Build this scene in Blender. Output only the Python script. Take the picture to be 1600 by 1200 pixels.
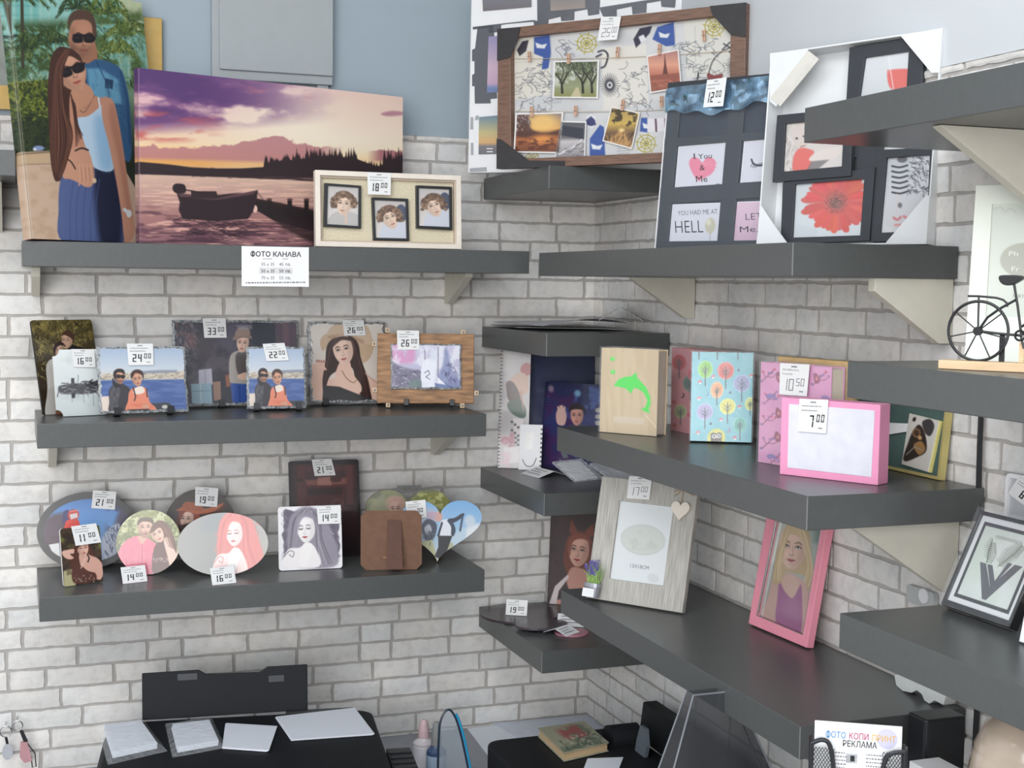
import bpy, bmesh, math, random
import numpy as np
from mathutils import Matrix, Vector
for o in list(bpy.data.objects): bpy.data.objects.remove(o)
SC = bpy.context.scene
COL = SC.collection
random.seed(7)

# ------------------------------------------------------------------ camera
FOC = 2141.896                      # focal length in pixels of the 1600 wide frame
dA = np.array([5900., -84., FOC]); dA /= np.linalg.norm(dA)      # world +X seen from the camera
dB = np.array([-780., -170., FOC]); dB -= dA*(dA@dB); dB /= np.linalg.norm(dB)   # world +Y
dU = -np.cross(dB, dA)
if dU[1] > 0: dU = -dU
RW = np.stack([dA, dB, dU])
CAMP = np.array([-1.376, -3.181, 1.8])
cd = bpy.data.cameras.new('camera'); cam = bpy.data.objects.new('camera', cd); COL.objects.link(cam)
cd.sensor_width = 36; cd.lens = FOC/1600*36; cd.clip_start = .02
cx, cy, cz = RW[:, 0], -RW[:, 1], -RW[:, 2]
cam.matrix_world = Matrix([[*map(float, (cx[i], cy[i], cz[i], CAMP[i]))] for i in range(3)]+[[0, 0, 0, 1]])
SC.camera = cam

# ------------------------------------------------------------------ world, added area lights, exposure
w = bpy.data.worlds.new('world'); SC.world = w; w.use_nodes = True
nt = w.node_tree; bgn = nt.nodes['Background']
tc = nt.nodes.new('ShaderNodeTexCoord'); sp = nt.nodes.new('ShaderNodeSeparateXYZ'); rmp = nt.nodes.new('ShaderNodeValToRGB')
mr = nt.nodes.new('ShaderNodeMapRange'); mr.inputs['From Min'].default_value = -1; mr.inputs['From Max'].default_value = 1
nt.links.new(tc.outputs['Generated'], sp.inputs[0]); nt.links.new(sp.outputs['Z'], mr.inputs['Value'])
nt.links.new(mr.outputs['Result'], rmp.inputs[0]); nt.links.new(rmp.outputs[0], bgn.inputs[0])
rmp.color_ramp.elements[0].color = (.60, .57, .54, 1); rmp.color_ramp.elements[0].position = .3
rmp.color_ramp.elements[1].color = (.86, .93, 1.0, 1); rmp.color_ramp.elements[1].position = .62
bgn.inputs[1].default_value = 1.08
def area(name, loc, target, sx, sy, e, col):
    l = bpy.data.lights.new(name, 'AREA'); l.shape = 'RECTANGLE'; l.size = sx; l.size_y = sy; l.energy = e; l.color = col
    o = bpy.data.objects.new(name, l); COL.objects.link(o); o.location = loc
    o.rotation_euler = (Vector(target)-Vector(loc)).to_track_quat('-Z', 'Y').to_euler(); return o
area('assumed_front_light', (-3.2, -5.2, 2.0), (-.7, 0, 1.4), 3.2, 2.2, 132, (1, .992, .985))  # added area light behind the camera for assumed frontal light; no window seen
area('assumed_overhead_light', (-1.4, -2.0, 2.98), (-1.2, -1.7, 0), 2.2, 1.8, 80, (.93, .97, 1.0))  # overhead light is assumed too: an added area light, no lamp in view
SC.view_settings.view_transform = 'Standard'; SC.view_settings.look = 'None'
SC.view_settings.gamma = 1; SC.view_settings.use_curve_mapping = False
SC.view_settings.exposure = 0.0

# ------------------------------------------------------------------ projection helpers (photo pixel -> point on a real plane)
def ray(px, py): return RW@np.array([px-800., py-600., FOC])
def onY(px, py, y): v = ray(px, py); return CAMP+v*(y-CAMP[1])/v[1]
def onX(px, py, x): v = ray(px, py); return CAMP+v*(x-CAMP[0])/v[0]
def onZ(px, py, z): v = ray(px, py); return CAMP+v*(z-CAMP[2])/v[2]
def proj(p):
    c = RW.T@(np.asarray(p, float)-CAMP); return np.array([800+FOC*c[0]/c[2], 600+FOC*c[1]/c[2]])

def s2l(c):
    c = np.clip(np.asarray(c, float)/255., 0, 1)
    return np.where(c <= .04045, c/12.92, ((c+.055)/1.055)**2.4)

# ------------------------------------------------------------------ materials
MATS = {}
def nmat(name):
    m = bpy.data.materials.new(name); m.use_nodes = True; return m, m.node_tree, m.node_tree.nodes['Principled BSDF']
def mat(name, rgb, rough=.5, metal=0, var=.06, scale=40, bump=0, spec=.5, coat=0, stretch=None):
    """procedural material: base colour with noise mottling and optional bump"""
    if name in MATS: return MATS[name]
    m, nt, b = nmat(name); L = nt.links
    lc = s2l(rgb)
    tc = nt.nodes.new('ShaderNodeTexCoord'); n = nt.nodes.new('ShaderNodeTexNoise'); n.inputs['Scale'].default_value = scale; n.inputs['Detail'].default_value = 5
    src = tc.outputs['Object']
    if stretch:
        mp = nt.nodes.new('ShaderNodeMapping'); mp.inputs['Scale'].default_value = stretch; L.new(src, mp.inputs[0]); src = mp.outputs[0]
    L.new(src, n.inputs['Vector'])
    r = nt.nodes.new('ShaderNodeValToRGB'); r.color_ramp.elements[0].position = .3; r.color_ramp.elements[1].position = .7
    r.color_ramp.elements[0].color = (*(lc*(1-var)), 1); r.color_ramp.elements[1].color = (*np.clip(lc*(1+var), 0, 1), 1)
    L.new(n.outputs['Fac'], r.inputs[0]); L.new(r.outputs[0], b.inputs['Base Color'])
    b.inputs['Roughness'].default_value = rough; b.inputs['Metallic'].default_value = metal
    b.inputs['Specular IOR Level'].default_value = spec; b.inputs['Coat Weight'].default_value = coat
    if bump:
        bp = nt.nodes.new('ShaderNodeBump'); bp.inputs['Strength'].default_value = bump; bp.inputs['Distance'].default_value = .002
        L.new(n.outputs['Fac'], bp.inputs['Height']); L.new(bp.outputs[0], b.inputs['Normal'])
    MATS[name] = m; return m
def printmat(rough=.4, coat=0.):
    k = 'print_%g_%g' % (rough, coat)
    if k in MATS: return MATS[k]
    m, nt, b = nmat(k); a = nt.nodes.new('ShaderNodeVertexColor'); a.layer_name = 'Col'
    nt.links.new(a.outputs['Color'], b.inputs['Base Color']); b.inputs['Roughness'].default_value = rough; b.inputs['Coat Weight'].default_value = coat
    b.inputs['Coat Roughness'].default_value = .08
    MATS[k] = m; return m
def glassy(name, rgb, alpha=.2, rough=.08, bump=0, scale=20):
    """thin clear plastic: a principled surface with partial opacity, crinkled by noise bump"""
    if name in MATS: return MATS[name]
    m, nt, b = nmat(name); b.inputs['Base Color'].default_value = (*s2l(rgb), 1); b.inputs['Roughness'].default_value = rough
    b.inputs['Alpha'].default_value = alpha; b.inputs['Specular IOR Level'].default_value = .9
    n = nt.nodes.new('ShaderNodeTexNoise'); n.inputs['Scale'].default_value = scale; n.inputs['Detail'].default_value = 3
    tc = nt.nodes.new('ShaderNodeTexCoord'); nt.links.new(tc.outputs['Object'], n.inputs['Vector'])
    if bump:
        bp = nt.nodes.new('ShaderNodeBump'); bp.inputs['Strength'].default_value = bump; bp.inputs['Distance'].default_value = .01
        nt.links.new(n.outputs['Fac'], bp.inputs['Height']); nt.links.new(bp.outputs[0], b.inputs['Normal'])
    MATS[name] = m; return m
M_SHELF = mat('shelf_laminate', (80, 82, 82), .32, var=.05, scale=90, bump=.04)
M_EDGE = mat('shelf_edge_band', (126, 127, 126), .5)
M_BRK = mat('bracket_board', (205, 201, 188), .55, var=.03)
M_BLACK = mat('black_plastic', (26, 28, 32), .38, var=.1)
M_BLACKM = mat('black_matt', (30, 30, 32), .6, var=.1)
M_WHITE = mat('white_card', (232, 232, 234), .6, var=.015)
M_INK = mat('black_ink', (28, 28, 30), .6)
M_GREY = mat('grey_ink', (120, 120, 124), .6)
M_WOODL = mat('light_wood', (214, 184, 148), .55, var=.08, scale=25, stretch=(1, 8, 8))
M_CREAM = mat('cream_wood', (226, 216, 204), .55, var=.04)
M_BLKFR = mat('black_frame', (52, 55, 60), .42, var=.06)
M_CHROME = mat('steel', (190, 190, 192), .25, metal=1)

# ------------------------------------------------------------------ mesh builder
class MB:
    def __init__(s): s.v = []; s.f = []; s.m = []; s.mats = []; s.blocks = []; s.smooth = False
    def mi(s, m):
        if m not in s.mats: s.mats.append(m)
        return s.mats.index(m)
    def add(s, vs, fs, m):
        b = len(s.v); s.v += [tuple(map(float, p)) for p in vs]; k = s.mi(m)
        for f in fs: s.f.append([i+b for i in f]); s.m.append(k)
        return s
    def box(s, a, b, m):
        x0, y0, z0 = a; x1, y1, z1 = b
        return s.add([(x0, y0, z0), (x1, y0, z0), (x1, y1, z0), (x0, y1, z0), (x0, y0, z1), (x1, y0, z1), (x1, y1, z1), (x0, y1, z1)],
                     [(0, 3, 2, 1), (4, 5, 6, 7), (0, 1, 5, 4), (1, 2, 6, 5), (2, 3, 7, 6), (3, 0, 4, 7)], m)
    def prism(s, pts, c0, c1, m, front=True):
        """outline in local (a,b), extruded from depth c0 (back) to c1 (front)"""
        n = len(pts); A = sum(pts[i][0]*pts[(i+1) % n][1]-pts[(i+1) % n][0]*pts[i][1] for i in range(n))
        if A < 0: pts = pts[::-1]
        vs = [(p[0], p[1], c0) for p in pts]+[(p[0], p[1], c1) for p in pts]
        fs = [[i, (i+1) % n, n+(i+1) % n, n+i] for i in range(n)]+[list(range(n))[::-1]]
        if front: fs.append(list(range(n, 2*n)))
        return s.add(vs, fs, m)
    def ring(s, outer, inner, c0, c1, m):
        """frame between two outlines of equal point count"""
        n = len(outer); vs = []
        for pts, c in ((outer, c0), (inner, c0), (outer, c1), (inner, c1)): vs += [(p[0], p[1], c) for p in pts]
        fs = []
        for i in range(n):
            j = (i+1) % n
            fs += [[2*n+i, 2*n+j, 3*n+j, 3*n+i], [i, n+i, n+j, j], [i, j, 2*n+j, 2*n+i], [n+i, 3*n+i, 3*n+j, n+j]]
        return s.add(vs, fs, m)
    def tube(s, path, r, m, seg=8, closed=False):
        P = [Vector(map(float, p)) for p in path]; n = len(P); vs = []; fs = []
        nrm = None
        for i in range(n):
            if closed: t = P[(i+1) % n]-P[i-1]
            else: t = P[min(i+1, n-1)]-P[max(i-1, 0)]
            t.normalize()
            if nrm is None: nrm = t.orthogonal().normalized()
            nrm = (nrm-t*nrm.dot(t)).normalized(); bn = t.cross(nrm)
            rr = r[i] if isinstance(r, (list, tuple)) else r
            for k in range(seg):
                a = 2*math.pi*k/seg; vs.append(P[i]+(nrm*math.cos(a)+bn*math.sin(a))*rr)
        for i in range(n if closed else n-1):
            j = (i+1) % n
            for k in range(seg): l = (k+1) % seg; fs.append([i*seg+k, i*seg+l, j*seg+l, j*seg+k])
        if not closed: fs += [list(range(seg))[::-1], [(n-1)*seg+k for k in range(seg)]]
        return s.add(vs, fs, m)
    def lathe(s, prof, c, m, seg=32):
        vs = []; fs = []; n = len(prof)
        for r, z in prof:
            for k in range(seg): a = 2*math.pi*k/seg; vs.append((c[0]+r*math.cos(a), c[1]+r*math.sin(a), c[2]+z))
        for i in range(n-1):
            for k in range(seg): l = (k+1) % seg; fs.append([i*seg+k, i*seg+l, (i+1)*seg+l, (i+1)*seg+k])
        fs += [list(range(seg))[::-1], [(n-1)*seg+k for k in range(seg)]]
        return s.add(vs, fs, m)
    def block(s, V, Fq, cols, m): s.blocks.append((np.asarray(V, float), Fq if isinstance(Fq, list) else [Fq], np.asarray(cols, float), s.mi(m))); return s
    def build(s, name, parent=None, mw=None, smooth=False, bevel=0):
        V = [np.array(s.v, float).reshape(-1, 3)]; nv = len(s.v); F = [list(f) for f in s.f]; MI = list(s.m); C = [np.ones((nv, 3))]
        for v, f, c, k in s.blocks:
            V.append(v); C.append(c); 
            for g in f: F += (g+nv).tolist(); MI += [k]*len(g)
            nv += len(v)
        me = bpy.data.meshes.new(name); me.from_pydata(np.concatenate(V).tolist(), [], F)
        me.polygons.foreach_set('material_index', MI)
        for m in s.mats: me.materials.append(m)
        if s.blocks:
            a = me.attributes.new('Col', 'FLOAT_COLOR', 'POINT'); c = np.concatenate(C); c = np.concatenate([c, np.ones((len(c), 1))], 1)
            a.data.foreach_set('color', c.astype(np.float32).ravel())
        if smooth: me.polygons.foreach_set('use_smooth', [True]*len(F))
        me.update()
        o = bpy.data.objects.new(name, me); COL.objects.link(o)
        if parent: o.parent = parent
        if mw is not None: o.matrix_world = mw
        if bevel:
            b = o.modifiers.new('bevel', 'BEVEL'); b.width = bevel; b.segments = 2; b.limit_method = 'ANGLE'
        return o
def tag(o, label, cat, group=None):
    o['label'] = label; o['category'] = cat
    if group: o['group'] = group
    return o
def struct(o): o['kind'] = 'structure'; return o
def empty(name, mw=None, loc=None):
    o = bpy.data.objects.new(name, None); COL.objects.link(o); o.empty_display_size = .03
    if mw is not None: o.matrix_world = mw
    if loc is not None: o.location = loc
    return o

# ------------------------------------------------------------------ fit a standing rectangle (its bottom edge on height z) to four photo corners
def homog(src, dst):
    A = []
    for (x, y), (u, v) in zip(src, dst):
        A += [[x, y, 1, 0, 0, 0, -u*x, -u*y, -u], [0, 0, 0, x, y, 1, -v*x, -v*y, -v]]
    return np.linalg.svd(np.array(A))[2][-1].reshape(3, 3)
def happly(H, X, Y):
    w_ = H[2, 0]*X+H[2, 1]*Y+H[2, 2]
    return (H[0, 0]*X+H[0, 1]*Y+H[0, 2])/w_, (H[1, 0]*X+H[1, 1]*Y+H[1, 2])/w_
class Frame:
    """local axes of a flat upright thing: a to the right, b up along it, c out of its face; origin at its lower left front corner"""
    def __init__(s, O, u, v, n, W, H, quad):
        s.O, s.u, s.v, s.n, s.W, s.H, s.quad = O, u, v, n, W, H, quad
        s.Hm = homog(quad, [(0, H), (W, H), (W, 0), (0, 0)])
        s.mw = Matrix([[*map(float, (u[i], v[i], n[i], O[i]))] for i in range(3)]+[[0, 0, 0, 1]])
    def p(s, x, y): a, b = happly(s.Hm, x, y); return (float(a), float(b))
    def pp(s, pts): return [s.p(*q) for q in pts]
    def k(s): return s.W/math.dist(s.quad[3], s.quad[2])      # metres per photo pixel on this face
def fit(quad, z, y0=None, y1=None, th=10, ymax=-.004, xmax=-.004, wy=400, thw=.5, name=''):
    quad = [tuple(map(float, q)) for q in quad]; TL, TR, BR, BL = quad
    b0, b1 = (onZ(*BL, z), onZ(*BR, z)) if y0 is None else (onY(*BL, y0), onY(*BR, y1))
    h0 = .1
    p = np.array([b0[0], b0[1], b1[0], b1[1], math.radians(th), math.dist(BL, TL)/FOC*2.6])
    def geo(p):
        B0 = np.array([p[0], p[1], z]); B1 = np.array([p[2], p[3], z]); u = (B1-B0)/np.linalg.norm(B1-B0)
        nb = np.array([-u[1], u[0], 0]); v = nb*math.sin(p[4])+np.array([0, 0, 1])*math.cos(p[4])
        return B0, B1, u, v, B0+v*p[5], B1+v*p[5]
    def res(p):
        B0, B1, u, v, T0, T1 = geo(p); r = []
        for P, q in ((T0, TL), (T1, TR), (B1, BR), (B0, BL)): r += list(proj(P)-np.array(q))
        r.append((math.degrees(p[4])-th)*thw)
        if y0 is not None: r += [(p[1]-y0)*wy, (p[3]-y1)*wy]
        for P in (T0, T1, B0, B1): r.append(max(0, P[1]-ymax)*3000); r.append(max(0, P[0]-xmax)*3000)
        return np.array(r)
    lam = 1e-2; r = res(p)
    for it in range(80):
        J = np.stack([(res(p+d)-r)/1e-5 for d in np.eye(6)*1e-5], 1)
        A = J.T@J; dp = -np.linalg.solve(A+lam*np.diag(np.diag(A)+1e-9), J.T@r); r2 = res(p+dp)
        if r2@r2 < r@r: p = p+dp; r = r2; lam = max(lam*.4, 1e-9)
        else: lam *= 4
        if lam > 1e8: break
    B0, B1, u, v, T0, T1 = geo(p); n = np.cross(u, v)
    if name: print('FIT %-18s y0 %.3f y1 %.3f x %.3f %.3f lean %.1f W %.3f H %.3f top %.3f err %.1f' % (name, B0[1], B1[1], B0[0], B1[0], math.degrees(p[4]), np.linalg.norm(B1-B0), p[5], T0[2], np.abs(r[:8]).max()))
    return Frame(B0, u, v, n, np.linalg.norm(B1-B0), p[5], quad)
def lift(F, t):
    """raise so that the lower back edge of a board of thickness t clears the shelf"""
    F.O = F.O+np.array([0, 0, max(0, t*F.n[2])+.0004]); F.mw = Matrix([[*map(float, (F.u[i], F.v[i], F.n[i], F.O[i]))] for i in range(3)]+[[0, 0, 0, 1]]); return F
# ------------------------------------------------------------------ printed pictures: a small 2D painter (coordinates are photo pixels on the print)
def _hash(ix, iy, seed):
    n = (ix.astype(np.int64)*374761393+iy.astype(np.int64)*668265263+seed*1442695041) & 0x7fffffff
    n = ((n ^ (n >> 13))*1274126177) & 0x7fffffff
    return ((n ^ (n >> 16)) & 0xffff)/65535.
def vnoise(x, y, seed=0, octv=4):
    t = 0; a = .5; s = 0
    for o in range(octv):
        ix = np.floor(x); iy = np.floor(y); fx = x-ix; fy = y-iy; fx = fx*fx*(3-2*fx); fy = fy*fy*(3-2*fy)
        v = (_hash(ix, iy, seed+o)*(1-fx)+_hash(ix+1, iy, seed+o)*fx)*(1-fy)+(_hash(ix, iy+1, seed+o)*(1-fx)+_hash(ix+1, iy+1, seed+o)*fx)*fy
        t = t+a*v; s += a; a *= .5; x = x*2.03+11.3; y = y*2.03+7.7
    return t/s
def spline(pts, n=6, closed=True):
    P = np.array(pts, float); N = len(P); out = []
    for i in range(N if closed else N-1):
        p0, p1, p2, p3 = (P[(i-1) % N], P[i], P[(i+1) % N], P[(i+2) % N]) if closed else (P[max(i-1, 0)], P[i], P[i+1], P[min(i+2, N-1)])
        for t in np.linspace(0, 1, n, endpoint=False): out.append(.5*((2*p1)+(-p0+p2)*t+(2*p0-5*p1+4*p2-p3)*t*t+(-p0+3*p1-3*p2+p3)*t**3))
    if not closed: out.append(P[-1])
    return np.array(out)
GAIN = .86
class Pic:
    def __init__(s, quad, bg=(255, 255, 255), ss=2.0):
        s.q = [tuple(map(float, p)) for p in quad]
        s.wd = max(math.dist(s.q[0], s.q[1]), math.dist(s.q[3], s.q[2])); s.ht = max(math.dist(s.q[0], s.q[3]), math.dist(s.q[1], s.q[2]))
        s.nx = max(8, int(s.wd*ss)); s.ny = max(8, int(s.ht*ss))
        s.H = homog([(0, 0), (1, 0), (1, 1), (0, 1)], s.q); s.Hi = np.linalg.inv(s.H)
        U, V = np.meshgrid((np.arange(s.nx)+.5)/s.nx, (np.arange(s.ny)+.5)/s.ny); s.X, s.Y = happly(s.H, U, V)
        s.c = np.zeros((s.ny, s.nx, 3))+np.array(bg, float); s.pxs = s.wd/s.nx
    def sl(s, pts, pad=2):
        P = np.asarray(pts, float); x0, y0 = P.min(0)-pad; x1, y1 = P.max(0)+pad
        u, v = happly(s.Hi, np.array([x0, x1, x1, x0]), np.array([y0, y0, y1, y1]))
        a = int(np.clip(np.floor(u.min()*s.nx), 0, s.nx)); b = int(np.clip(np.ceil(u.max()*s.nx)+1, 0, s.nx))
        c = int(np.clip(np.floor(v.min()*s.ny), 0, s.ny)); d = int(np.clip(np.ceil(v.max()*s.ny)+1, 0, s.ny))
        return slice(c, d), slice(a, b)
    def put(s, S, m, col, a=1):
        col = np.asarray(col, float); m = np.clip(m, 0, 1)[..., None]*a
        s.c[S] = s.c[S]*(1-m)+col*m; return s
    def poly(s, pts, col, a=1, soft=.5, sm=False, fn=None):
        P = spline(pts, 5) if sm else np.array(pts, float); S = s.sl(P, soft+1); X = s.X[S]; Y = s.Y[S]
        if X.size == 0: return s
        ins = np.zeros(X.shape, bool); d = np.full(X.shape, 1e9); n = len(P)
        for i in range(n):
            x0, y0 = P[i]; x1, y1 = P[(i+1) % n]
            if y0 != y1: ins ^= ((Y > y0) != (Y > y1)) & (X < (x1-x0)*(Y-y0)/(y1-y0)+x0)
            L = (x1-x0)**2+(y1-y0)**2
            if L > 0:
                t = np.clip(((X-x0)*(x1-x0)+(Y-y0)*(y1-y0))/L, 0, 1); d = np.minimum(d, np.hypot(X-x0-t*(x1-x0), Y-y0-t*(y1-y0)))
        m = np.clip(.5+np.where(ins, d, -d)/(2*soft+.2), 0, 1)
        if fn is not None: col = fn(X, Y)
        return s.put(S, m, col, a)
    def ell(s, x, y, rx, ry, col, a=1, rot=0, soft=.5):
        R = max(rx, ry)+soft+1; S = s.sl([(x-R, y-R), (x+R, y+R)], 1); X = s.X[S]-x; Y = s.Y[S]-y
        if X.size == 0: return s
        c, n = math.cos(rot), math.sin(rot); q = np.hypot((X*c+Y*n)/rx, (-X*n+Y*c)/ry)
        return s.put(S, .5+(1-q)*min(rx, ry)/(2*soft+.2), col, a)
    def line(s, pts, wd, col, a=1, sm=False, soft=.4):
        P = spline(pts, 6, False) if sm else np.array(pts, float); wd = np.interp(np.arange(len(P)), np.linspace(0, len(P)-1, len(np.atleast_1d(wd))), np.atleast_1d(wd))
        S = s.sl(P, wd.max()+2); X = s.X[S]; Y = s.Y[S]
        if X.size == 0: return s
        m = np.zeros(X.shape)
        for i in range(len(P)-1):
            x0, y0 = P[i]; x1, y1 = P[i+1]; L = (x1-x0)**2+(y1-y0)**2+1e-9
            t = np.clip(((X-x0)*(x1-x0)+(Y-y0)*(y1-y0))/L, 0, 1); d = np.hypot(X-x0-t*(x1-x0), Y-y0-t*(y1-y0))
            m = np.maximum(m, .5+((wd[i]*(1-t)+wd[i+1]*t)/2-d)/(2*soft+.1))
        return s.put(S, m, col, a)
    def grad(s, stops, ax=(0, 1), S=None):
        """stops: (position in pixels along ax, colour)"""
        t = s.X*ax[0]+s.Y*ax[1]; k = [q[0] for q in stops]
        g = np.stack([np.interp(t, k, [q[1][i] for q in stops]) for i in range(3)], -1); s.c = g; return s
    def noise(s, col, scale, seed, lo=.5, hi=.7, a=1, sy=None, box=None, octv=4, rot=0):
        X, Y = s.X, s.Y; c, n = math.cos(rot), math.sin(rot)
        m = vnoise((X*c+Y*n)/scale, (-X*n+Y*c)/(sy or scale), seed, octv); m = np.clip((m-lo)/(hi-lo), 0, 1)
        if box:
            x0, y0, x1, y1, f = box
            m = m*np.clip((X-x0)/f, 0, 1)*np.clip((x1-X)/f, 0, 1)*np.clip((Y-y0)/f, 0, 1)*np.clip((y1-Y)/f, 0, 1)
        return s.put((slice(None), slice(None)), m, col, a)
    def strokes(s, region, n, cols, ln, wd, ang, da, seed, a=.8):
        """many short strokes inside a polygonal region (foliage, hair, grass, waves)"""
        r = random.Random(seed); P = np.array(region, float); x0, y0 = P.min(0); x1, y1 = P.max(0); k = 0; t = 0
        while k < n and t < n*6:
            t += 1; x = r.uniform(x0, x1); y = r.uniform(y0, y1); ins = False
            for i in range(len(P)):
                (ax_, ay), (bx, by) = P[i], P[i-1]
                if (ay > y) != (by > y) and x < (bx-ax_)*(y-ay)/(by-ay)+ax_: ins = not ins
            if not ins: continue
            k += 1; q = ang+r.uniform(-da, da); l = ln*r.uniform(.5, 1.3); c = cols[r.randrange(len(cols))]; b = r.uniform(-.2, .2)*l
            s.line([(x, y), (x+math.cos(q)*l*.5-math.sin(q)*b, y+math.sin(q)*l*.5+math.cos(q)*b), (x+math.cos(q)*l, y+math.sin(q)*l)], [wd, wd*.9, wd*.3], c, a)
        return s
    def hair(s, A, B, n, cols, wd, seed, a=.75, jit=.6):
        """long strands interpolated between guide curves A and B"""
        r = random.Random(seed); A = np.array(A, float); B = np.array(B, float)
        for i in range(n):
            t = r.random(); P = A*(1-t)+B*t+np.array([[r.uniform(-jit, jit), r.uniform(-jit, jit)] for _ in A])
            s.line(P, [wd, wd, wd*.4], cols[r.randrange(len(cols))], a, sm=True)
        return s
    def face(s, x, y, h, skin, hair=(60, 40, 32), tilt=0, turn=0, eyes='open', lip=(176, 84, 80), beard=None, shade=.8, iris=(60, 45, 38), neck=False):
        """a head h pixels tall from crown to chin, tilted by tilt rad, turned sideways by turn (-1..1)"""
        c, n = math.cos(tilt), math.sin(tilt); T = lambda a, b: (x+h*(a*c-b*n), y+h*(a*n+b*c)); sk = np.array(skin, float); k = turn*.13
        dk = np.clip(sk*shade, 0, 255); li = np.clip(sk*1.08+6, 0, 255); sf = max(.3, h*.03)
        if neck: s.poly([T(-.17, .2), T(.17, .2), T(.2, .75), T(-.2, .75)], dk, 1, sf)
        s.poly([T(-.34, -.2), T(-.25, -.46), T(0, -.54), T(.25, -.46), T(.34, -.2), T(.34, .08), T(.26, .3), T(.12+k*.6, .47), T(k*.8, .51), T(-.12+k*.6, .47), T(-.26, .3), T(-.34, .08)], sk, 1, .5, sm=True)
        sd = -1 if turn > 0 else 1
        s.poly([T(sd*.34, -.25), T(sd*.35, .1), T(sd*.24, .33), T(k, .5), T(sd*.1, .28), T(sd*.17, 0), T(sd*.2, -.3)], dk, .55, h*.06, sm=True)
        s.ell(*T(k-.02*sd, -.26), h*.18, h*.12, li, .5, soft=h*.08); s.ell(*T(k-sd*.13, .14), h*.09, h*.08, li, .5, soft=h*.05)
        lw = max(.45, h*.022)
        for e in (-1, 1):
            ex = k*1.15+e*.155*(1-.25*abs(turn)*(1 if e*turn > 0 else 0)); bc = np.array(hair, float)*.8
            s.line([T(ex-.085, -.13+.01*(e < 0)), T(ex, -.165), T(ex+.085, -.13+.01*(e > 0))], [lw*1.2, lw*1.8, lw], bc, .8, sm=True)
            if eyes == 'open':
                s.ell(*T(ex, -.045), h*.075, h*.05, dk, .55, tilt, soft=h*.03); s.ell(*T(ex, -.035), h*.058, h*.028, (236, 232, 228), 1, tilt, soft=.3)
                s.ell(*T(ex+turn*.015, -.037), h*.028, h*.03, iris, 1, soft=.3); s.ell(*T(ex, -.037), h*.012, h*.012, (10, 10, 10), 1, soft=.3)
                s.line([T(ex-.07, -.035), T(ex, -.075), T(ex+.07, -.035)], lw*1.1, (34, 24, 22), .95, sm=True)
            elif eyes == 'closed':
                s.ell(*T(ex, -.045), h*.075, h*.05, dk, .6, tilt, soft=h*.03); s.line([T(ex-.07, -.035), T(ex, -.01), T(ex+.07, -.035)], lw*1.5, (30, 22, 22), .95, sm=True)
            elif eyes == 'shades':
                s.poly([T(ex-.15, -.12), T(ex+.15, -.12), T(ex+.13, .06), T(ex, .1), T(ex-.13, .06)], (24, 20, 26), 1, .4, sm=True); s.ell(*T(ex-.03, -.05), h*.06, h*.04, (90, 70, 80), .5, soft=h*.04)
        if eyes == 'shades': s.line([T(k-.33, -.09), T(k+.33, -.09)], lw*1.6, (24, 20, 26))
        s.line([T(k*1.1+sd*.02, -.06), T(k*1.5+sd*.035, .09), T(k*1.7+sd*.05, .14)], [lw*.8, lw*1.6, lw*1.4], dk, .75, sm=True)
        s.line([T(k*1.5-.055, .155), T(k*1.6, .175), T(k*1.5+.055, .155)], lw*1.3, dk*.85, .8, sm=True); s.ell(*T(k*1.7, .12), h*.022, h*.018, li, .7, soft=h*.015)
        if beard: s.poly([T(-.3, .12), T(-.12, .2), T(k, .19), T(.12, .2), T(.3, .12), T(.22, .38), T(k, .52), T(-.22, .38)], beard, .4, h*.05, sm=True)
        s.poly([T(k*1.3-.1, .285), T(k*1.3-.03, .26), T(k*1.3, .27), T(k*1.3+.03, .26), T(k*1.3+.1, .285), T(k*1.3, .345)], lip, .95, max(.3, h*.012), sm=True)
        s.line([T(k*1.3-.095, .288), T(k*1.3, .298), T(k*1.3+.095, .288)], lw*.8, np.array(lip)*.55, .85, sm=True)
        s.ell(*T(k*1.3, .39), h*.05, h*.02, dk, .5, soft=h*.02)
        return T
    def sample(s, U, V):
        x = np.clip(U*s.nx-.5, 0, s.nx-1.001); y = np.clip(V*s.ny-.5, 0, s.ny-1.001); i = x.astype(int); j = y.astype(int); fx = (x-i)[..., None]; fy = (y-j)[..., None]
        c = (s.c[j, i]*(1-fx)+s.c[j, i+1]*fx)*(1-fy)+(s.c[j+1, i]*(1-fx)+s.c[j+1, i+1]*fx)*fy
        return s2l(c)*GAIN
def art_rect(mb, pic, pts, c, m, step=1.0):
    """picture as a fine coloured grid on the quadrilateral pts (TL,TR,BR,BL in local a,b) at depth c"""
    nx = max(4, int(pic.wd/step)); ny = max(4, int(pic.ht/step)); U, V = np.meshgrid(np.linspace(0, 1, nx+1), np.linspace(0, 1, ny+1))
    H = homog([(0, 0), (1, 0), (1, 1), (0, 1)], pts); A, B = happly(H, U, V)
    vs = np.stack([A, B, np.full(A.shape, c)], -1).reshape(-1, 3); i = np.arange(ny)[:, None]*(nx+1)+np.arange(nx)[None]; i = i.ravel()
    mb.block(vs, np.stack([i, i+nx+1, i+nx+2, i+1], 1), pic.sample(U, V).reshape(-1, 3), m)
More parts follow.
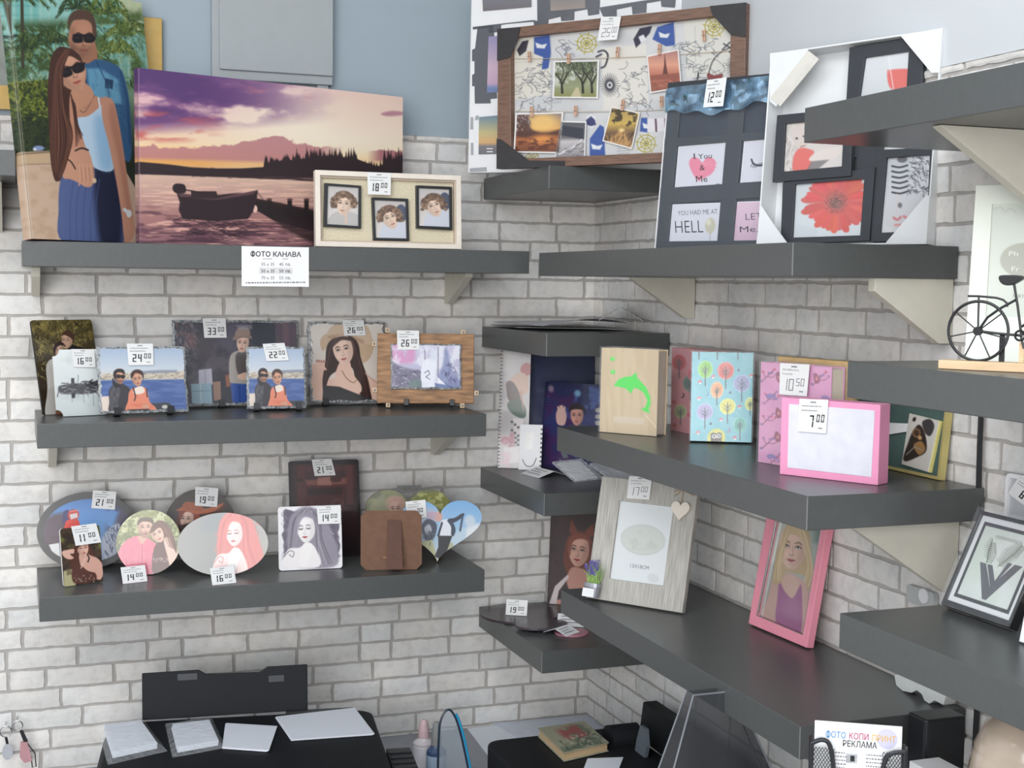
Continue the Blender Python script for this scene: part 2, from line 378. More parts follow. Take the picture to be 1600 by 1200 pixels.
def art_star(mb, pic, F, outline, c, m, rings=60, nseg=240, centre=None):
    """picture on a star shaped outline (local a,b): rings shrinking to the centre"""
    P = np.array(outline); P2 = np.concatenate([P, P[:1]]); L = np.r_[0, np.cumsum(np.hypot(*np.diff(P2, axis=0).T))]; t = np.linspace(0, L[-1], nseg, endpoint=False)
    Q = np.stack([np.interp(t, L, P2[:, 0]), np.interp(t, L, P2[:, 1])], 1); C = P.mean(0) if centre is None else np.array(centre)
    Ar = .5*np.sum(Q[:, 0]*np.roll(Q[:, 1], -1)-np.roll(Q[:, 0], -1)*Q[:, 1])
    if Ar < 0: Q = Q[::-1]
    an = np.unwrap(np.arctan2(Q[:, 1]-C[1], Q[:, 0]-C[0])); Q = Q[np.argsort(an)]
    R = np.linspace(0, 1, rings+1)[1:]; AB = C+(Q[None]-C)*R[:, None, None]; AB = np.concatenate([C[None], AB.reshape(-1, 2)])
    X, Y = happly(np.linalg.inv(F.Hm), AB[:, 0], AB[:, 1]); U, V = happly(pic.Hi, X, Y); k = np.arange(nseg); fs = []
    tri = np.stack([np.zeros(nseg, int), 1+k, 1+(k+1) % nseg], 1)
    vs = np.c_[AB, np.full(len(AB), c)]
    for r in range(rings-1): a = 1+r*nseg; fs.append(np.stack([a+k, a+nseg+k, a+nseg+(k+1) % nseg, a+(k+1) % nseg], 1))
    mb.block(vs, [np.concatenate(fs), tri], pic.sample(np.clip(U, 0, 1), np.clip(V, 0, 1)), m)
    return Q
_gl = {}
def glyphs(txt, bold=0):
    """flat lettering: triangles of the built in typeface, 1 unit = capital height"""
    key = (txt, bold)
    if key in _gl: return _gl[key]
    if 'Ф' in txt:      # drawn as a ring with a bar through it
        V, Fc = glyphs(txt.replace('Ф', 'О'), bold); V0 = glyphs('О', bold)[0]; x = V0[:, 0].max()/2; h = .085+bold*2; n = len(V)
        _gl[key] = (np.concatenate([V, [(x-h, -.1), (x+h, -.1), (x+h, 1.1), (x-h, 1.1)]]), Fc+[[n, n+1, n+2, n+3]]); return _gl[key]
    cu = bpy.data.curves.new('t', 'FONT'); cu.body = txt; cu.size = 1; cu.offset = bold; cu.fill_mode = 'FRONT'; cu.resolution_u = 2
    o = bpy.data.objects.new('t', cu); COL.objects.link(o); dg = bpy.context.evaluated_depsgraph_get(); me = bpy.data.meshes.new_from_object(o.evaluated_get(dg))
    V = np.array([v.co[:2] for v in me.vertices]) if len(me.vertices) else np.zeros((0, 2)); Fc = [list(p.vertices) for p in me.polygons]
    bpy.data.objects.remove(o); bpy.data.curves.remove(cu); bpy.data.meshes.remove(me)
    if len(V): V = V-np.array([V[:, 0].min(), 0]); V /= .73
    _gl[key] = (V, Fc); return _gl[key]
def text(mb, F, txt, p0, p1, hpx, c, m, bold=0):
    """lettering from photo pixel p0 to p1 (baseline), capital height hpx pixels"""
    V, Fc = glyphs(txt, bold)
    if not len(V): return
    a0 = np.array(F.p(*p0)); a1 = np.array(F.p(*p1)); up = np.array(F.p(p0[0]+(p1[1]-p0[1])*hpx/max(1e-6, math.dist(p0, p1)), p0[1]-hpx))-a0
    wx = V[:, 0].max(); e = (a1-a0)/wx
    mb.add([(*(a0+e*v[0]+up*v[1]), c) for v in V], Fc, m)
SEG = {'0': 'abcdef', '1': 'bc', '2': 'abged', '3': 'abgcd', '4': 'fgbc', '5': 'afgcd', '6': 'afgedc', '7': 'abc', '8': 'abcdefg', '9': 'abcdfg'}
def seg7(mb, P, txt, x, y, w_, h, t, c, m, sl=.08):
    """seven segment numerals in tag coordinates mapped through P(u,v)"""
    for ch in txt:
        if ch == '.': q = [(x, y+h-t), (x+t, y+h-t), (x+t, y+h), (x, y+h)]; mb.add([(*P(a, b), c) for a, b in q], [[3, 2, 1, 0]], m); x += t*1.6; continue
        if ch == '1': x -= w_*.35
        R = {'a': (0, 0, w_, t), 'd': (0, h-t, w_, h), 'g': (0, h/2-t/2, w_, h/2+t/2), 'f': (0, 0, t, h/2), 'e': (0, h/2, t, h), 'b': (w_-t, 0, w_, h/2), 'c': (w_-t, h/2, w_, h)}
        for k in SEG[ch]:
            x0, y0, x1, y1 = R[k]; g = t*.12
            q = [(x0+g, y0+g), (x1-g, y0+g), (x1-g, y1-g), (x0+g, y1-g)]
            mb.add([(*P(x+a+(h-b)*sl, y+b), c) for a, b in q], [[3, 2, 1, 0]], m)
        x += w_*1.32
    return x
# ------------------------------------------------------------------ the room
COURSE, ZJ = .0463, .694 % .0463
def brick_mat():
    m, nt, b = nmat('painted_brick'); L = nt.links; N = nt.nodes
    tc = N.new('ShaderNodeTexCoord'); a = N.new('ShaderNodeVertexColor'); a.layer_name = 'Col'
    n1 = N.new('ShaderNodeTexNoise'); n1.inputs['Scale'].default_value = 45; n1.inputs['Detail'].default_value = 8; n1.inputs['Roughness'].default_value = .7
    n2 = N.new('ShaderNodeTexNoise'); n2.inputs['Scale'].default_value = 9; n2.inputs['Detail'].default_value = 4
    for n in (n1, n2): L.new(tc.outputs['Object'], n.inputs['Vector'])
    r1 = N.new('ShaderNodeValToRGB'); r1.color_ramp.elements[0].position = .33; r1.color_ramp.elements[0].color = (.60, .585, .57, 1); r1.color_ramp.elements[1].position = .52; r1.color_ramp.elements[1].color = (1, 1, 1, 1)
    r2 = N.new('ShaderNodeValToRGB'); r2.color_ramp.elements[0].position = .35; r2.color_ramp.elements[0].color = (.86, .87, .88, 1); r2.color_ramp.elements[1].position = .65; r2.color_ramp.elements[1].color = (1, .985, .97, 1)
    L.new(n1.outputs['Fac'], r1.inputs[0]); L.new(n2.outputs['Fac'], r2.inputs[0])
    m1 = N.new('ShaderNodeMix'); m1.data_type = 'RGBA'; m1.blend_type = 'MULTIPLY'; m1.inputs[0].default_value = .36; L.new(a.outputs['Color'], m1.inputs[6]); L.new(r1.outputs[0], m1.inputs[7])
    m2 = N.new('ShaderNodeMix'); m2.data_type = 'RGBA'; m2.blend_type = 'MULTIPLY'; m2.inputs[0].default_value = 1; L.new(m1.outputs[2], m2.inputs[6]); L.new(r2.outputs[0], m2.inputs[7])
    L.new(m2.outputs[2], b.inputs['Base Color']); b.inputs['Roughness'].default_value = .75
    bp = N.new('ShaderNodeBump'); bp.inputs['Strength'].default_value = .5; bp.inputs['Distance'].default_value = .003; L.new(n1.outputs['Fac'], bp.inputs['Height']); L.new(bp.outputs[0], b.inputs['Normal'])
    return m
M_BRICK = brick_mat()
def brick_wall(name, L, seed, P):
    """relief brick cladding of length L; P(t,z,c) maps along / height / relief to the room"""
    r = random.Random(seed); V = []; Q = []; C = []; nv = 0; ztop = 2.143; rel = .0038
    def nz(x, y): return float(vnoise(np.array(x*60.), np.array(y*60.), seed, 3))-.5
    k = 0; z = ZJ-COURSE
    while z < ztop:
        z0 = max(z+.0034, 0); z1 = min(z+COURSE-.0030, ztop); t = -r.uniform(0, .15) if k % 2 else -r.uniform(.0, .04)-.075*(k % 2)
        while t < L and z1-z0 > .006:
            ln = r.choice([.15, .153, .147, .15, .078, .12]); a, b = max(t+.004, 0), min(t+ln-.004, L); t += ln
            if b-a < .012: continue
            nx = max(2, int((b-a)/.016)); ny = 3; g = r.uniform(.88, 1.03); tint = r.uniform(-.015, .015)
            base = s2l((236, 234, 231))*g*np.array([1+tint, 1, 1-tint])
            for j in range(-1, ny+2):
                for i in range(-1, nx+2):
                    ii = min(max(i, 0), nx); jj = min(max(j, 0), ny); edge = (i != ii) or (j != jj); x = a+(b-a)*ii/nx; y = z0+(z1-z0)*jj/ny
                    if ii in (0, nx): x += nz(x, y)*.005+nz(x*4, y*4+9)*.003
                    if jj in (0, ny): y += nz(x+3, y)*.0038+nz(x*4, y*4)*.003
                    x = min(max(x, 0), L)
                    bev = (ii in (0, nx) or jj in (0, ny))
                    V.append(P(x, y, 0 if edge else rel*(.62 if bev else 1)+nz(x*2, y*2)*.0012)); C.append(base*(.9 if edge else 1))
            w_ = nx+3
            for j in range(ny+2):
                for i in range(nx+2): q = nv+j*w_+i; Q.append((q, q+1, q+w_+1, q+w_))
            nv += w_*(ny+3)
        z += COURSE; k += 1
    mb = MB(); mb.block(V, np.array(Q), np.array(C), M_BRICK)
    mo = s2l((184, 180, 176)); mb.block([P(0, 0, 0), P(L, 0, 0), P(L, ztop, 0), P(0, ztop, 0)], np.array([[0, 1, 2, 3]]), np.array([mo]*4), M_BRICK)
    cap = s2l((176, 172, 166)); mb.block([P(0, ztop, -.004), P(L, ztop, -.004), P(L, ztop, .004), P(0, ztop, .004)], np.array([[0, 1, 2, 3]]), np.array([cap]*4), M_BRICK)
    return struct(mb.build(name))
LA, LB = 3.0, 3.2
brick_wall('wall_left', LA, 3, lambda t, z, c: (t-LA, -.002-c, z))
brick_wall('wall_right', LB, 5, lambda t, z, c: (-.002-c, -t, z))
M_UPA = mat('blue_grey_paint', (156, 170, 180), .7, var=.02, scale=6); M_UPB = mat('white_paint', (206, 210, 214), .7, var=.015, scale=6)
mb = MB(); mb.box((-LA, 0, 0), (0, .12, 3.0), M_UPA); struct(mb.build('wall_left_upper'))
mb = MB(); mb.box((0, -LB, 0), (.12, .12, 3.0), M_UPB); struct(mb.build('wall_right_upper'))
mb = MB(); mb.box((-LA, -4.2, -.05), (.12, .12, 0), mat('floor_tile', (150, 146, 140), .5, scale=8)); struct(mb.build('floor'))
mb = MB(); mb.box((-LA, -4.2, 3.0), (.12, .12, 3.05), M_UPB); struct(mb.build('ceiling'))
# boxed service panel on the upper left wall
xa, xb, zb = onY(329, 60, 0)[0], onY(517, 60, 0)[0], onY(420, 122, -.02)[2]
M_PAN = mat('panel_paint', (162, 168, 171), .6, var=.02)
mb = MB(); mb.box((xa, -.022, zb-.008), (xb, -.0005, 3.0), M_PAN); mb.box((xa+.016, -.03, zb+.012), (xb-.001, -.022, 2.98), M_PAN); mb.box((xb-.035, -.016, zb-.032), (xb-.008, -.0005, zb-.008), M_PAN)
struct(mb.build('trim_1', bevel=.002))

# ------------------------------------------------------------------ shelves
def shelf(x0, x1, y0, y1, ztop, label, brackets=(), group=None, corner=None, th=.05):
    root = empty('wall_shelf', loc=((x0+x1)/2, max(y0, y1), ztop-th))
    tag(root, label, 'shelf', group)
    bpy.context.view_layer.update()
    mb = MB(); mb.box((x0, y0, ztop-th), (x1, y1, ztop), M_SHELF); o = mb.build('board', bevel=.0012); o.parent = root; o.matrix_parent_inverse = root.matrix_world.inverted()
    if corner:
        mb = MB(); cx_, cy_ = corner; s = .0007; mb.box((cx_-s, cy_-s, ztop-th+.001), (cx_+s, cy_+s, ztop-.001), M_EDGE); e = mb.build('edge_band'); e.parent = root; e.matrix_parent_inverse = root.matrix_world.inverted()
    for (kind, pos, out, drop, lip) in brackets:
        mb = MB(); z = ztop-th-.0005; w_ = .018
        prof = [(-.007, z), (-out, z), (-out, z-lip), (-.03, z-drop), (-.007, z-drop)]
        if kind == 'A': vs = [(pos-w_/2, p[0], p[1]) for p in prof]+[(pos+w_/2, p[0], p[1]) for p in prof]
        else: vs = [(p[0], pos-w_/2, p[1]) for p in prof]+[(p[0], pos+w_/2, p[1]) for p in prof]
        n = len(prof); fs = [list(range(n)), list(range(n, 2*n))[::-1]]+[[i, n+i, n+(i+1) % n, (i+1) % n] for i in range(n)]
        if kind == 'A': fs = [f[::-1] for f in fs]
        mb.add(vs, fs, M_BRK); b = mb.build('bracket', bevel=.0008); b.parent = root; b.matrix_parent_inverse = root.matrix_world.inverted()
        if out > .2:
            for q in (.14, .07):
                sb = MB(); sb.tube([(-q, pos-w_/2+.0002, z-.022), (-q, pos-w_/2-.001, z-.022)], .0032, M_CHROME, 12); c = sb.build('screw', parent=b); c.matrix_parent_inverse = b.matrix_world.inverted() if False else Matrix()
    return root
XS0, XS1 = -1.335, -.390
shelf(-1.358, -.293, -.31, -.0075, 1.868, 'long charcoal shelf on the brick wall carrying the two canvas prints', [('A', -1.33, .10, .062, .02), ('A', -.388, .17, .072, .008)], 'long shelves on the left wall')
shelf(XS0, XS1, -.31, -.0075, 1.506, 'long charcoal shelf under the slates, the middle one on the left wall', [('A', -1.30, .12, .075, .02), ('A', -.42, .17, .075, .008)], 'long shelves on the left wall')
shelf(XS0, XS1, -.31, -.0075, 1.155, 'long charcoal shelf with oval and heart plaques, lowest on the left wall', [('A', -1.28, .08, .05, .02)], 'long shelves on the left wall')
shelf(-2.3, -1.368, -.30, -.0075, 2.044, 'end of a charcoal shelf cut off by the left edge of the photo', [('A', -1.404, .12, .10, .03)])
G = 'square shelves in the wall corner'
shelf(-.30, -.0075, -.44, -.0075, 2.048, 'corner shelf holding the clothespin photo frame, highest in the corner', group=G, corner=(-.30, -.44))
shelf(-.30, -.0075, -.44, -.0075, 1.69, 'corner shelf with loose papers on top, above the spiral calendars', group=G, corner=(-.30, -.44))
shelf(-.30, -.0075, -.44, -.0075, 1.343, 'corner shelf the spiral calendars and notebook stand on', group=G, corner=(-.30, -.44))
shelf(-.30, -.0075, -.44, -.0075, .995, 'corner shelf with round black plaques lying flat, lowest in the corner', group=G, corner=(-.30, -.44))
G = 'deep charcoal shelves on the right wall'
shelf(-.30, -.0075, -1.423, -.387, 1.863, 'deep charcoal shelf under the black collage frame and the white boxed frame', [('B', -.548, .155, .085, .004), ('B', -1.405, .15, .1, .02)], G, (-.30, -1.423))
shelf(-.315, -.0075, -1.505, -.545, 1.5, 'deep charcoal shelf with photo albums and the pink box', [('B', -1.44, .2, .12, .01)], G, (-.315, -1.505))
shelf(-.30, -.0075, -1.48, -.543, 1.155, 'deep charcoal shelf under the grey wooden frame and the pink frame', [], G, (-.30, -1.48), .05)
G = 'right wall shelves nearest the camera'
shelf(-.30, -.0075, -2.35, -1.444, 2.055, 'near charcoal shelf at upper right with a big cream bracket below', [('B', -1.712, .272, .15, .002)], G)
shelf(-.30, -.0075, -2.35, -1.572, 1.697, 'near charcoal shelf carrying the bicycle frame stand', [('B', -1.95, .2, .2, .01)], G)
shelf(-.30, -.0075, -2.35, -1.572, 1.346, 'near charcoal shelf under the black frame with the leaf picture', [], G)

# ------------------------------------------------------------------ desk under the shelves
root = empty('desk', loc=(-.9, -.35, 0)); tag(root, 'grey desk along both walls under the shelves, holding the printers', 'desk')
M_DESK = mat('desk_laminate', (142, 144, 150), .45, var=.04)
DZ = .69
mb = MB(); mb.box((-1.75, -.95, DZ-.03), (-.0075, -.0075, DZ), M_DESK); mb.box((-.62, -2.5, DZ-.03), (-.0075, -.95, DZ), M_DESK); o = mb.build('desk_top'); o.matrix_world = Matrix(); o.parent = root; o.matrix_parent_inverse = Matrix.Translation((.9, .35, 0))
for x, y in ((-1.7, -.9), (-1.7, -.06), (-.06, -.06), (-.57, -2.4), (-.06, -2.4), (-.62, -.9)):
    mb = MB(); mb.box((x-.025, y-.025, 0), (x+.025, y+.025, DZ-.03), M_BLACKM); o = mb.build('leg'); o.parent = root; o.matrix_parent_inverse = Matrix.Translation((.9, .35, 0))
# ------------------------------------------------------------------ price cards
M_TAG = mat('price_card', (226, 226, 226), .55, var=.01)
def card(F, quad, price, cents, label, c=.0035, lines=2, hand=False, tent=False, sup_only=False, name='price_tag', ghost=False, cat='price tag', sl=None):
    """a small paper price card in the plane of face F; price in big numerals, cents raised; grey illegible small print"""
    Q = F.pp(quad); H = homog([(0, 0), (1, 0), (1, 1), (0, 1)], Q)
    W_ = math.dist(Q[0], Q[1]); Ht = math.dist(Q[0], Q[3]); P0 = lambda a, b: tuple(float(t) for t in happly(H, a, b))
    mb = MB(); mb.prism(Q, c, c+.0005, M_TAG); z = c+.0007
    r = random.Random(len(label)+int(quad[0][0]))
    def dash(x0, x1, y, h, m): mb.add([(*P0(a, b), z) for a, b in ((x0, y), (x1, y), (x1, y+h), (x0, y+h))], [[3, 2, 1, 0]], m)
    x = .4
    while x < .58: dash(x, x+.035, .07, .04, M_INK); x += .05
    for k in range(lines):
        x = .1; y = .19+.13*k; e = .62-.1*k+r.uniform(-.1, .2)
        while x < e:
            l = r.uniform(.025, .06)
            if hand: mb.tube([(*P0(x, y+.02), z), (*P0(x+l*.4, y-.02+r.uniform(-.02, .02)), z), (*P0(x+l, y+.03), z)], .00022, M_INK, 4)
            else: dash(x, x+l, y+r.uniform(-.004, .004), .035, M_GREY)
            x += l+.018
    if not sup_only:
        n = len(price); x0 = {1: .38, 2: .16}[n]; wd = .16 if not hand else .17
        seg7(mb, P0, price, x0, .47, wd, .38, .062 if not hand else .028, z, M_INK, .06)
        xs = x0+wd*1.32*n+.04-(.06 if price[0] == '1' and n == 2 else 0)
    else: xs = .55
    if cents: seg7(mb, P0, cents, min(xs, .63), .44, .12, .24, .042 if not hand else .022, z, M_INK, .06); 
    dash(.72, .86, .84, .035, M_GREY)
    mwx = F.mw
    if tent:    # folded card: a second leaf leaning behind
        a, b, c_, d = Q; k = Ht
        mb.add([(a[0], a[1], c), (b[0], b[1], c), (c_[0], c_[1], c-.55*k), (d[0], d[1], c-.55*k), (a[0], a[1], c-.0005), (b[0], b[1], c-.0005), (c_[0], c_[1], c-.55*k-.0005), (d[0], d[1], c-.55*k-.0005)],
               [(0, 1, 2, 3), (7, 6, 5, 4), (0, 3, 7, 4), (1, 5, 6, 2)], M_TAG)
    o = mb.build(name, mw=mwx); return tag(o, label, cat, 'small white price cards')
def rnd_rect(x0, y0, x1, y1, r, n=5):
    P = []
    for cx_, cy_, a0 in ((x1-r, y1-r, 0), (x0+r, y1-r, 90), (x0+r, y0+r, 180), (x1-r, y0+r, 270)):
        for k in range(n+1): a = math.radians(a0+90*k/n); P.append((cx_+r*math.cos(a), cy_+r*math.sin(a)))
    return P
def rough_rect(W, H, amp, seed, n=44):
    r = random.Random(seed); P = []; amp = amp*.8; cr = [(0, 0), (W, 0), (W, H), (0, H)]
    for i in range(4):
        (x0, y0), (x1, y1) = cr[i], cr[(i+1) % 4]; nn = int(n*(1.3 if i % 2 == 0 else 1)); dx, dy = x1-x0, y1-y0; L = math.hypot(dx, dy)
        for k in range(nn):
            t = k/nn; q = amp*(.55*r.random()**2+max(0, float(vnoise(np.array(t*L/.02+i*9), np.array(seed*1.), seed, 2))-.3)); P.append((x0+dx*t-dy/L*q, y0+dy*t+dx/L*q))
    return P
M_SLATE = mat('slate_stone', (150, 153, 156), .5, var=.75, scale=140, bump=.8)
M_SLATED = mat('slate_back', (60, 60, 62), .8, var=.2, scale=80, bump=.5)
M_MDFW = mat('coated_board_edge', (226, 226, 224), .4)
M_MDF = mat('bare_hardboard', (122, 84, 60), .75, var=.12, scale=70, bump=.3)
def slate(F, pic, name, label, seed, t=.008, amp=.004, feet=(), group='photo slates', mw_parent=None, standalone=True, edge=.005):
    """rough edged stone with a print set in from its chipped rim"""
    lift(F, t) if standalone else None
    if feet: F.O = F.O+np.array([0, 0, .0042]); F.mw = Matrix.Translation((0, 0, .0042))@F.mw
    root = empty(name, F.mw); W, H = F.W, F.H
    O = rough_rect(W, H, amp, seed); I = [(W/2+(x-W/2)*(1-2*edge/W), H/2+(y-H/2)*(1-2*edge/H)) for x, y in O]; rr = random.Random(seed+1); I = [(x+rr.uniform(-1, 1)*.0008, y+rr.uniform(-1, 1)*.0008) for x, y in I]
    mb = MB(); n = len(O); vs = [(x, y, -t) for x, y in O]+[(x, y, -.003) for x, y in O]+[(x, y, 0) for x, y in I]
    fs = [[i, (i+1) % n, n+(i+1) % n, n+i] for i in range(n)]+[[n+i, n+(i+1) % n, 2*n+(i+1) % n, 2*n+i] for i in range(n)]+[list(range(n))[::-1]]
    mb.add(vs, fs, M_SLATE); o = mb.build('slate_body', root); 
    mb = MB(); art_star(mb, pic, F, I, 0.0003, printmat(.22, .3), rings=int(max(pic.wd, pic.ht)*.62), nseg=int((pic.wd+pic.ht)*1.9)); mb.build('printed_picture', root)
    for fx in feet:
        a, b = F.p(*fx); mb = MB(); w_ = .0065
        b0 = -math.cos(math.asin(F.n[2]))*0-.0006
        # hook in front of the slate, arm underneath and strut behind
        mb.prism([(a-w_, -.004), (a+w_, -.004), (a+w_, .013), (a-w_, .013)], .0012, .008, M_BLACK)
        mb.prism([(a-w_, -.004), (a+w_, -.004), (a+w_, -.0006), (a-w_, -.0006)], -t-.004, .008, M_BLACK)
        mb.prism([(a-w_, -.002), (a+w_, -.002), (a+w_, H*.4), (a-w_, H*.4)], -t-.004, -t-.001, M_BLACK)
        mb.build('easel_foot', root)
    return tag(root, label, 'slate', group)
def plaque(F, pic, outline, name, label, t=.005, edge=M_MDFW, rough=.25, coat=.5, group=None, cat='plaque', strut=True, border=None, cen=None):
    """coated board cut to an outline with a glossy print; optional darker rim, wooden strut behind"""
    lift(F, t); root = empty(name, F.mw)
    mb = MB(); mb.prism(list(outline), -t, -.0002, edge); mb.build('board', root)
    mb = MB(); art_star(mb, pic, F, list(outline), 0.0002, printmat(rough, coat), rings=int(max(pic.wd, pic.ht)*.62), nseg=int((pic.wd+pic.ht)*1.8), centre=cen); mb.build('printed_picture', root)
    if strut:
        cx_ = sum(p[0] for p in outline)/len(outline); h = F.H*.55; s = max(.02, min(.06, F.H*.3)); lean = F.n[2]
        mb = MB(); x0, x1 = cx_-.008, cx_+.008
        # strut foot must reach the shelf: along -n by d drops d*n_z; raise foot by that
        d = s; yb = d*lean/max(.2, math.sqrt(1-lean*lean))+.001
        mb.add([(x0, h, -t), (x1, h, -t), (x1, yb, -t-d), (x0, yb, -t-d), (x0, h-.002, -t-.003), (x1, h-.002, -t-.003), (x1, yb, -t-d-.003), (x0, yb, -t-d-.003)], [(0, 1, 2, 3), (7, 6, 5, 4), (0, 3, 7, 4), (1, 5, 6, 2), (2, 6, 7, 3), (0, 4, 5, 1)], M_MDF)
        mb.build('strut', root)
    return tag(root, label, cat, group)
def ell_out(F, cx_, cy_, rx, ry, n=72, rot=0):
    return F.pp([(cx_+rx*math.cos(2*math.pi*k/n)*math.cos(rot)-ry*math.sin(2*math.pi*k/n)*math.sin(rot), cy_+rx*math.cos(2*math.pi*k/n)*math.sin(rot)+ry*math.sin(2*math.pi*k/n)*math.cos(rot)) for k in range(n)])

Z1, Z2, Z3 = 1.868, 1.506, 1.155
# ================================================================== top left shelf
def palm(P, x, y, r, seed, cols, n=13, w_=2.2):
    rr = random.Random(seed)
    for i in range(n):
        a = math.pi*(1+i/(n-1))+rr.uniform(-.15, .15) if i < n else 0; l = r*rr.uniform(.75, 1.1); ex = x+math.cos(a)*l; ey = y+math.sin(a)*l*.7+l*.38
        mx, my = x+math.cos(a)*l*.55, y+math.sin(a)*l*.6-l*.05; c = cols[rr.randrange(len(cols))]
        P.line([(x, y), (mx, my), (ex, ey)], [w_, w_*.8, w_*.3], c, 1, sm=True)
        pts = spline([(x, y), (mx, my), (ex, ey)], 9, False)
        for j in range(2, len(pts)):
            t = j/len(pts); L_ = r*.2*(1-abs(t-.5)); c = cols[rr.randrange(len(cols))]; q = pts[j]
            P.line([q, (q[0]+rr.uniform(-2, 2)+math.cos(a)*L_*.5, q[1]+L_)], [w_*.6, .4], c, .9); P.line([q, (q[0]+math.cos(a)*L_*.9, q[1]+L_*.25)], [w_*.5, .4], c, .9)
CQ = [(6, -49), (222, 13), (258, 381), (52, 378)]
def art_couple():
    P = Pic(CQ, (120, 190, 182), 1.7)
    P.grad([(-40, (118, 196, 190)), (60, (138, 200, 190)), (160, (120, 150, 120)), (245, (40, 48, 34))])
    for x in range(-10, 240, 14): P.poly([(x, -50), (x+5, -50), (x+6, 130), (x+1, 130)], (206, 226, 214), .35)
    for y in range(-40, 120, 15): P.poly([(-10, y), (250, y+16), (250, y+20), (-10, y+4)], (96, 158, 158), .3)
    P.poly([(60, -40), (110, -40), (112, 40), (64, 44)], (172, 218, 208), .6); P.poly([(188, 0), (222, 5), (224, 60), (196, 50)], (224, 216, 168), .75)
    P.noise((62, 84, 44), 20, 41, .38, .55, .92, box=(-20, 28, 130, 140, 16)); P.noise((74, 98, 50), 18, 43, .4, .56, .9, box=(138, 18, 232, 150, 14)); P.strokes([(0, 40), (222, 30), (230, 140), (10, 140)], 420, [(52, 76, 36), (98, 122, 56), (36, 54, 30), (140, 156, 90), (120, 170, 160)], 13, 1.8, 1.4, 1.2, 77, .8)
    for x0, x1 in ((12, 16), (31, 36)): P.poly([(x0, -20), (x1, -20), (x1+3, 110), (x0+2, 110)], (66, 62, 46))
    G1 = [(38, 58, 34), (58, 84, 40), (92, 112, 52), (26, 40, 30)]; G2 = [(70, 96, 40), (110, 132, 54), (150, 158, 78), (44, 64, 36)]
    palm(P, 14, -4, 46, 3, G1, 14, 2.6); palm(P, 34, -2, 50, 4, G1, 15, 2.6); palm(P, 45, 78, 46, 8, G1, 13); palm(P, 84, 70, 36, 18, G1, 13); palm(P, 165, 28, 44, 5, G2, 15, 2.6); palm(P, 200, 62, 40, 6, G2, 14, 2.4); palm(P, 184, 88, 34, 7, G2, 13); palm(P, 120, 18, 34, 9, G1, 11)
    P.poly([(14, 132), (90, 128), (100, 250), (24, 252)], (44, 56, 28)); P.strokes([(14, 130), (92, 126), (92, 190), (20, 190)], 420, [(120, 132, 44), (150, 156, 62), (84, 100, 36), (52, 66, 30)], 7, 2, 1.2, 1.4, 11)
    P.strokes([(18, 180), (95, 176), (95, 244), (24, 246)], 340, [(30, 44, 28), (46, 62, 32), (22, 30, 24), (60, 78, 40)], 8, 2, 1.2, 1.4, 12); P.ell(62, 236, 9, 4, (140, 156, 196)); P.ell(56, 238, 3, 2, (230, 235, 245))
    P.poly([(20, 243), (100, 239), (180, 240), (262, 382), (40, 382)], (212, 182, 158)); P.poly([(20, 244), (95, 240), (95, 258), (24, 262)], (206, 176, 142)); P.line([(24, 262), (95, 260)], 1.4, (150, 124, 100)); P.line([(22, 246), (92, 241)], 2, (120, 100, 78)); P.noise((190, 158, 128), 14, 4, .5, .7, .5, box=(20, 262, 110, 382, 4))
    # man
    sk = (196, 140, 112)
    P.poly([(122, 70), (150, 72), (152, 110), (128, 116), (118, 96)], (172, 118, 92), sm=True)
    P.poly([(120, 108), (140, 104), (154, 98), (180, 106), (194, 122), (204, 170), (206, 250), (190, 250), (150, 220), (120, 170)], (54, 96, 138), sm=True)
    P.poly([(138, 112), (158, 112), (186, 130), (192, 168), (160, 166), (142, 150)], (112, 170, 200), .9, 2); P.poly([(166, 128), (179, 131), (178, 145), (166, 143)], (34, 60, 92)); P.line([(152, 100), (166, 130), (176, 170)], 1.5, (40, 74, 112)); P.line([(190, 118), (200, 160), (205, 230)], 4, (38, 76, 118), .8)
    P.strokes([(140, 110), (190, 116), (200, 200), (160, 180)], 60, [(46, 84, 124), (90, 146, 184)], 12, 1.2, 1.3, .5, 5, .4)
    P.face(130, 66, 60, sk, (70, 48, 38), .03, .35, 'shades', (170, 96, 84), (92, 62, 50), .72)
    P.poly([(109, 50), (108, 34), (116, 22), (132, 20), (146, 28), (152, 44), (152, 62), (147, 60), (145, 44), (136, 36), (118, 36), (112, 42)], (92, 66, 54), 1, .8, sm=True); P.ell(112, 62, 3, 7, (182, 124, 98), 1, .2)
    # woman: hair behind
    P.poly([(92, 78), (110, 80), (126, 92), (136, 118), (134, 170), (124, 230), (112, 268), (92, 288), (82, 262), (78, 200), (78, 150), (80, 100)], (70, 42, 34), sm=True)
    # torso and skirt
    P.poly([(112, 150), (128, 140), (146, 152), (160, 158), (176, 160), (184, 184), (190, 240), (200, 300), (208, 352), (202, 382), (188, 382), (190, 330), (180, 250), (120, 250), (112, 200)], (204, 146, 118), sm=True)
    P.poly([(98, 282), (118, 262), (150, 268), (176, 262), (190, 300), (193, 382), (102, 382), (94, 330)], (88, 104, 152), sm=True); P.poly([(150, 262), (182, 250), (192, 300), (190, 384), (160, 384)], (30, 34, 58), .95, 5, sm=True)
    for x in (112, 122, 133, 144, 152): P.line([(x+6, 284), (x, 330), (x+1, 384)], 2, (70, 84, 134), .7, sm=True)
    P.poly([(160, 250), (182, 244), (184, 268), (166, 268)], (26, 26, 40), .9, 2)
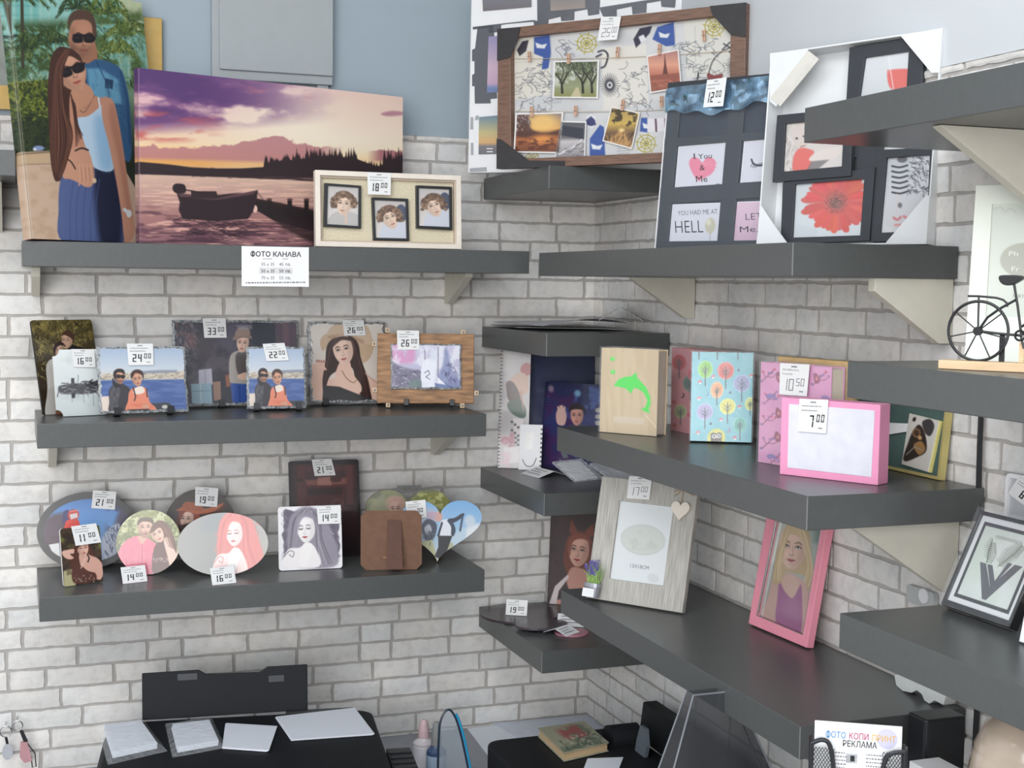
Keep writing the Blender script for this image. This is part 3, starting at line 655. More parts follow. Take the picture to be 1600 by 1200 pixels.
    P.poly([(122, 190), (140, 186), (158, 172), (166, 160), (170, 166), (174, 196), (180, 236), (178, 270), (150, 266), (138, 240), (128, 208)], (196, 220, 240), sm=True); P.poly([(150, 190), (172, 200), (178, 262), (158, 262)], (146, 190, 226), .8, 6, sm=True); P.line([(158, 172), (156, 158)], 2.6, (220, 226, 236))
    P.line([(128, 176), (138, 170), (148, 154)], 1, (50, 36, 34), sm=True); P.line([(122, 170), (134, 180), (150, 154)], .8, (70, 50, 40), sm=True)
    P.poly([(120, 130), (142, 140), (148, 158), (130, 176), (118, 170)], (206, 150, 120), sm=True)
    # woman's far arm, crossed hands
    P.poly([(162, 158), (178, 164), (186, 190), (196, 250), (204, 310), (212, 360), (204, 378), (196, 376), (192, 340), (184, 290), (172, 230), (162, 190)], (208, 150, 124), sm=True); P.poly([(178, 168), (190, 220), (202, 300), (208, 340), (200, 330), (186, 250), (172, 190)], (170, 112, 90), .5, 3, sm=True)
    P.poly([(96, 244), (104, 236), (116, 236), (124, 232), (138, 236), (146, 256), (150, 280), (146, 294), (136, 296), (126, 290), (112, 284), (100, 280)], (212, 158, 130), sm=True)
    for a in range(4): P.line([(126+a*6, 262), (128+a*6.2, 282), (126+a*6.5, 294-a*1.5)], [3.6, 3.2, 2], (220, 166, 138), 1, sm=True); P.line([(129+a*6, 266), (131+a*6.2, 288)], .7, (150, 96, 76), .8)
    P.line([(120, 240), (130, 236), (140, 239)], 2.6, (52, 36, 34), sm=True); P.line([(106, 252), (114, 258), (120, 268)], 2, (40, 32, 34), sm=True); P.ell(150, 286, 3, 4, (230, 205, 170)); P.line([(196, 330), (204, 336)], 5, (226, 232, 236)); P.ell(203, 336, 4, 6, (232, 236, 238))
    P.face(114, 116, 64, (212, 158, 130), (60, 38, 32), -.32, .25, 'shades', (196, 96, 90), None, .8)
    P.poly([(96, 82), (112, 80), (126, 90), (132, 104), (126, 100), (112, 92), (100, 96), (92, 116), (94, 136), (102, 150), (104, 180), (112, 220), (106, 262), (92, 288), (84, 270), (78, 200), (76, 140), (82, 98)], (76, 46, 38), 1, .7, sm=True)
    P.hair([(104, 82), (88, 110), (84, 170), (80, 230), (86, 270)], [(112, 84), (100, 116), (104, 170), (116, 220), (98, 284)], 60, [(110, 70, 54), (58, 34, 30), (134, 90, 68), (90, 56, 46)], 1.5, 3)
    P.hair([(120, 170), (124, 200), (132, 216)], [(112, 150), (118, 190), (120, 236)], 16, [(88, 56, 46), (60, 38, 34)], 1.5, 4)
    P.poly([(-10, -60), (10, -60), (56, 384), (40, 384)], (255, 255, 255), .07, .4); P.line([(8, -49), (53, 380)], 1, (236, 224, 205), .5)
    return P
SQ = [(217, 104), (629, 155), (629, 392), (217, 383)]
def art_sunset():
    P = Pic(SQ, (200, 160, 150), 1.7); Yd = 1; S = (slice(None), slice(None))
    t = P.Y-(P.X-217)*.02
    k = [90, 150, 190, 225, 240, 254, 270, 300, 340, 395]; cs = [(206, 150, 184), (228, 184, 190), (238, 200, 186), (246, 214, 172), (248, 200, 120), (232, 168, 92), (216, 184, 164), (200, 160, 148), (168, 120, 116), (140, 98, 110)]
    P.c = np.stack([np.interp(t, k, [c[i] for c in cs]) for i in range(3)], -1)
    g = np.clip(1.25-np.hypot((P.X-545)/230, (P.Y-200)/80), 0, 1); P.put(S, g, (254, 244, 222), .97); g = np.clip((P.X-440)/120, 0, 1)*np.clip((240-P.Y)/60, 0, 1); P.put(S, g, (242, 206, 190), .6)
    d = vnoise((P.X+P.Y*.6)/62, (P.Y-P.X*.13)/21, 21, 5); m = np.clip((d-.28)/.2, 0, 1)*np.clip((214-P.Y+(P.X-217)*-.06)/22, 0, 1)*np.clip(1.7-(P.X-217)/190-np.clip(150-P.Y, 0, 99)/260, 0, 1); P.put(S, m, (116, 72, 126), .95)
    m = np.clip((d-.42)/.2, 0, 1)*np.clip((196-P.Y)/24, 0, 1)*np.clip(1.5-(P.X-217)/170, 0, 1); P.put(S, m, (84, 56, 112), .85)
    d2 = vnoise((P.X)/50, P.Y/11, 33, 5); m = np.clip((d2-.45)/.15, 0, 1)*np.clip((P.Y-168)/14, 0, 1)*np.clip((226-P.Y)/12, 0, 1)*np.clip((360-P.X)/90, 0, 1); P.put(S, m, (198, 92, 92), .85)
    m = np.clip((d2-.5)/.12, 0, 1)*np.clip((P.Y-120)/14, 0, 1)*np.clip((190-P.Y)/20, 0, 1)*np.clip((P.X-380)/40, 0, 1)*np.clip((500-P.X)/60, 0, 1); P.put(S, m, (206, 128, 140), .7)
    dd = vnoise(P.X/16, P.Y/9, 8, 4)*14; top = 228+np.sin(P.X/37.)*4+dd-8-6*np.exp(-((P.X-430)/40)**2)*1.6; m = np.clip((P.Y-top)/2, 0, 1)*np.clip((252+(P.X-217)*.03-P.Y)/7, 0, 1)*np.clip((540-P.X)/40, 0, 1); P.put(S, m, (186, 122, 128), .85)
    top = 232+dd-4; m = np.clip((P.Y-top)/2, 0, 1)*np.clip((P.X-575)/20, 0, 1)*np.clip((256-P.Y)/5, 0, 1); P.put(S, m, (170, 106, 116), .9); P.poly([(596, 180), (612, 176), (630, 178), (630, 182), (606, 184)], (176, 118, 140), .8, 1.5, sm=True)
    # far shore and firs
    P.poly([(217, 253), (250, 256), (270, 258), (300, 262), (340, 264), (380, 264), (415, 262), (424, 254), (470, 250), (520, 244), (560, 250), (590, 262), (605, 256), (629, 244), (629, 292), (560, 288), (480, 284), (400, 280), (300, 276), (217, 273)], (46, 30, 36))
    r = random.Random(2)
    for i in range(110):
        x = 418+i*1.95; b = 262 if x < 560 or x > 600 else 270; h = r.uniform(8, 24)*(1.3 if 450 < x < 560 or x > 600 else .8); P.poly([(x-3.4, b), (x-1.6, b-h*.6), (x, b-h), (x+1.6, b-h*.6), (x+3.4, b)], (44, 28, 34), 1, .4)
    P.strokes([(217, 262), (629, 270), (629, 290), (217, 274)], 120, [(60, 40, 46), (36, 24, 30)], 10, 1.2, 0, .1, 3, .6)
    # water ripples
    P.noise((240, 196, 176), 30, 51, .5, .7, .8, sy=2.2, box=(217, 276, 640, 330, 8)); P.noise((98, 62, 74), 34, 52, .48, .62, .8, sy=3.4, box=(200, 320, 700, 420, 14)); P.noise((232, 178, 164), 26, 57, .55, .68, .85, sy=3, box=(217, 320, 640, 420, 14)); P.noise((74, 44, 60), 40, 58, .55, .66, .8, sy=4, box=(200, 345, 500, 420, 10))
    # jetty
    P.poly([(402, 312), (440, 318), (490, 330), (560, 350), (560, 372), (490, 362), (430, 346), (400, 328)], (34, 22, 26)); P.line([(400, 312), (470, 326), (560, 346)], 3, (60, 40, 42))
    for x in (424, 456, 482): P.poly([(x-4, 312), (x+3, 313), (x+3, 340), (x-4, 340)], (28, 18, 22)); P.ell(x, 313, 4, 2, (90, 62, 60))
    P.poly([(432, 342), (500, 352), (560, 366), (560, 400), (470, 372)], (42, 26, 32), .8, 3, sm=True); P.ell(401, 328, 4, 6, (238, 196, 180)); P.line([(404, 300), (416, 316)], .8, (40, 26, 30))
    # boat and outboard
    P.poly([(277, 303), (300, 306), (340, 308), (380, 304), (406, 298), (404, 312), (398, 332), (390, 344), (340, 348), (286, 344), (280, 330), (282, 318)], (44, 28, 36)); P.poly([(278, 303), (340, 309), (405, 299), (398, 305), (340, 314), (283, 309)], (104, 74, 78), .8); P.poly([(283, 310), (300, 309), (300, 300), (340, 300), (342, 306), (380, 302), (340, 312)], (50, 32, 38))
    P.poly([(271, 292), (276, 288), (288, 289), (292, 295), (290, 303), (276, 303), (271, 298)], (40, 26, 34), sm=True); P.line([(290, 298), (318, 302)], 2, (40, 26, 32)); P.line([(286, 346), (330, 350), (392, 346)], 2, (98, 66, 74), .8)
    P.strokes([(270, 346), (400, 348), (380, 372), (290, 372)], 60, [(50, 30, 42), (70, 44, 54)], 22, 2, 0, .1, 5, .8)
    P.line([(218, 100), (217, 386)], 1.2, (200, 170, 190), .5)
    return P
def canvas_print(F, pic, name, label, side, t, step=1.15, wrap=0):
    lift(F, t); mb = MB(); W, H = F.W, F.H
    mb.box((0, 0, -t), (W, H, -.0006), mat(name+'_side', side, .7, bump=.2, scale=300)); root = mb.build(name, mw=F.mw)
    mb = MB(); art_rect(mb, pic, [(0, H), (W, H), (W, 0), (0, 0)], .0002, printmat(.6), step); mb.build('printed_picture', root); tag(root, label, 'canvas print')
    if wrap:    # picture carried round the left side of the stretcher
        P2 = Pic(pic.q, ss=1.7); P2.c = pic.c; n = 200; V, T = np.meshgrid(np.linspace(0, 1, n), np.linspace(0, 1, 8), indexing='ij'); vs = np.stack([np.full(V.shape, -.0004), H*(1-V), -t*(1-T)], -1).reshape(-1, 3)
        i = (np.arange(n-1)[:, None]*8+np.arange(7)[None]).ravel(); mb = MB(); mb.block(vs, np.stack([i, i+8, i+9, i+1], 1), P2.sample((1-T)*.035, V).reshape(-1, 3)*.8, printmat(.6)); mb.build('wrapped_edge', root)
    return root
FC = fit(CQ, Z1, y0=-.30, y1=-.11, th=7, wy=200, thw=.6, ymax=-.05); canvas_print(FC, art_couple(), 'couple_canvas', 'tall canvas print of a couple in sunglasses before palm trees, on the top shelf', (96, 60, 52), .025, wrap=1)
FS = fit(SQ, Z1, y0=-.295, y1=-.1, th=10); canvas_print(FS, art_sunset(), 'sunset_canvas', 'wide canvas print of a moored boat under a purple sunset sky', (88, 56, 96), .02, wrap=1)
M_GOLD = mat('gold_board', (176, 146, 84), .45, metal=.35)
FG = fit([(205, 24), (251, 30), (258, 380), (214, 378)], Z1, y0=-.02, y1=-.02, th=0, thw=8, ymax=-.018); lift(FG, .01)
mb = MB(); mb.box((0, 0, -.01), (FG.W, FG.H, 0), M_GOLD); tag(mb.build('gold_board', mw=FG.mw, bevel=.001), 'plain gold board showing a strip behind the couple canvas', 'board')
mb = MB(); p0 = onY(-60, 0, -.02); p1 = onY(17, 171, -.02); mb.box((p0[0], -.02, p1[2]), (p1[0], -.0075, p1[2]+.05), M_GOLD); mb.box((p0[0], -.02, p1[2]+.05), (p1[0]-.006, -.0075, p0[2]), mat('grey_art', (140, 146, 140), .6, var=.2, scale=30)); tag(mb.build('hanging_picture'), 'grey picture with a gold lower edge hung on the wall at the left border', 'picture')

# cream triple frame
FT = lift(fit([(494, 267), (722, 275), (720, 390), (492, 386)], Z1, y0=-.285, y1=-.285), .02); W, H = FT.W, FT.H
root = empty('triple_photo_frame', FT.mw); b = .011
mb = MB(); O = [(0, 0), (W, 0), (W, H), (0, H)]; I = [(b, b), (W-b, b), (W-b, H-b), (b, H-b)]; mb.ring(O, I, -.02, 0, M_CREAM); mb.build('outer_frame', root, bevel=.001)
mb = MB(); I2 = [(b, b), (W-b, b), (W-b, H-b), (b, H-b)]; I3 = [(b+.004, b+.004), (W-b-.004, b+.004), (W-b-.004, H-b-.004), (b+.004, H-b-.004)]; mb.ring(I2, I3, -.018, -.006, mat('taupe_lining', (186, 170, 152), .6)); mb.build('inner_liner', root)
mb = MB(); mb.box((b, b, -.02), (W-b, H-b, -.014), mat('linen_back', (208, 198, 172), .8, var=.08, scale=220, bump=.4)); mb.build('linen_panel', root)
def child_pic(quad, seed, pose):
    P = Pic(quad, (206, 200, 196), 3.2); x0, y0 = quad[0]; w_ = quad[1][0]-x0; h = quad[3][1]-y0; P.grad([(y0, (196, 190, 188)), (y0+h, (224, 218, 214))])
    if pose: P.ell(x0+w_*.86, y0+h*.35, 9, 14, (74, 82, 104)); P.poly([(x0+w_*.2, y0+h*1.05), (x0+w_*.25, y0+h*.7), (x0+w_*.6, y0+h*.62), (x0+w_*.95, y0+h*.6), (x0+w_, y0+h*1.05)], (206, 210, 222), sm=True); cx_, cy_, tl = x0+w_*.5, y0+h*.48, -.35
    else: P.poly([(x0, y0+h*1.05), (x0+w_*.1, y0+h*.75), (x0+w_*.5, y0+h*.66), (x0+w_*.95, y0+h*.75), (x0+w_, y0+h*1.05)], (190, 186, 184), sm=True); cx_, cy_, tl = x0+w_*.52, y0+h*.48, .12
    P.face(cx_, cy_, h*.56, (226, 198, 178), (110, 84, 68), tl, .2 if pose else -.2, 'open', (196, 130, 118), None, .86)
    r = random.Random(seed); P.poly([(cx_-h*.2, cy_+h*.0), (cx_-h*.25, cy_-h*.16), (cx_-h*.12, cy_-h*.33), (cx_+h*.12, cy_-h*.33), (cx_+h*.25, cy_-h*.16), (cx_+h*.2, cy_), (cx_+h*.12, cy_-h*.17), (cx_-h*.1, cy_-h*.17)], (104, 80, 64), 1, 1, sm=True)
    for i in range(150):
        a = math.pi*(.9+r.random()*1.2); R = h*.28*r.uniform(.72, 1.2); x = cx_+R*math.cos(a); y = cy_+R*math.sin(a)*.95; P.ell(x, y, 2.6, 2.2, r.choice([(126, 98, 78), (92, 70, 58), (158, 128, 104), (112, 86, 70)]), .9, r.random())
    if not pose: P.line([(cx_+2, y0+h*.95), (cx_+3, y0+h*.78), (cx_, y0+h*.68)], 4, (216, 188, 170), sm=True)
    return P
for q, q2, pose in (([(509, 287), (566, 291), (564, 358), (506, 355)], [(514, 291), (562, 294), (560, 354), (511, 351)], 0), ([(582, 309), (639, 311), (639, 377), (583, 376)], [(586, 313), (635, 315), (635, 373), (587, 372)], 1), ([(652, 290), (708, 292), (707, 360), (651, 357)], [(656, 294), (704, 296), (703, 355), (655, 353)], 1)):
    mb = MB(); A = FT.pp(q)[::-1]; B_ = FT.pp(q2)[::-1]; mb.ring(A, B_, -.0138, -.004, M_BLACK); fr = mb.build('small_black_frame', root, bevel=.0006)
    mb = MB(); art_rect(mb, child_pic(q2, int(q[0][0]), pose), FT.pp(q2), -.009, printmat(.3, .3), .6); c = mb.build('photo', fr)
tag(root, 'wide cream wooden frame holding three small black photo frames of a curly child', 'photo frame')
card(FT, [(575, 270.5), (612, 272), (610.5, 306), (575, 305)], '18', '00', 'price card reading 18.00 on the cream triple frame', c=.0012)
# price list hanging on the shelf front
FSG = fit([(377, 384), (483, 387), (482, 449), (378, 447)], onY(378, 447, -.3125)[2], y0=-.3125, y1=-.3125, th=0, thw=20)
mb = MB(); mb.box((0, 0, 0), (FSG.W, FSG.H, .0006), M_WHITE); z = .0009
text(mb, FSG, 'ФОТО КАНАВА', (391, 400.5), (470.5, 402), 8, z, M_INK, .02)
mb.add([(*FSG.p(*q), .0008) for q in ((405, 418), (457, 419), (457, 429), (405, 428))], [[3, 2, 1, 0]], mat('grey_band', (212, 212, 212), .6))
for i, (a_, b_) in enumerate((('35 x 35', '45 лв.'), ('50 x 35', '50 лв.'), ('70 x 35', '55 лв.'))):
    y = 415.5+i*10.6; text(mb, FSG, a_, (408, y), (428.5, y+.3), 5.2, z, M_GREY if i != 1 else M_INK, .01); text(mb, FSG, b_, (436, y+.3), (454.5, y+.6), 5.2, z, M_GREY if i != 1 else M_INK, .01)
text(mb, FSG, 'размер', (411, 405.5), (425, 405.7), 2.4, z, M_GREY); text(mb, FSG, 'цена', (441, 405.8), (449.5, 406), 2.4, z, M_GREY)
x = 384
r = random.Random(1)
while x < 474: l = r.uniform(1.5, 5); mb.add([(*FSG.p(*q), z) for q in ((x, 441), (x+l, 441), (x+l, 443), (x, 443))], [[3, 2, 1, 0]], M_GREY); x += l+1.1
tag(mb.build('price_list', mw=FSG.mw), 'white price list for canvas photos taped to the top shelf edge', 'sign')
# ================================================================== middle left shelf
def art_wedding(q):
    P = Pic(q, (54, 46, 30), 2.2); P.grad([(500, (96, 86, 52)), (560, (62, 52, 32)), (650, (34, 26, 20))]); P.noise((146, 132, 74), 9, 3, .5, .68, .8, box=(40, 495, 150, 560, 10))
    P.strokes([(46, 500), (146, 498), (150, 560), (52, 600)], 330, [(142, 126, 66), (98, 84, 44), (56, 48, 28), (178, 164, 104), (38, 32, 22)], 8, 1.3, 1.5, 1.1, 5)
    P.poly([(98, 560), (112, 540), (128, 545), (150, 560), (160, 660), (90, 660)], (34, 28, 28)); P.poly([(72, 572), (84, 562), (96, 572), (100, 650), (72, 650), (74, 610)], (202, 198, 192), sm=True); P.poly([(74, 610), (72, 650), (96, 650), (92, 600)], (186, 182, 178))
    P.face(104, 534, 24, (206, 166, 142), (70, 48, 40), .05, -.8, 'closed'); P.poly([(95, 527), (98, 520), (106, 518), (114, 524), (115, 536), (110, 530), (100, 525)], (78, 52, 42), sm=True)
    P.face(91, 549, 20, (212, 172, 150), (50, 30, 26), -.4, .6, 'closed'); P.poly([(82, 548), (86, 538), (96, 536), (102, 544), (96, 541), (88, 545), (85, 556)], (52, 30, 26), sm=True); return P
q = [(47, 502), (143, 500), (163, 645), (68, 648)]; F = fit(q, Z2, th=12)
plaque(F, art_wedding(q), rnd_rect(0, 0, F.W, F.H, .006), 'photo_plaque', 'tall dark photo panel of a kissing wedding couple, left end of the slate shelf', edge=M_BLACKM, group='coated photo plaques', cat='plaque')
def concave(W, H, r, corners):
    P = []
    for cx_, cy_, a0 in ((W, H, 270), (0, H, 0), (0, 0, 90), (W, 0, 180)):
        if (cx_ > 0, cy_ > 0) not in corners: P.append((cx_, cy_)); continue
        for k in range(8): a = math.radians(a0-90*k/7); P.append((cx_+r*math.cos(a), cy_+r*math.sin(a)))
    return P
def art_boatink(q):
    P = Pic(q, (226, 230, 230), 2.4); P.grad([(546, (236, 240, 240)), (650, (206, 214, 214))]); P.noise((198, 206, 206), 20, 6, .45, .7, .7)
    P.poly([(92, 606), (110, 602), (130, 601), (152, 598), (152, 614), (130, 617), (108, 618), (94, 616)], (58, 58, 64), .9, 1.2, sm=True); P.strokes([(92, 600), (152, 596), (152, 618), (92, 618)], 90, [(40, 42, 48), (120, 110, 112), (190, 190, 190), (80, 64, 66)], 7, 1.1, 0, .5, 4)
    for x in (112, 121, 130, 137, 145): P.line([(x, 614), (x+1, 614+random.Random(x).uniform(8, 24))], .8, (110, 114, 120), .8)
    P.poly([(111, 593), (116, 593), (116, 602), (111, 602)], (64, 64, 70)); P.poly([(112, 617), (118, 617), (117, 624), (112, 624)], (48, 48, 52)); P.line([(122, 601), (122, 588)], .8, (90, 90, 96)); P.line([(92, 612), (90, 622)], 1.4, (90, 80, 80)); P.strokes([(130, 598), (152, 595), (152, 604), (132, 606)], 30, [(38, 40, 44), (70, 70, 74)], 4, 1.4, -.2, .5, 9); return P
q = [(81, 548), (158, 546), (164, 649), (90, 652)]; F = fit(q, Z2, th=12)
plaque(F, art_boatink(q), concave(F.W, F.H, .014, {(False, True), (False, False)}), 'photo_plaque', 'white plaque with scooped corners and an ink boat scene, priced 16.00', group='coated photo plaques')
card(F, [(110, 547), (147, 547), (149, 576), (114, 576)], '16', '00', 'price card reading 16.00 on the white scooped plaque')
def art_sea(q, x0, y0, k, ks=1):
    """two seated people before a blue bay; x0,y0 top left, k scale"""
    P = Pic(q, (170, 190, 214), 2.6); T = lambda a, b: (x0+a*k*ks, y0+b*k); TT = lambda L: [T(*p) for p in L]
    P.grad([(y0, (168, 188, 214)), (y0+38*k, (206, 214, 224)), (y0+44*k, (214, 210, 204))])
    P.poly(TT([(0, 50), (12, 44), (30, 46), (60, 42), (90, 41), (120, 40), (142, 40), (142, 56), (0, 58)]), (206, 194, 178), 1, .8); P.strokes(TT([(0, 46), (142, 41), (142, 54), (0, 56)]), 160, [(232, 222, 206), (150, 140, 128), (186, 160, 130), (112, 110, 104)], 5*k, 1.1, 0, .5, 7)
    P.poly(TT([(60, 40), (100, 38), (125, 38), (125, 42), (60, 44)]), (120, 130, 150), .7, 1); P.poly(TT([(0, 54), (142, 52), (142, 104), (0, 104)]), (74, 98, 156)); P.noise((98, 122, 176), 20, 9, .45, .6, .8, sy=3, box=(x0, y0+54*k, x0+150*k, y0+110*k, 2)); P.line(TT([(0, 54.5), (142, 52.5)]), 1, (200, 206, 214), .7)
    P.poly(TT([(0, 80), (18, 79), (24, 84), (22, 106), (0, 106)]), (232, 216, 204), 1, .6); P.poly(TT([(80, 92), (96, 90), (112, 90), (118, 98), (110, 104), (84, 104)]), (58, 58, 60), .9, 1, sm=True); P.ell(*T(106, 96), 5*k, 3*k, (200, 198, 190))
    P.poly(TT([(20, 104), (19, 88), (18, 74), (22, 64), (32, 58), (44, 62), (52, 70), (54, 88), (52, 104)]), (58, 54, 60), sm=True); P.poly(TT([(22, 66), (32, 60), (36, 72), (32, 90), (34, 104), (21, 104), (19, 84)]), (86, 84, 90), .9, 1, sm=True); P.strokes(TT([(22, 66), (32, 64), (32, 100), (22, 100)]), 14, [(130, 130, 134), (50, 50, 54)], 8*k, 1, 1.5, .4, 4)
    P.face(*T(35.5, 49), 22*k, (202, 150, 124), (40, 30, 30), .06, .3, 'shades', beard=(60, 46, 42)); P.poly(TT([(25, 48), (26, 40), (33, 36), (41, 38), (43, 45), (37, 42), (30, 43), (29, 54)]), (46, 38, 40), sm=True); P.poly(TT([(24, 50), (29, 58), (38, 62), (30, 66), (24, 60)]), (46, 42, 48), sm=True)
    P.poly(TT([(46, 104), (48, 86), (50, 72), (58, 66), (70, 64), (78, 70), (82, 88), (92, 98), (84, 104)]), (232, 140, 112), 1, .5, sm=True); P.poly(TT([(56, 74), (60, 66), (70, 64), (74, 72), (66, 76)]), (240, 226, 214), sm=True); P.line(TT([(56, 66), (60, 80), (58, 86)]), 2*k, (70, 50, 54)); P.line(TT([(77, 68), (78, 80)]), 2*k, (70, 50, 54))
    P.poly(TT([(52, 92), (66, 90), (82, 92), (90, 98), (78, 98), (64, 96)]), (222, 126, 98), .9, 1, sm=True); P.ell(*T(76, 95), 6*k, 3*k, (212, 158, 132)); P.poly(TT([(46, 100), (80, 99), (92, 103), (60, 106)]), (50, 44, 48))
    P.face(*T(62, 53), 21*k, (210, 156, 128), (52, 34, 32), -.18, .25, 'open'); P.poly(TT([(53, 52), (52, 44), (58, 38), (67, 38), (72, 44), (72, 54), (69, 46), (60, 43), (56, 48)]), (70, 46, 42), sm=True); return P
q = [(150, 546), (290, 544), (296, 648), (156, 652)]; F = fit(q, Z2, th=12)
slate(F, art_sea(q, 152, 545, .995), 'photo_slate', 'landscape slate of two people seated above a blue bay, priced 24.00', 4, feet=[(183, 648), (266, 646)])
card(F, [(197, 542), (238, 542), (239, 575.5), (200, 576)], '24', '00', 'price card reading 24.00 on the bay slate')
q = [(384, 545), (478, 545), (480, 641), (385, 645)]; F = fit(q, Z2, th=12)
slate(F, art_sea(q, 384, 546, .93, .86), 'photo_slate', 'small slate of two people seated above a bay, priced 22.00', 5, feet=[(401, 645), (467, 643)])
card(F, [(411, 542), (445, 540.5), (452, 567.5), (417, 569)], '22', '00', 'price card reading 22.00 on the small slate')
def art_boy(q):
    P = Pic(q, (58, 54, 66), 2); P.grad([(505, (58, 54, 68)), (560, (76, 66, 76)), (634, (104, 100, 108))]); P.noise((42, 38, 50), 26, 3, .45, .6, .8)
    P.strokes([(268, 504), (300, 504), (310, 560), (272, 570)], 90, [(140, 134, 146), (40, 38, 50), (92, 84, 98), (120, 84, 78)], 10, 3, .8, 1.2, 5, .7); P.ell(298, 536, 9, 12, (120, 84, 84), .7, soft=4); P.ell(318, 545, 12, 20, (66, 58, 64), .9, soft=4); P.noise((96, 84, 92), 12, 8, .5, .65, .7, box=(300, 540, 350, 600, 8))
    P.poly([(392, 504), (430, 504), (430, 560), (392, 540)], (34, 38, 54), .9, 1); P.poly([(428, 504), (466, 504), (468, 560), (430, 560)], (86, 66, 80), .9, 1); P.poly([(440, 504), (450, 504), (452, 560), (442, 560)], (112, 82, 92), .8, 1); P.poly([(322, 512), (390, 506), (364, 560), (345, 545)], (92, 84, 104), .6, 3)
    P.poly([(309, 580), (329, 578), (331, 602), (310, 603)], (182, 178, 192)); P.line([(319, 579), (320, 602)], 1.6, (150, 146, 164)); P.poly([(298, 601), (329, 600), (331, 632), (300, 633)], (146, 172, 186)); P.line([(312, 600), (314, 632)], 2, (176, 198, 206)); P.line([(299, 612), (330, 611)], 1.6, (120, 150, 166)); P.poly([(331, 598), (343, 597), (344, 626), (333, 626)], (150, 118, 104)); P.poly([(350, 588), (362, 586), (360, 604), (352, 606)], (166, 100, 70), .8, 1)
    P.poly([(357, 562), (362, 554), (374, 550), (386, 554), (390, 566), (388, 592), (384, 604), (360, 602), (356, 580)], (168, 160, 154), sm=True); P.poly([(367, 556), (386, 556), (388, 590), (370, 586)], (88, 82, 82), .95, 1, sm=True); P.poly([(370, 588), (384, 584), (386, 594), (372, 594)], (214, 178, 158), sm=True); P.poly([(358, 600), (386, 602), (387, 630), (362, 632)], (54, 82, 152), 1, 1); P.line([(372, 604), (374, 632)], 1.2, (36, 56, 110))
    P.face(377, 540, 27, (222, 182, 162), (96, 66, 54), .1, -.2, 'open'); P.poly([(361, 534), (366, 526), (376, 522), (386, 524), (392, 532), (386, 532), (376, 531), (368, 534)], (142, 118, 108), sm=True); P.poly([(366, 528), (370, 516), (384, 515), (388, 526)], (152, 128, 116), sm=True); P.poly([(366, 512), (392, 511), (392, 518), (372, 520)], (150, 146, 160), .6, 1); return P
q = [(267, 505), (466, 503), (470, 633), (272, 634)]; F = fit(q, Z2, y0=-.055, y1=-.055, th=8, ymax=-.02)
slate(F, art_boy(q), 'photo_slate', 'large dark slate of a boy in a brimmed hat, priced 33.00', 6, feet=[(345, 634), (440, 634)])
card(F, [(314, 502.5), (349.5, 502), (351.5, 531.5), (317, 532)], '33', '00', 'price card reading 33.00 on the large dark slate')
def art_hat(q):
    P = Pic(q, (226, 216, 206), 2.4); P.grad([(505, (232, 224, 214)), (630, (222, 208, 198))]); P.strokes([(478, 506), (484, 506), (490, 628), (482, 628)], 60, [(150, 156, 156), (250, 250, 248), (110, 112, 114)], 9, 2.4, 1.4, .7, 3); P.strokes([(480, 622), (600, 622), (600, 630), (480, 630)], 70, [(120, 124, 126), (244, 244, 244), (80, 84, 86)], 8, 2, .2, .5, 4)
    P.poly([(486, 576), (494, 572), (506, 566), (514, 560), (512, 580), (506, 600), (506, 626), (490, 622)], (228, 188, 168), 1, .8, sm=True); P.poly([(504, 628), (506, 600), (520, 594), (560, 590), (586, 596), (600, 618), (598, 630)], (230, 192, 174), sm=True)
    P.poly([(500, 536), (508, 526), (524, 524), (550, 526), (572, 530), (580, 530), (584, 545), (578, 562), (566, 570), (556, 552), (536, 540), (516, 540), (504, 552)], (206, 178, 150), 1, .6, sm=True); P.poly([(512, 528), (516, 516), (530, 508), (556, 508), (576, 516), (580, 540), (560, 538), (540, 530)], (214, 188, 162), sm=True); P.poly([(514, 528), (540, 526), (566, 534), (566, 540), (540, 532), (516, 533)], (176, 142, 116), .7, 1, sm=True)
    P.poly([(510, 546), (518, 534), (534, 528), (550, 530), (560, 542), (564, 566), (572, 590), (578, 612), (580, 626), (566, 624), (556, 600), (548, 576), (520, 586), (510, 602), (506, 616), (504, 596), (508, 570)], (62, 44, 42), sm=True); P.hair([(548, 532), (558, 560), (568, 596), (574, 626)], [(556, 540), (564, 566), (576, 600), (580, 626)], 16, [(96, 66, 60), (40, 28, 28)], 1.3, 3, .6); P.hair([(516, 540), (510, 566), (508, 596)], [(522, 544), (518, 576), (510, 606)], 14, [(96, 66, 60), (40, 28, 28)], 1.3, 4, .6)
    P.poly([(530, 570), (545, 566), (551, 586), (564, 604), (560, 616), (528, 608), (522, 598)], (234, 196, 178), sm=True); P.face(536, 551, 44, (238, 202, 184), (52, 36, 34), -.2, -.2, 'open', (196, 112, 106), None, .86); P.poly([(517, 548), (520, 534), (534, 529), (546, 531), (548, 536), (534, 535), (524, 542)], (62, 44, 42), .9, .8, sm=True)
    P.line([(534, 582), (542, 594), (552, 600), (557, 596)], 1.1, (132, 96, 60), sm=True); P.poly([(505, 604), (530, 606), (556, 616), (578, 624), (590, 630), (504, 630)], (58, 56, 58), 1, .6); P.line([(570, 586), (588, 600), (600, 610)], 2, (190, 150, 132), .6)
    for i in range(4): P.line([(494+i*3.4, 566+i*.4), (496+i*3.4, 576), (500+i*3, 580)], 2.6, (232, 192, 172), sm=True); P.ell(495+i*3.5, 567+i*.3, 1, 1.6, (150, 70, 76))
    return P
q = [(479, 506), (603, 506), (606, 630), (484, 632)]; F = fit(q, Z2, y0=-.055, y1=-.055, th=8, ymax=-.02)
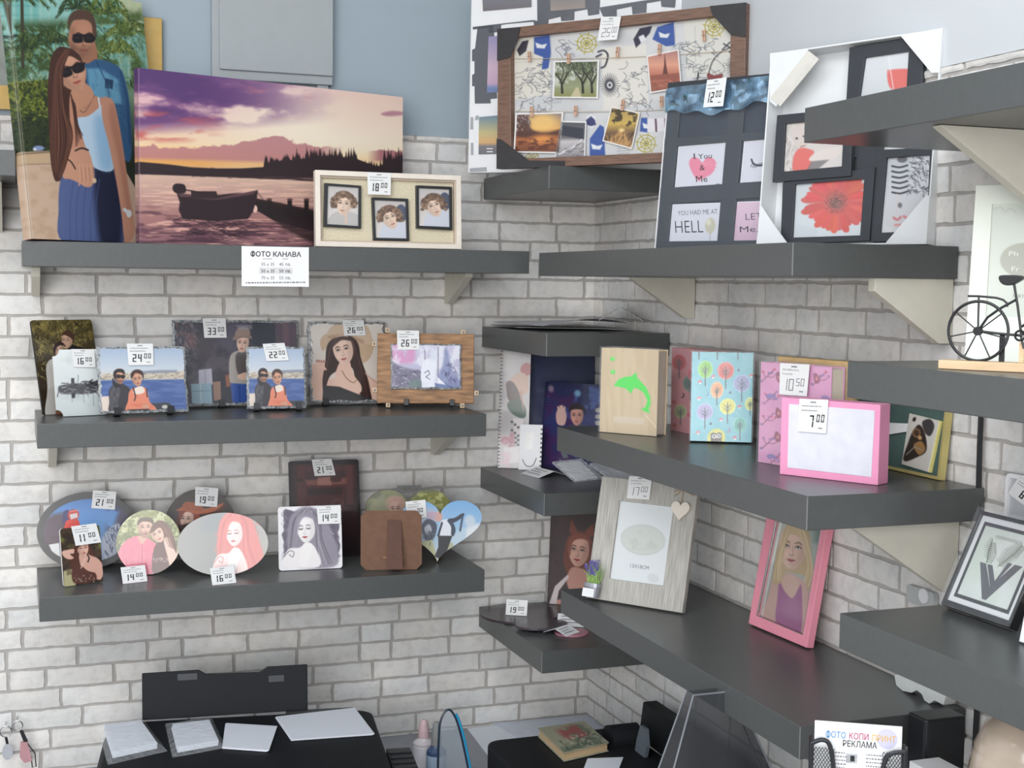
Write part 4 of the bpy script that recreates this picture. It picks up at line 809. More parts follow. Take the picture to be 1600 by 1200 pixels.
slate(F, art_hat(q), 'photo_slate', 'slate portrait of a woman in a wide sun hat, priced 26.00', 7, amp=.006, feet=[(509, 632), (594, 631)])
card(F, [(534, 504.5), (567.5, 504.5), (571, 528), (537, 528.5)], '26', '00', 'price card reading 26.00 on the sun hat slate')
# wooden board with pegs and an inset fantasy slate
F = lift(fit([(590, 529), (741, 528), (741, 638), (588, 639)], Z2, th=10), .016); root = empty('wooden_slate_stand', F.mw)
M_WALNUT = mat('rustic_wood', (150, 112, 78), .6, var=.5, scale=16, stretch=(1.2, 7, 1), bump=.4)
F.O = F.O+np.array([0, 0, .0085]); F.mw = Matrix.Translation((0, 0, .0085))@F.mw; root.matrix_world = F.mw
mb = MB(); mb.prism([(x, y) for x, y in rough_rect(F.W, F.H, .0018, 9)], -.012, -.0004, M_WALNUT); mb.build('wooden_board', root, bevel=.0015)
for (x, y) in ((606, 524.5), (724, 526), (585, 546), (585, 618), (744.5, 621), (605.5, 641), (722, 641)):
    a, b = F.p(x, y); mb = MB(); mb.box((a-.005, b-.0055, -.0105), (a+.005, b+.0055, -.0015), M_WOODL); mb.box((a-.0022, b-.003, -.0015), (a+.0022, b+.003, .0006), M_EDGE); mb.build('peg', root, bevel=.0008)
for x in (634, 705.5): a, b = F.p(x, 636); mb = MB(); mb.box((a-.0055, b-.009, -.02), (a+.0055, b+.006, .0085), M_BLACK); mb.box((a-.0055, b-.009, -.0195), (a+.0055, b+.05, -.0135), M_BLACK); mb.build('easel_foot', root, bevel=.0008)
def art_ship(q):
    P = Pic(q, (186, 180, 206), 3); P.grad([(545, (206, 200, 226)), (580, (190, 186, 214)), (620, (150, 160, 186))]); P.noise((214, 142, 190), 14, 3, .42, .62, .9, box=(606, 540, 650, 580, 6)); P.noise((236, 236, 246), 14, 5, .45, .6, .8); P.noise((232, 190, 214), 8, 15, .5, .6, .7, box=(690, 585, 725, 610, 6))
    P.poly([(609, 576), (622, 580), (640, 586), (660, 590), (670, 606), (650, 618), (609, 616)], (96, 88, 116), .85, 2, sm=True); P.strokes([(609, 580), (660, 588), (668, 614), (609, 618)], 110, [(150, 146, 172), (64, 60, 86), (190, 190, 206), (110, 96, 130)], 6, 1.5, .5, 1, 6); P.poly([(636, 606), (652, 600), (664, 612), (640, 616)], (92, 120, 116), .8, 1)
    P.poly([(688, 616), (682, 600), (690, 580), (694, 552), (700, 566), (706, 590), (718, 604), (720, 616)], (110, 120, 170), .7, 2, sm=True); P.strokes([(690, 580), (704, 570), (718, 604), (690, 610)], 60, [(86, 92, 140), (150, 160, 200), (64, 64, 104)], 6, 1.4, 1.3, .5, 7)
    P.line([(683, 552), (683, 612)], 1, (66, 62, 86)); P.line([(662, 556), (664, 606)], 1, (90, 86, 110)); P.poly([(657, 586), (662, 572), (676, 570), (680, 586), (676, 604), (658, 606)], (238, 240, 250), .95, .6, sm=True); P.poly([(656, 586), (676, 584), (678, 614), (658, 616)], (234, 238, 248), .95, .6); P.poly([(682, 598), (690, 606), (700, 616), (682, 618)], (240, 242, 250)); P.poly([(678, 608), (700, 612), (718, 618), (680, 619)], (72, 92, 150), .8, 1); P.line([(662, 592), (668, 588), (670, 594), (664, 598), (670, 602)], 1.2, (90, 96, 120)); P.line([(676, 566), (690, 570)], 1, (200, 204, 224)); P.poly([(672, 554), (682, 556), (680, 572), (668, 574)], (222, 226, 240), .8, .8); return P
q = [(609, 545), (720, 546), (721, 619), (609, 617)]; Q = F.pp(q)
G_ = Frame(np.array(F.O)+F.u*Q[3][0]+F.v*Q[3][1]+F.n*.0066, F.u, F.v, F.n, math.dist(Q[3], Q[2]), math.dist(Q[3], Q[0]), q)
sl = slate(G_, art_ship(q), 'inset_slate', '', 11, t=.0065, amp=.003, standalone=False, edge=.004)
for k in ('label', 'category', 'group'): del sl[k]
sl.parent = root; sl.matrix_parent_inverse = root.matrix_world.inverted()
tag(root, 'brown wooden board with pegs and a small slate of a pale sailing ship', 'slate', None)
card(F, [(620.5, 525.5), (654.5, 525.5), (655, 555), (621, 555.5)], '26', '00', 'price card reading 26.00 on the wooden board', c=.0082)

# ================================================================== lowest left shelf
GP = 'coated photo plaques'
q = [(57, 769), (215, 769), (217, 889), (59, 890)]; F = fit(q, Z3, y0=-.075, y1=-.075, th=8, ymax=-.015)
P = Pic(q, (74, 70, 70), 2.2); P.ell(137, 829, 69, 48, (66, 92, 140)); 
def inside(P, x, y, rx, ry): return np.clip((1-np.hypot((P.X-x)/rx, (P.Y-y)/ry))*min(rx, ry), 0, 1)
K = P.c.copy(); P.grad([(775, (82, 132, 200)), (820, (110, 160, 220)), (880, (170, 180, 206))]); P.noise((84, 66, 74), 26, 4, .42, .58, .9, box=(60, 800, 110, 890, 10)); P.noise((70, 72, 108), 18, 5, .4, .55, .9, box=(160, 780, 215, 880, 12)); P.poly([(66, 816), (96, 800), (116, 812), (110, 840), (120, 870), (70, 880)], (96, 72, 78), .9, 4, sm=True); P.poly([(186, 800), (210, 800), (212, 860), (176, 856)], (80, 66, 84), .9, 4, sm=True)
P.poly([(98, 800), (106, 796), (112, 806), (106, 818), (98, 816)], (70, 60, 110), sm=True); P.poly([(100, 822), (104, 812), (118, 810), (124, 818), (122, 834), (100, 836)], (222, 72, 60), sm=True); P.ell(114, 804, 9, 8.5, (206, 62, 56)); P.poly([(108, 803), (120, 801), (121, 808), (110, 811)], (226, 214, 212)); P.line([(108, 799), (122, 797)], 1.4, (240, 150, 140)); P.poly([(76, 848), (92, 846), (94, 868), (84, 866)], (226, 226, 226)); P.poly([(160, 840), (186, 820), (184, 862), (164, 874)], (206, 210, 220), .9, 1.5, sm=True); P.strokes([(160, 830), (185, 820), (184, 860), (162, 868)], 40, [(70, 80, 120), (120, 130, 160)], 9, 1.6, 1.2, .6, 5)
m = inside(P, 136.5, 829, 70, 49)[..., None]; P.c = K*0+np.array([76, 74, 74.])*(1-m)+P.c*m
plaque(F, P, ell_out(F, 136, 828.5, 79, 59), 'oval_plaque', 'big oval plaque with a dark rim and a red helmeted figure, priced 21.00', edge=M_BLACKM, group=GP)
card(F, [(144.5, 767), (181, 770.5), (179, 798), (142, 794.5)], '21', '00', 'price card reading 21.00 on the big dark rimmed oval')
def art_port(q):
    P = Pic(q, (70, 52, 38), 3); P.noise((112, 116, 56), 12, 2, .45, .6, .9, box=(90, 820, 165, 860, 6)); P.noise((46, 34, 28), 9, 6, .5, .6, .8); P.poly([(99, 893), (112, 890), (120, 905), (118, 918), (99, 920)], (178, 172, 130), 1, 1); P.poly([(104, 890), (112, 892), (114, 898), (104, 900)], (120, 108, 80))
    P.poly([(118, 852), (126, 846), (138, 850), (146, 862), (148, 880), (132, 900), (118, 896), (110, 880), (112, 866)], (84, 46, 36), sm=True); P.poly([(124, 868), (132, 862), (142, 868), (152, 872), (160, 882), (161, 898), (156, 906), (146, 902), (134, 904), (128, 890)], (216, 168, 152), sm=True)
    P.poly([(116, 858), (106, 859), (97, 862), (100, 870), (108, 874), (116, 872), (110, 866), (118, 864)], (222, 178, 162), sm=True); P.poly([(114, 888), (126, 884), (138, 892), (150, 896), (148, 908), (116, 912)], (86, 48, 40), sm=True); P.strokes([(116, 900), (150, 898), (148, 908), (116, 912)], 26, [(212, 206, 196), (120, 84, 70)], 3, 1, .5, 1, 3); P.line([(127, 888), (134, 872)], 1.4, (232, 196, 182))
    P.face(130, 857, 25, (222, 176, 158), (60, 34, 28), -.15, .2, 'closed'); P.poly([(118, 854), (124, 845), (134, 844), (142, 852), (138, 850), (128, 850), (122, 858), (116, 872)], (84, 44, 34), sm=True); P.line([(137, 866), (140, 872), (138, 878)], 2, (40, 28, 26)); return P
q = [(94, 826), (155, 822), (162, 909), (99, 919)]; F = fit(q, Z3)
plaque(F, art_port(q), rnd_rect(0, 0, F.W, F.H, .006), 'photo_plaque', 'small upright plaque of a posing woman in front of the dark rimmed oval', group=GP)
card(F, [(111, 823), (149, 819.5), (157, 848), (118, 853)], '11', '00', 'price card reading 11.00 on the small upright plaque')
def art_round(q):
    P = Pic(q, (120, 130, 70), 2.6); P.grad([(798, (150, 152, 92)), (850, (110, 118, 66)), (898, (150, 140, 96))]); P.noise((206, 206, 160), 12, 2, .5, .62, .9); P.strokes([(181, 797), (283, 797), (283, 860), (181, 860)], 220, [(90, 104, 44), (168, 172, 96), (204, 206, 160), (70, 74, 38)], 6, 2, 1, 1.5, 3, .7)
    P.poly([(186, 898), (184, 870), (192, 850), (206, 840), (222, 838), (238, 846), (246, 858), (240, 898)], (226, 120, 140), 1, .6, sm=True); P.poly([(214, 840), (222, 852), (230, 842), (224, 836)], (214, 168, 150)); P.line([(222, 852), (224, 896)], 1.2, (190, 88, 112)); P.line([(194, 862), (200, 884)], 1.2, (196, 92, 116)); P.strokes([(188, 856), (240, 850), (240, 896), (188, 896)], 40, [(240, 146, 162), (206, 100, 124)], 12, 1.4, 1.5, .3, 5, .4)
    P.poly([(240, 896), (240, 862), (248, 848), (262, 844), (274, 860), (278, 880), (262, 892)], (96, 58, 48), sm=True); P.poly([(256, 844), (266, 842), (274, 856), (279, 874), (268, 888), (262, 870)], (232, 198, 182), sm=True); P.strokes([(240, 872), (262, 870), (262, 878), (240, 880)], 22, [(214, 196, 186), (130, 92, 80)], 4, 1.2, 0, .4, 3)
    P.poly([(236, 826), (244, 816), (256, 816), (266, 828), (274, 848), (276, 866), (268, 850), (262, 840), (248, 846), (240, 838)], (106, 66, 50), sm=True); P.hair([(252, 818), (266, 834), (274, 860)], [(244, 818), (256, 838), (264, 856)], 18, [(136, 90, 66), (80, 48, 38)], 1.2, 3, .7)
    P.face(226, 826, 30, (226, 180, 160), (84, 60, 44), -.05, .25, 'open', beard=(110, 80, 64)); P.poly([(214, 822), (216, 812), (226, 809), (238, 812), (240, 822), (234, 817), (222, 816)], (92, 68, 50), sm=True); P.face(246, 836, 27, (232, 188, 168), (80, 50, 40), -.45, .1, 'open'); P.poly([(234, 834), (238, 822), (250, 820), (256, 828), (248, 826), (240, 832)], (110, 70, 54), sm=True); return P
q = [(181, 797), (281, 797), (283, 898), (183, 900)]; F = fit(q, Z3)
plaque(F, art_round(q), ell_out(F, 232, 848, 50.5, 50.5), 'round_plaque', 'round plaque of an embracing couple, the man in a pink shirt', group=GP)
q = [(257, 764), (370, 764), (370, 882), (257, 884)]; F = fit(q, Z3, y0=-.085, y1=-.085, ymax=-.015)
P = Pic(q, (72, 62, 60), 2.4); P.noise((86, 74, 70), 20, 3, .4, .6, .6); P.poly([(276, 810), (288, 800), (300, 812), (304, 840), (280, 840)], (110, 60, 50), sm=True); P.poly([(292, 826), (330, 800), (352, 790), (348, 800), (312, 830)], (96, 56, 44), sm=True)
P.face(292, 812, 30, (226, 186, 166), (90, 44, 34), .1, -.5, 'open', (190, 60, 60)); P.poly([(282, 812), (280, 800), (290, 794), (304, 796), (312, 806), (318, 826), (306, 822), (302, 804), (290, 800)], (146, 72, 52), sm=True); P.poly([(275, 798), (288, 790), (292, 784), (300, 786), (310, 790), (322, 796), (350, 788), (336, 800), (310, 804), (292, 798)], (186, 104, 70), sm=True); P.poly([(286, 794), (290, 785), (306, 786), (318, 794), (312, 800)], (168, 92, 62), sm=True); P.poly([(278, 822), (300, 816), (304, 828), (284, 836)], (60, 40, 40), 1, 1)
plaque(F, P, ell_out(F, 313, 823.5, 56.5, 59), 'round_plaque', 'dark round plaque of a woman in a tan cowboy hat, partly hidden, priced 19.00', edge=M_BLACKM, group=GP)
card(F, [(306, 761), (342, 764.5), (339.5, 794), (305, 790.5)], '19', '00', 'price card reading 19.00 on the cowboy hat plaque')
def redhead(P, f, col, hc, bg=None, white=(250, 246, 244)):
    """bent head with long loose hair; f maps unit coordinates to photo pixels"""
    T = lambda L: [f(*p) for p in L]; k = f(1, 0)[0]-f(0, 0)[0]
    rr_ = random.Random(9); [P.line([f(x_, y_), f(x_+dx_*.6, y_+.08), f(x_+dx_, y_+rr_.uniform(.02, .2))], k*.018, hc[rr_.randrange(len(hc))], .7, sm=True) for x_, y_, dx_ in [(rr_.uniform(.12, .3), rr_.uniform(.15, .7), -rr_.uniform(.03, .12)) for _ in range(26)]+[(rr_.uniform(.6, .85), rr_.uniform(.1, .8), rr_.uniform(.04, .16)) for _ in range(44)]]
    P.poly(T([(.1, .3), (.18, .1), (.4, -.02), (.64, .04), (.8, .2), (.9, .45), (1.0, .72), (.93, 1.0), (.2, 1.0), (.08, .7)]), hc[0], .95, k*.02, sm=True)
    P.hair(T([(.4, .02), (.2, .2), (.14, .5), (.1, .8)]), T([(.46, .04), (.3, .25), (.26, .5), (.2, .75)]), 26, hc, k*.016, 3, .7); P.hair(T([(.5, .0), (.68, .2), (.72, .55), (.9, .95)]), T([(.55, .1), (.6, .4), (.62, .7), (.66, 1.0)]), 46, hc, k*.016, 4, .7)
    P.face(*f(.42, .37), k*.47, col, hc[1], -.08, -.35, 'closed', (196, 84, 92), None, .9)
    P.poly(T([(.22, .34), (.26, .14), (.42, .08), (.58, .16), (.56, .2), (.42, .16), (.33, .22), (.28, .38), (.22, .6)]), hc[0], .9, k*.012, sm=True)
    P.poly(T([(.05, 1.0), (.02, .84), (.12, .7), (.3, .68), (.46, .6), (.6, .7), (.66, 1.0)]), col, 1, k*.01, sm=True); P.poly(T([(.33, .72), (.4, .6), (.5, .6), (.54, .66), (.5, .82), (.44, .98), (.3, .98)]), white, 1, k*.01, sm=True); P.line(T([(.02, .84), (.12, .74), (.2, .76), (.18, .84), (.12, .8)]), k*.015, hc[1], .8, sm=True)
q = [(276, 801), (420, 801), (420, 899), (276, 903)]; F = fit(q, Z3)
P = Pic(q, (136, 138, 134), 2.4); P.grad([(276, (140, 140, 136)), (335, (128, 130, 128)), (420, (160, 156, 150))], (1, 0)); P.poly([(320, 812), (346, 800), (350, 830), (318, 830)], (116, 124, 130), .7, 6, sm=True); redhead(P, lambda a, b: (334+a*78, 800+b*96), (246, 214, 210), [(214, 112, 106), (182, 84, 84), (234, 146, 138), (200, 98, 96)])
plaque(F, P, ell_out(F, 348, 851, 71, 49, rot=-.04), 'oval_plaque', 'grey oval plaque of a red haired woman looking down', group=GP)
a = onZ(187, 911, Z3); b = onZ(231, 909.5, Z3)
for q, pr_, lb in (([(187, 886), (226, 884.5), (231, 909.5), (193, 912)], '14', 'folded price card reading 14.00 below the round couple plaque'), ([(327, 887.5), (365, 885.5), (369, 911), (332.5, 915)], '16', 'folded price card reading 16.00 below the grey oval')):
    F = fit(q, Z3, th=25, thw=2); F.O = F.O+np.array([0, 0, .0006]); F.mw = Matrix.Translation((0, 0, .0006))@F.mw; H_ = F.H; card(F, [(q[0]), (q[1]), (q[2]), (q[3])], pr_, '00', lb, c=0)
    tl_ = bpy.context.scene.objects[-1] if False else None
q = [(450, 722), (561, 718), (564, 868), (456, 874)]; F = fit(q, Z3)
P = Pic(q, (52, 32, 34), 2.2); P.grad([(720, (70, 40, 42)), (800, (56, 32, 34)), (870, (26, 20, 24))]); P.noise((92, 50, 50), 22, 3, .45, .65, .7, box=(460, 725, 556, 790, 8)); P.poly([(476, 752), (546, 748), (540, 760), (480, 762)], (140, 84, 74), .9, 1.5); P.poly([(476, 760), (540, 758), (538, 800), (478, 800)], (84, 34, 36), .9, 1); P.poly([(480, 765), (536, 763), (534, 775), (480, 776)], (50, 20, 24), .9, 1); P.poly([(496, 748), (516, 746), (518, 760), (496, 760)], (170, 116, 104), .9, 1); P.poly([(466, 730), (476, 728), (478, 800), (464, 800)], (98, 46, 46), .7, 2); P.poly([(540, 726), (552, 726), (552, 790), (542, 790)], (104, 56, 58), .7, 2); P.ell(468, 752, 6, 3, (60, 26, 28)); P.ell(525, 751, 9, 4, (70, 34, 34), .9); P.noise((110, 70, 72), 8, 9, .55, .65, .5, box=(470, 775, 545, 800, 3))
m = np.clip(np.minimum(np.minimum(P.X-456, 558-P.X), np.minimum(P.Y-726, 866-P.Y))/1.5, 0, 1)[..., None]; P.c = P.c*m+np.array([40, 30, 32.])*(1-m)
plaque(F, P, rnd_rect(0, 0, F.W, F.H, .006), 'photo_plaque', 'dark red upright panel behind the white sketch plaque, priced 21.00', edge=M_BLACKM, group=GP)
card(F, [(486, 719), (517.5, 717.5), (524, 744), (491, 745.5)], '21', '00', 'price card reading 21.00 on the dark red panel')
q = [(434, 793), (533, 790), (535, 888), (436, 893)]; F = fit(q, Z3)
P = Pic(q, (244, 242, 244), 3); P.noise((236, 234, 238), 20, 2, .4, .6, .6)
r = random.Random(5); L_ = [(442+r.uniform(-2, 2), 800+i*6) for i in range(11)]; R_ = [(530+r.uniform(-2, 2), 800+i*6.5) for i in range(12)][::-1]
P.poly([(446, 796), (460, 800), (480, 795), (500, 797), (520, 796)]+R_[::-1]+[(520, 874), (500, 872), (480, 880), (462, 868), (444, 870)]+L_[::-1], (104, 96, 112), 1, .8); P.strokes([(440, 797), (532, 797), (532, 876), (440, 870)], 160, [(130, 122, 138), (84, 78, 94), (150, 142, 156)], 8, 1.4, 1.2, .8, 6, .7)
redhead(P, lambda a, b: (442+a*86, 794+b*92), (246, 240, 240), [(150, 142, 156), (92, 86, 98), (206, 200, 210), (120, 112, 126)])
plaque(F, P, rnd_rect(0, 0, F.W, F.H, .007), 'photo_plaque', 'white square plaque with a violet grey sketch of a woman, priced 14.00', group=GP)
card(F, [(494.5, 792), (532, 790), (532.5, 819), (497, 820)], '14', '00', 'price card reading 14.00 on the white sketch plaque')
# brown hardboard back with strut, facing the wall
F = lift(fit([(566, 800), (661, 797), (657, 888), (561, 894)], Z3), .004); c = .012; W, H = F.W, F.H
mb = MB(); mb.prism([(c, 0), (W-c, 0), (W, c), (W, H-c), (W-c, H), (c, H), (0, H-c), (0, c)], -.004, 0, mat('hardboard_back', (108, 76, 56), .7, var=.12, scale=60, bump=.3)); root = mb.build('hardboard_frame', mw=F.mw)
n2 = F.n[2]; s0, s1 = W*.44, W*.66; h = H*.84; d = .028; yb = -d*n2*1.0
mb = MB(); mb.add([(s0, h, .0006), (s1, h, .0006), (s1+.002, .004-d*n2*.0, .0006+d), (s0-.004, .004, .0006+d), (s0, h, .003), (s1, h, .003), (s1+.002, .003, .003+d), (s0-.004, .003, .003+d)], [(3, 2, 1, 0), (4, 5, 6, 7), (0, 4, 7, 3), (1, 2, 6, 5), (2, 3, 7, 6), (0, 1, 5, 4)], mat('strut_board', (88, 58, 46), .7, var=.1, scale=60)); mb.build('strut', root)
mb = MB(); mb.box((s0-.01, H*.2, .0004), (s1+.006, H*.2+.003, .001), mat('ribbon', (156, 104, 84), .6)); mb.build('ribbon', root)
tag(root, 'brown hardboard plaque seen from the back with its strut out', 'photo stand')
# hearts
def heart_out(F, x0, y0, x1, y1, notch, tip, n=90):
    P = []
    for k in range(n):
        t = 2*math.pi*k/n; x = 16*math.sin(t)**3; y = 13*math.cos(t)-5*math.cos(2*t)-2*math.cos(3*t)-math.cos(4*t)
        P.append(((x0+x1)/2+x/16*(x1-x0)/2+(tip-(x0+x1)/2)*max(0, -y)/17, y0+(12-y)/29*(y1-y0)))
    return F.pp(P)
q = [(572, 765), (705, 763), (705, 868), (572, 872)]; F = fit(q, Z3, y0=-.115, y1=-.115)
P = Pic(q, (128, 132, 112), 2); P.noise((160, 160, 120), 14, 3, .4, .6, .8); P.ell(674, 790, 30, 20, (150, 152, 84), .9, soft=3); P.noise((206, 206, 140), 6, 4, .5, .6, .9, box=(650, 770, 700, 800, 4)); P.ell(618, 788, 16, 13, (196, 160, 146), 1, soft=1.5); P.face(618, 796, 26, (206, 170, 156), (80, 60, 50), 0, 0, 'closed'); P.poly([(578, 790), (600, 774), (606, 800), (584, 810)], (170, 168, 140), .8, 3, sm=True)
rootH = plaque(F, P, heart_out(F, 572, 765, 705, 872, 0, 640), 'heart_plaque', 'greenish heart plaque with a hanger, behind the brown hardboard', edge=M_MDF, group=GP, cen=F.p(639, 810))
mb = MB(); A = F.pp([(622, 759), (660, 759), (660, 771), (622, 771)]); B_ = F.pp([(629, 763), (653, 763), (653, 767), (629, 767)]); mb.ring(A[::-1], B_[::-1], -.004, -.001, mat('hanger_plastic', (112, 112, 112), .4)); mb.build('hanger', rootH)
q = [(625, 783), (754, 783), (754, 877), (625, 882)]; F = fit(q, Z3)
P = Pic(q, (150, 190, 226), 2.6); P.grad([(783, (122, 176, 226)), (840, (176, 204, 230)), (880, (226, 226, 220))]); P.poly([(700, 850), (720, 830), (754, 822), (754, 880), (690, 880)], (232, 236, 240), .95, 3, sm=True); P.poly([(705, 835), (730, 826), (728, 850), (704, 856)], (176, 204, 224), .7, 2)
P.ell(668, 806, 22, 12, (206, 196, 206), .6, soft=4); P.poly([(655, 850), (676, 842), (684, 876), (664, 862)], (196, 196, 140), .9, 1); P.poly([(694, 852), (708, 848), (712, 866), (690, 876)], (180, 180, 140), .9, 1)
P.poly([(690, 816), (704, 814), (710, 836), (690, 838)], (232, 236, 244), sm=True); P.line([(692, 818), (686, 838)], 3, (40, 44, 56)); P.poly([(702, 812), (712, 810), (724, 803), (726, 807), (714, 816), (704, 818)], (56, 60, 74), 1, .5, sm=True); P.poly([(700, 814), (708, 816), (713, 828), (710, 838), (706, 836), (706, 824)], (58, 66, 84), 1, .5, sm=True); P.line([(724, 808), (720, 830)], 3, (70, 84, 104)); P.poly([(686, 838), (708, 838), (700, 860), (690, 876), (680, 870), (686, 856)], (46, 44, 50)); P.ell(686, 808, 7, 8, (214, 168, 160)); P.ell(676, 806, 8, 6, (196, 170, 190)); P.poly([(660, 822), (668, 812), (678, 814), (684, 822), (680, 840), (668, 846), (662, 836)], (70, 76, 96), 1, .8, sm=True); P.poly([(664, 826), (672, 820), (676, 830), (668, 836)], (196, 204, 216), .9, .8, sm=True); P.strokes([(660, 830), (680, 830), (676, 850), (662, 850)], 18, [(48, 50, 60), (110, 116, 130)], 5, 1.4, 1, 1, 3); P.ell(735, 815, 8, 9, (214, 222, 230), .8, soft=2)
plaque(F, P, heart_out(F, 626, 783, 753, 879, 0, 684), 'heart_plaque', 'white edged heart plaque of a dancing couple under blue sky, at the shelf end', group=GP, cen=F.p(687, 822))
card(F, [(634, 784), (666, 781), (668, 809), (636, 812)], '', '00', 'price card on the heart plaque, half hidden, only its cents showing', sup_only=True)
# ================================================================== corner shelves
ZC0, ZC1, ZC2, ZC3 = 2.048, 1.69, 1.343, .995
# carton wrapped collage frame with notched blocks
q = [(745, -30), (1072, -40), (1060, 265), (723, 272)]; F = lift(fit(q, ZC0, y0=-.10, y1=-.4, th=4, wy=150, thw=.4), .02); root = empty('collage_frame', F.mw)
def gradpic(q, stops, extra=None, ss=2.2):
    P = Pic(q, ss=ss); P.grad(stops)
    if extra: extra(P)
    return P
mb = MB(); W, H = F.W, F.H; mb.box((0, 0, -.018), (W, H, 0), M_WHITE); mb.build('carton', root, bevel=.002)
M_NAVY = mat('dark_slate_blue_print', (56, 60, 70), .5)
mb = MB()
def blk(pts, m, c0=.0002, c1=.0015): mb.prism(F.pp(pts), c0, c1, m)
blk([(744, 36), (850, 30), (850, 42), (843, 42), (842, 28), (790, 34), (789, 45), (770, 46), (770, 38), (744, 40)], M_NAVY); mb.build('printed_block', root); mb = MB()
blk([(752, 36), (778, 34), (778, 150), (767, 151), (767, 158), (741, 158), (742, 130), (738, 130), (739, 112), (743, 110), (744, 90), (740, 90), (741, 72), (746, 70)], M_NAVY); mb.build('printed_block', root); mb = MB()
blk([(850, -30), (950, -30), (945, 22), (928, 24), (927, 14), (907, 17), (906, 30), (886, 31), (885, 24), (866, 28), (865, 36), (848, 38)], M_NAVY); mb.build('printed_block', root); mb = MB()
blk([(945, 12), (1062, -2), (1060, 16), (1040, 14), (1039, 5), (1018, 8), (1017, 22), (996, 24), (995, 12), (972, 16), (972, 27), (952, 28)], M_NAVY)
mb.build('printed_block', root)
for (pts) in ([(741, 178), (746, 177), (746, 184), (740, 185)], [(733, 180), (737, 180), (736, 200), (731, 200)], [(731, 222), (735, 222), (734, 242), (730, 242)], [(727, 264), (755, 262), (755, 269), (727, 270)]): mb = MB(); blk(pts, mat('grey_print', (158, 160, 164), .5)); mb.build('printed_notch', root)
for q2, stops, lb in (([(769, 52), (800, 50), (792, 140), (762, 141)], [(50, (140, 130, 176)), (100, (206, 176, 196)), (126, (196, 160, 190)), (134, (96, 120, 176)), (142, (90, 110, 160))], 0), ([(747, 180), (800, 176), (798, 240), (743, 241)], [(178, (96, 130, 150)), (205, (196, 180, 120)), (222, (222, 170, 96)), (228, (112, 104, 112)), (241, (96, 92, 100))], 1), ([(762, -30), (842, -36), (840, 8), (762, 12)], [(-30, (120, 130, 150)), (12, (96, 88, 92))], 0), ([(870, -40), (926, -44), (924, 12), (870, 15)], [(-40, (160, 130, 130)), (0, (130, 120, 116)), (15, (160, 140, 128))], 0)):
    mb = MB(); art_rect(mb, gradpic(q2, stops), F.pp(q2), .0018, printmat(.4), 1.2)
    if lb:
        for y in (231, 236): mb.add([(*F.p(x, yy), .002) for x, yy in ((757, y), (767, y), (767, y+1.6), (757, y+1.6))], [[3, 2, 1, 0]], M_WHITE)
    mb.build('sample_photo', root)
mb = MB(); mb.box((-.001, -.0004, -.019), (W+.001, H+.001, .003), glassy('shrink_wrap', (240, 244, 248), .07, .1, .3, 14)); mb.build('shrink_wrap', root)
tag(root, 'white wrapped collage frame with notched dark blocks, behind the clothespin frame', 'photo frame')
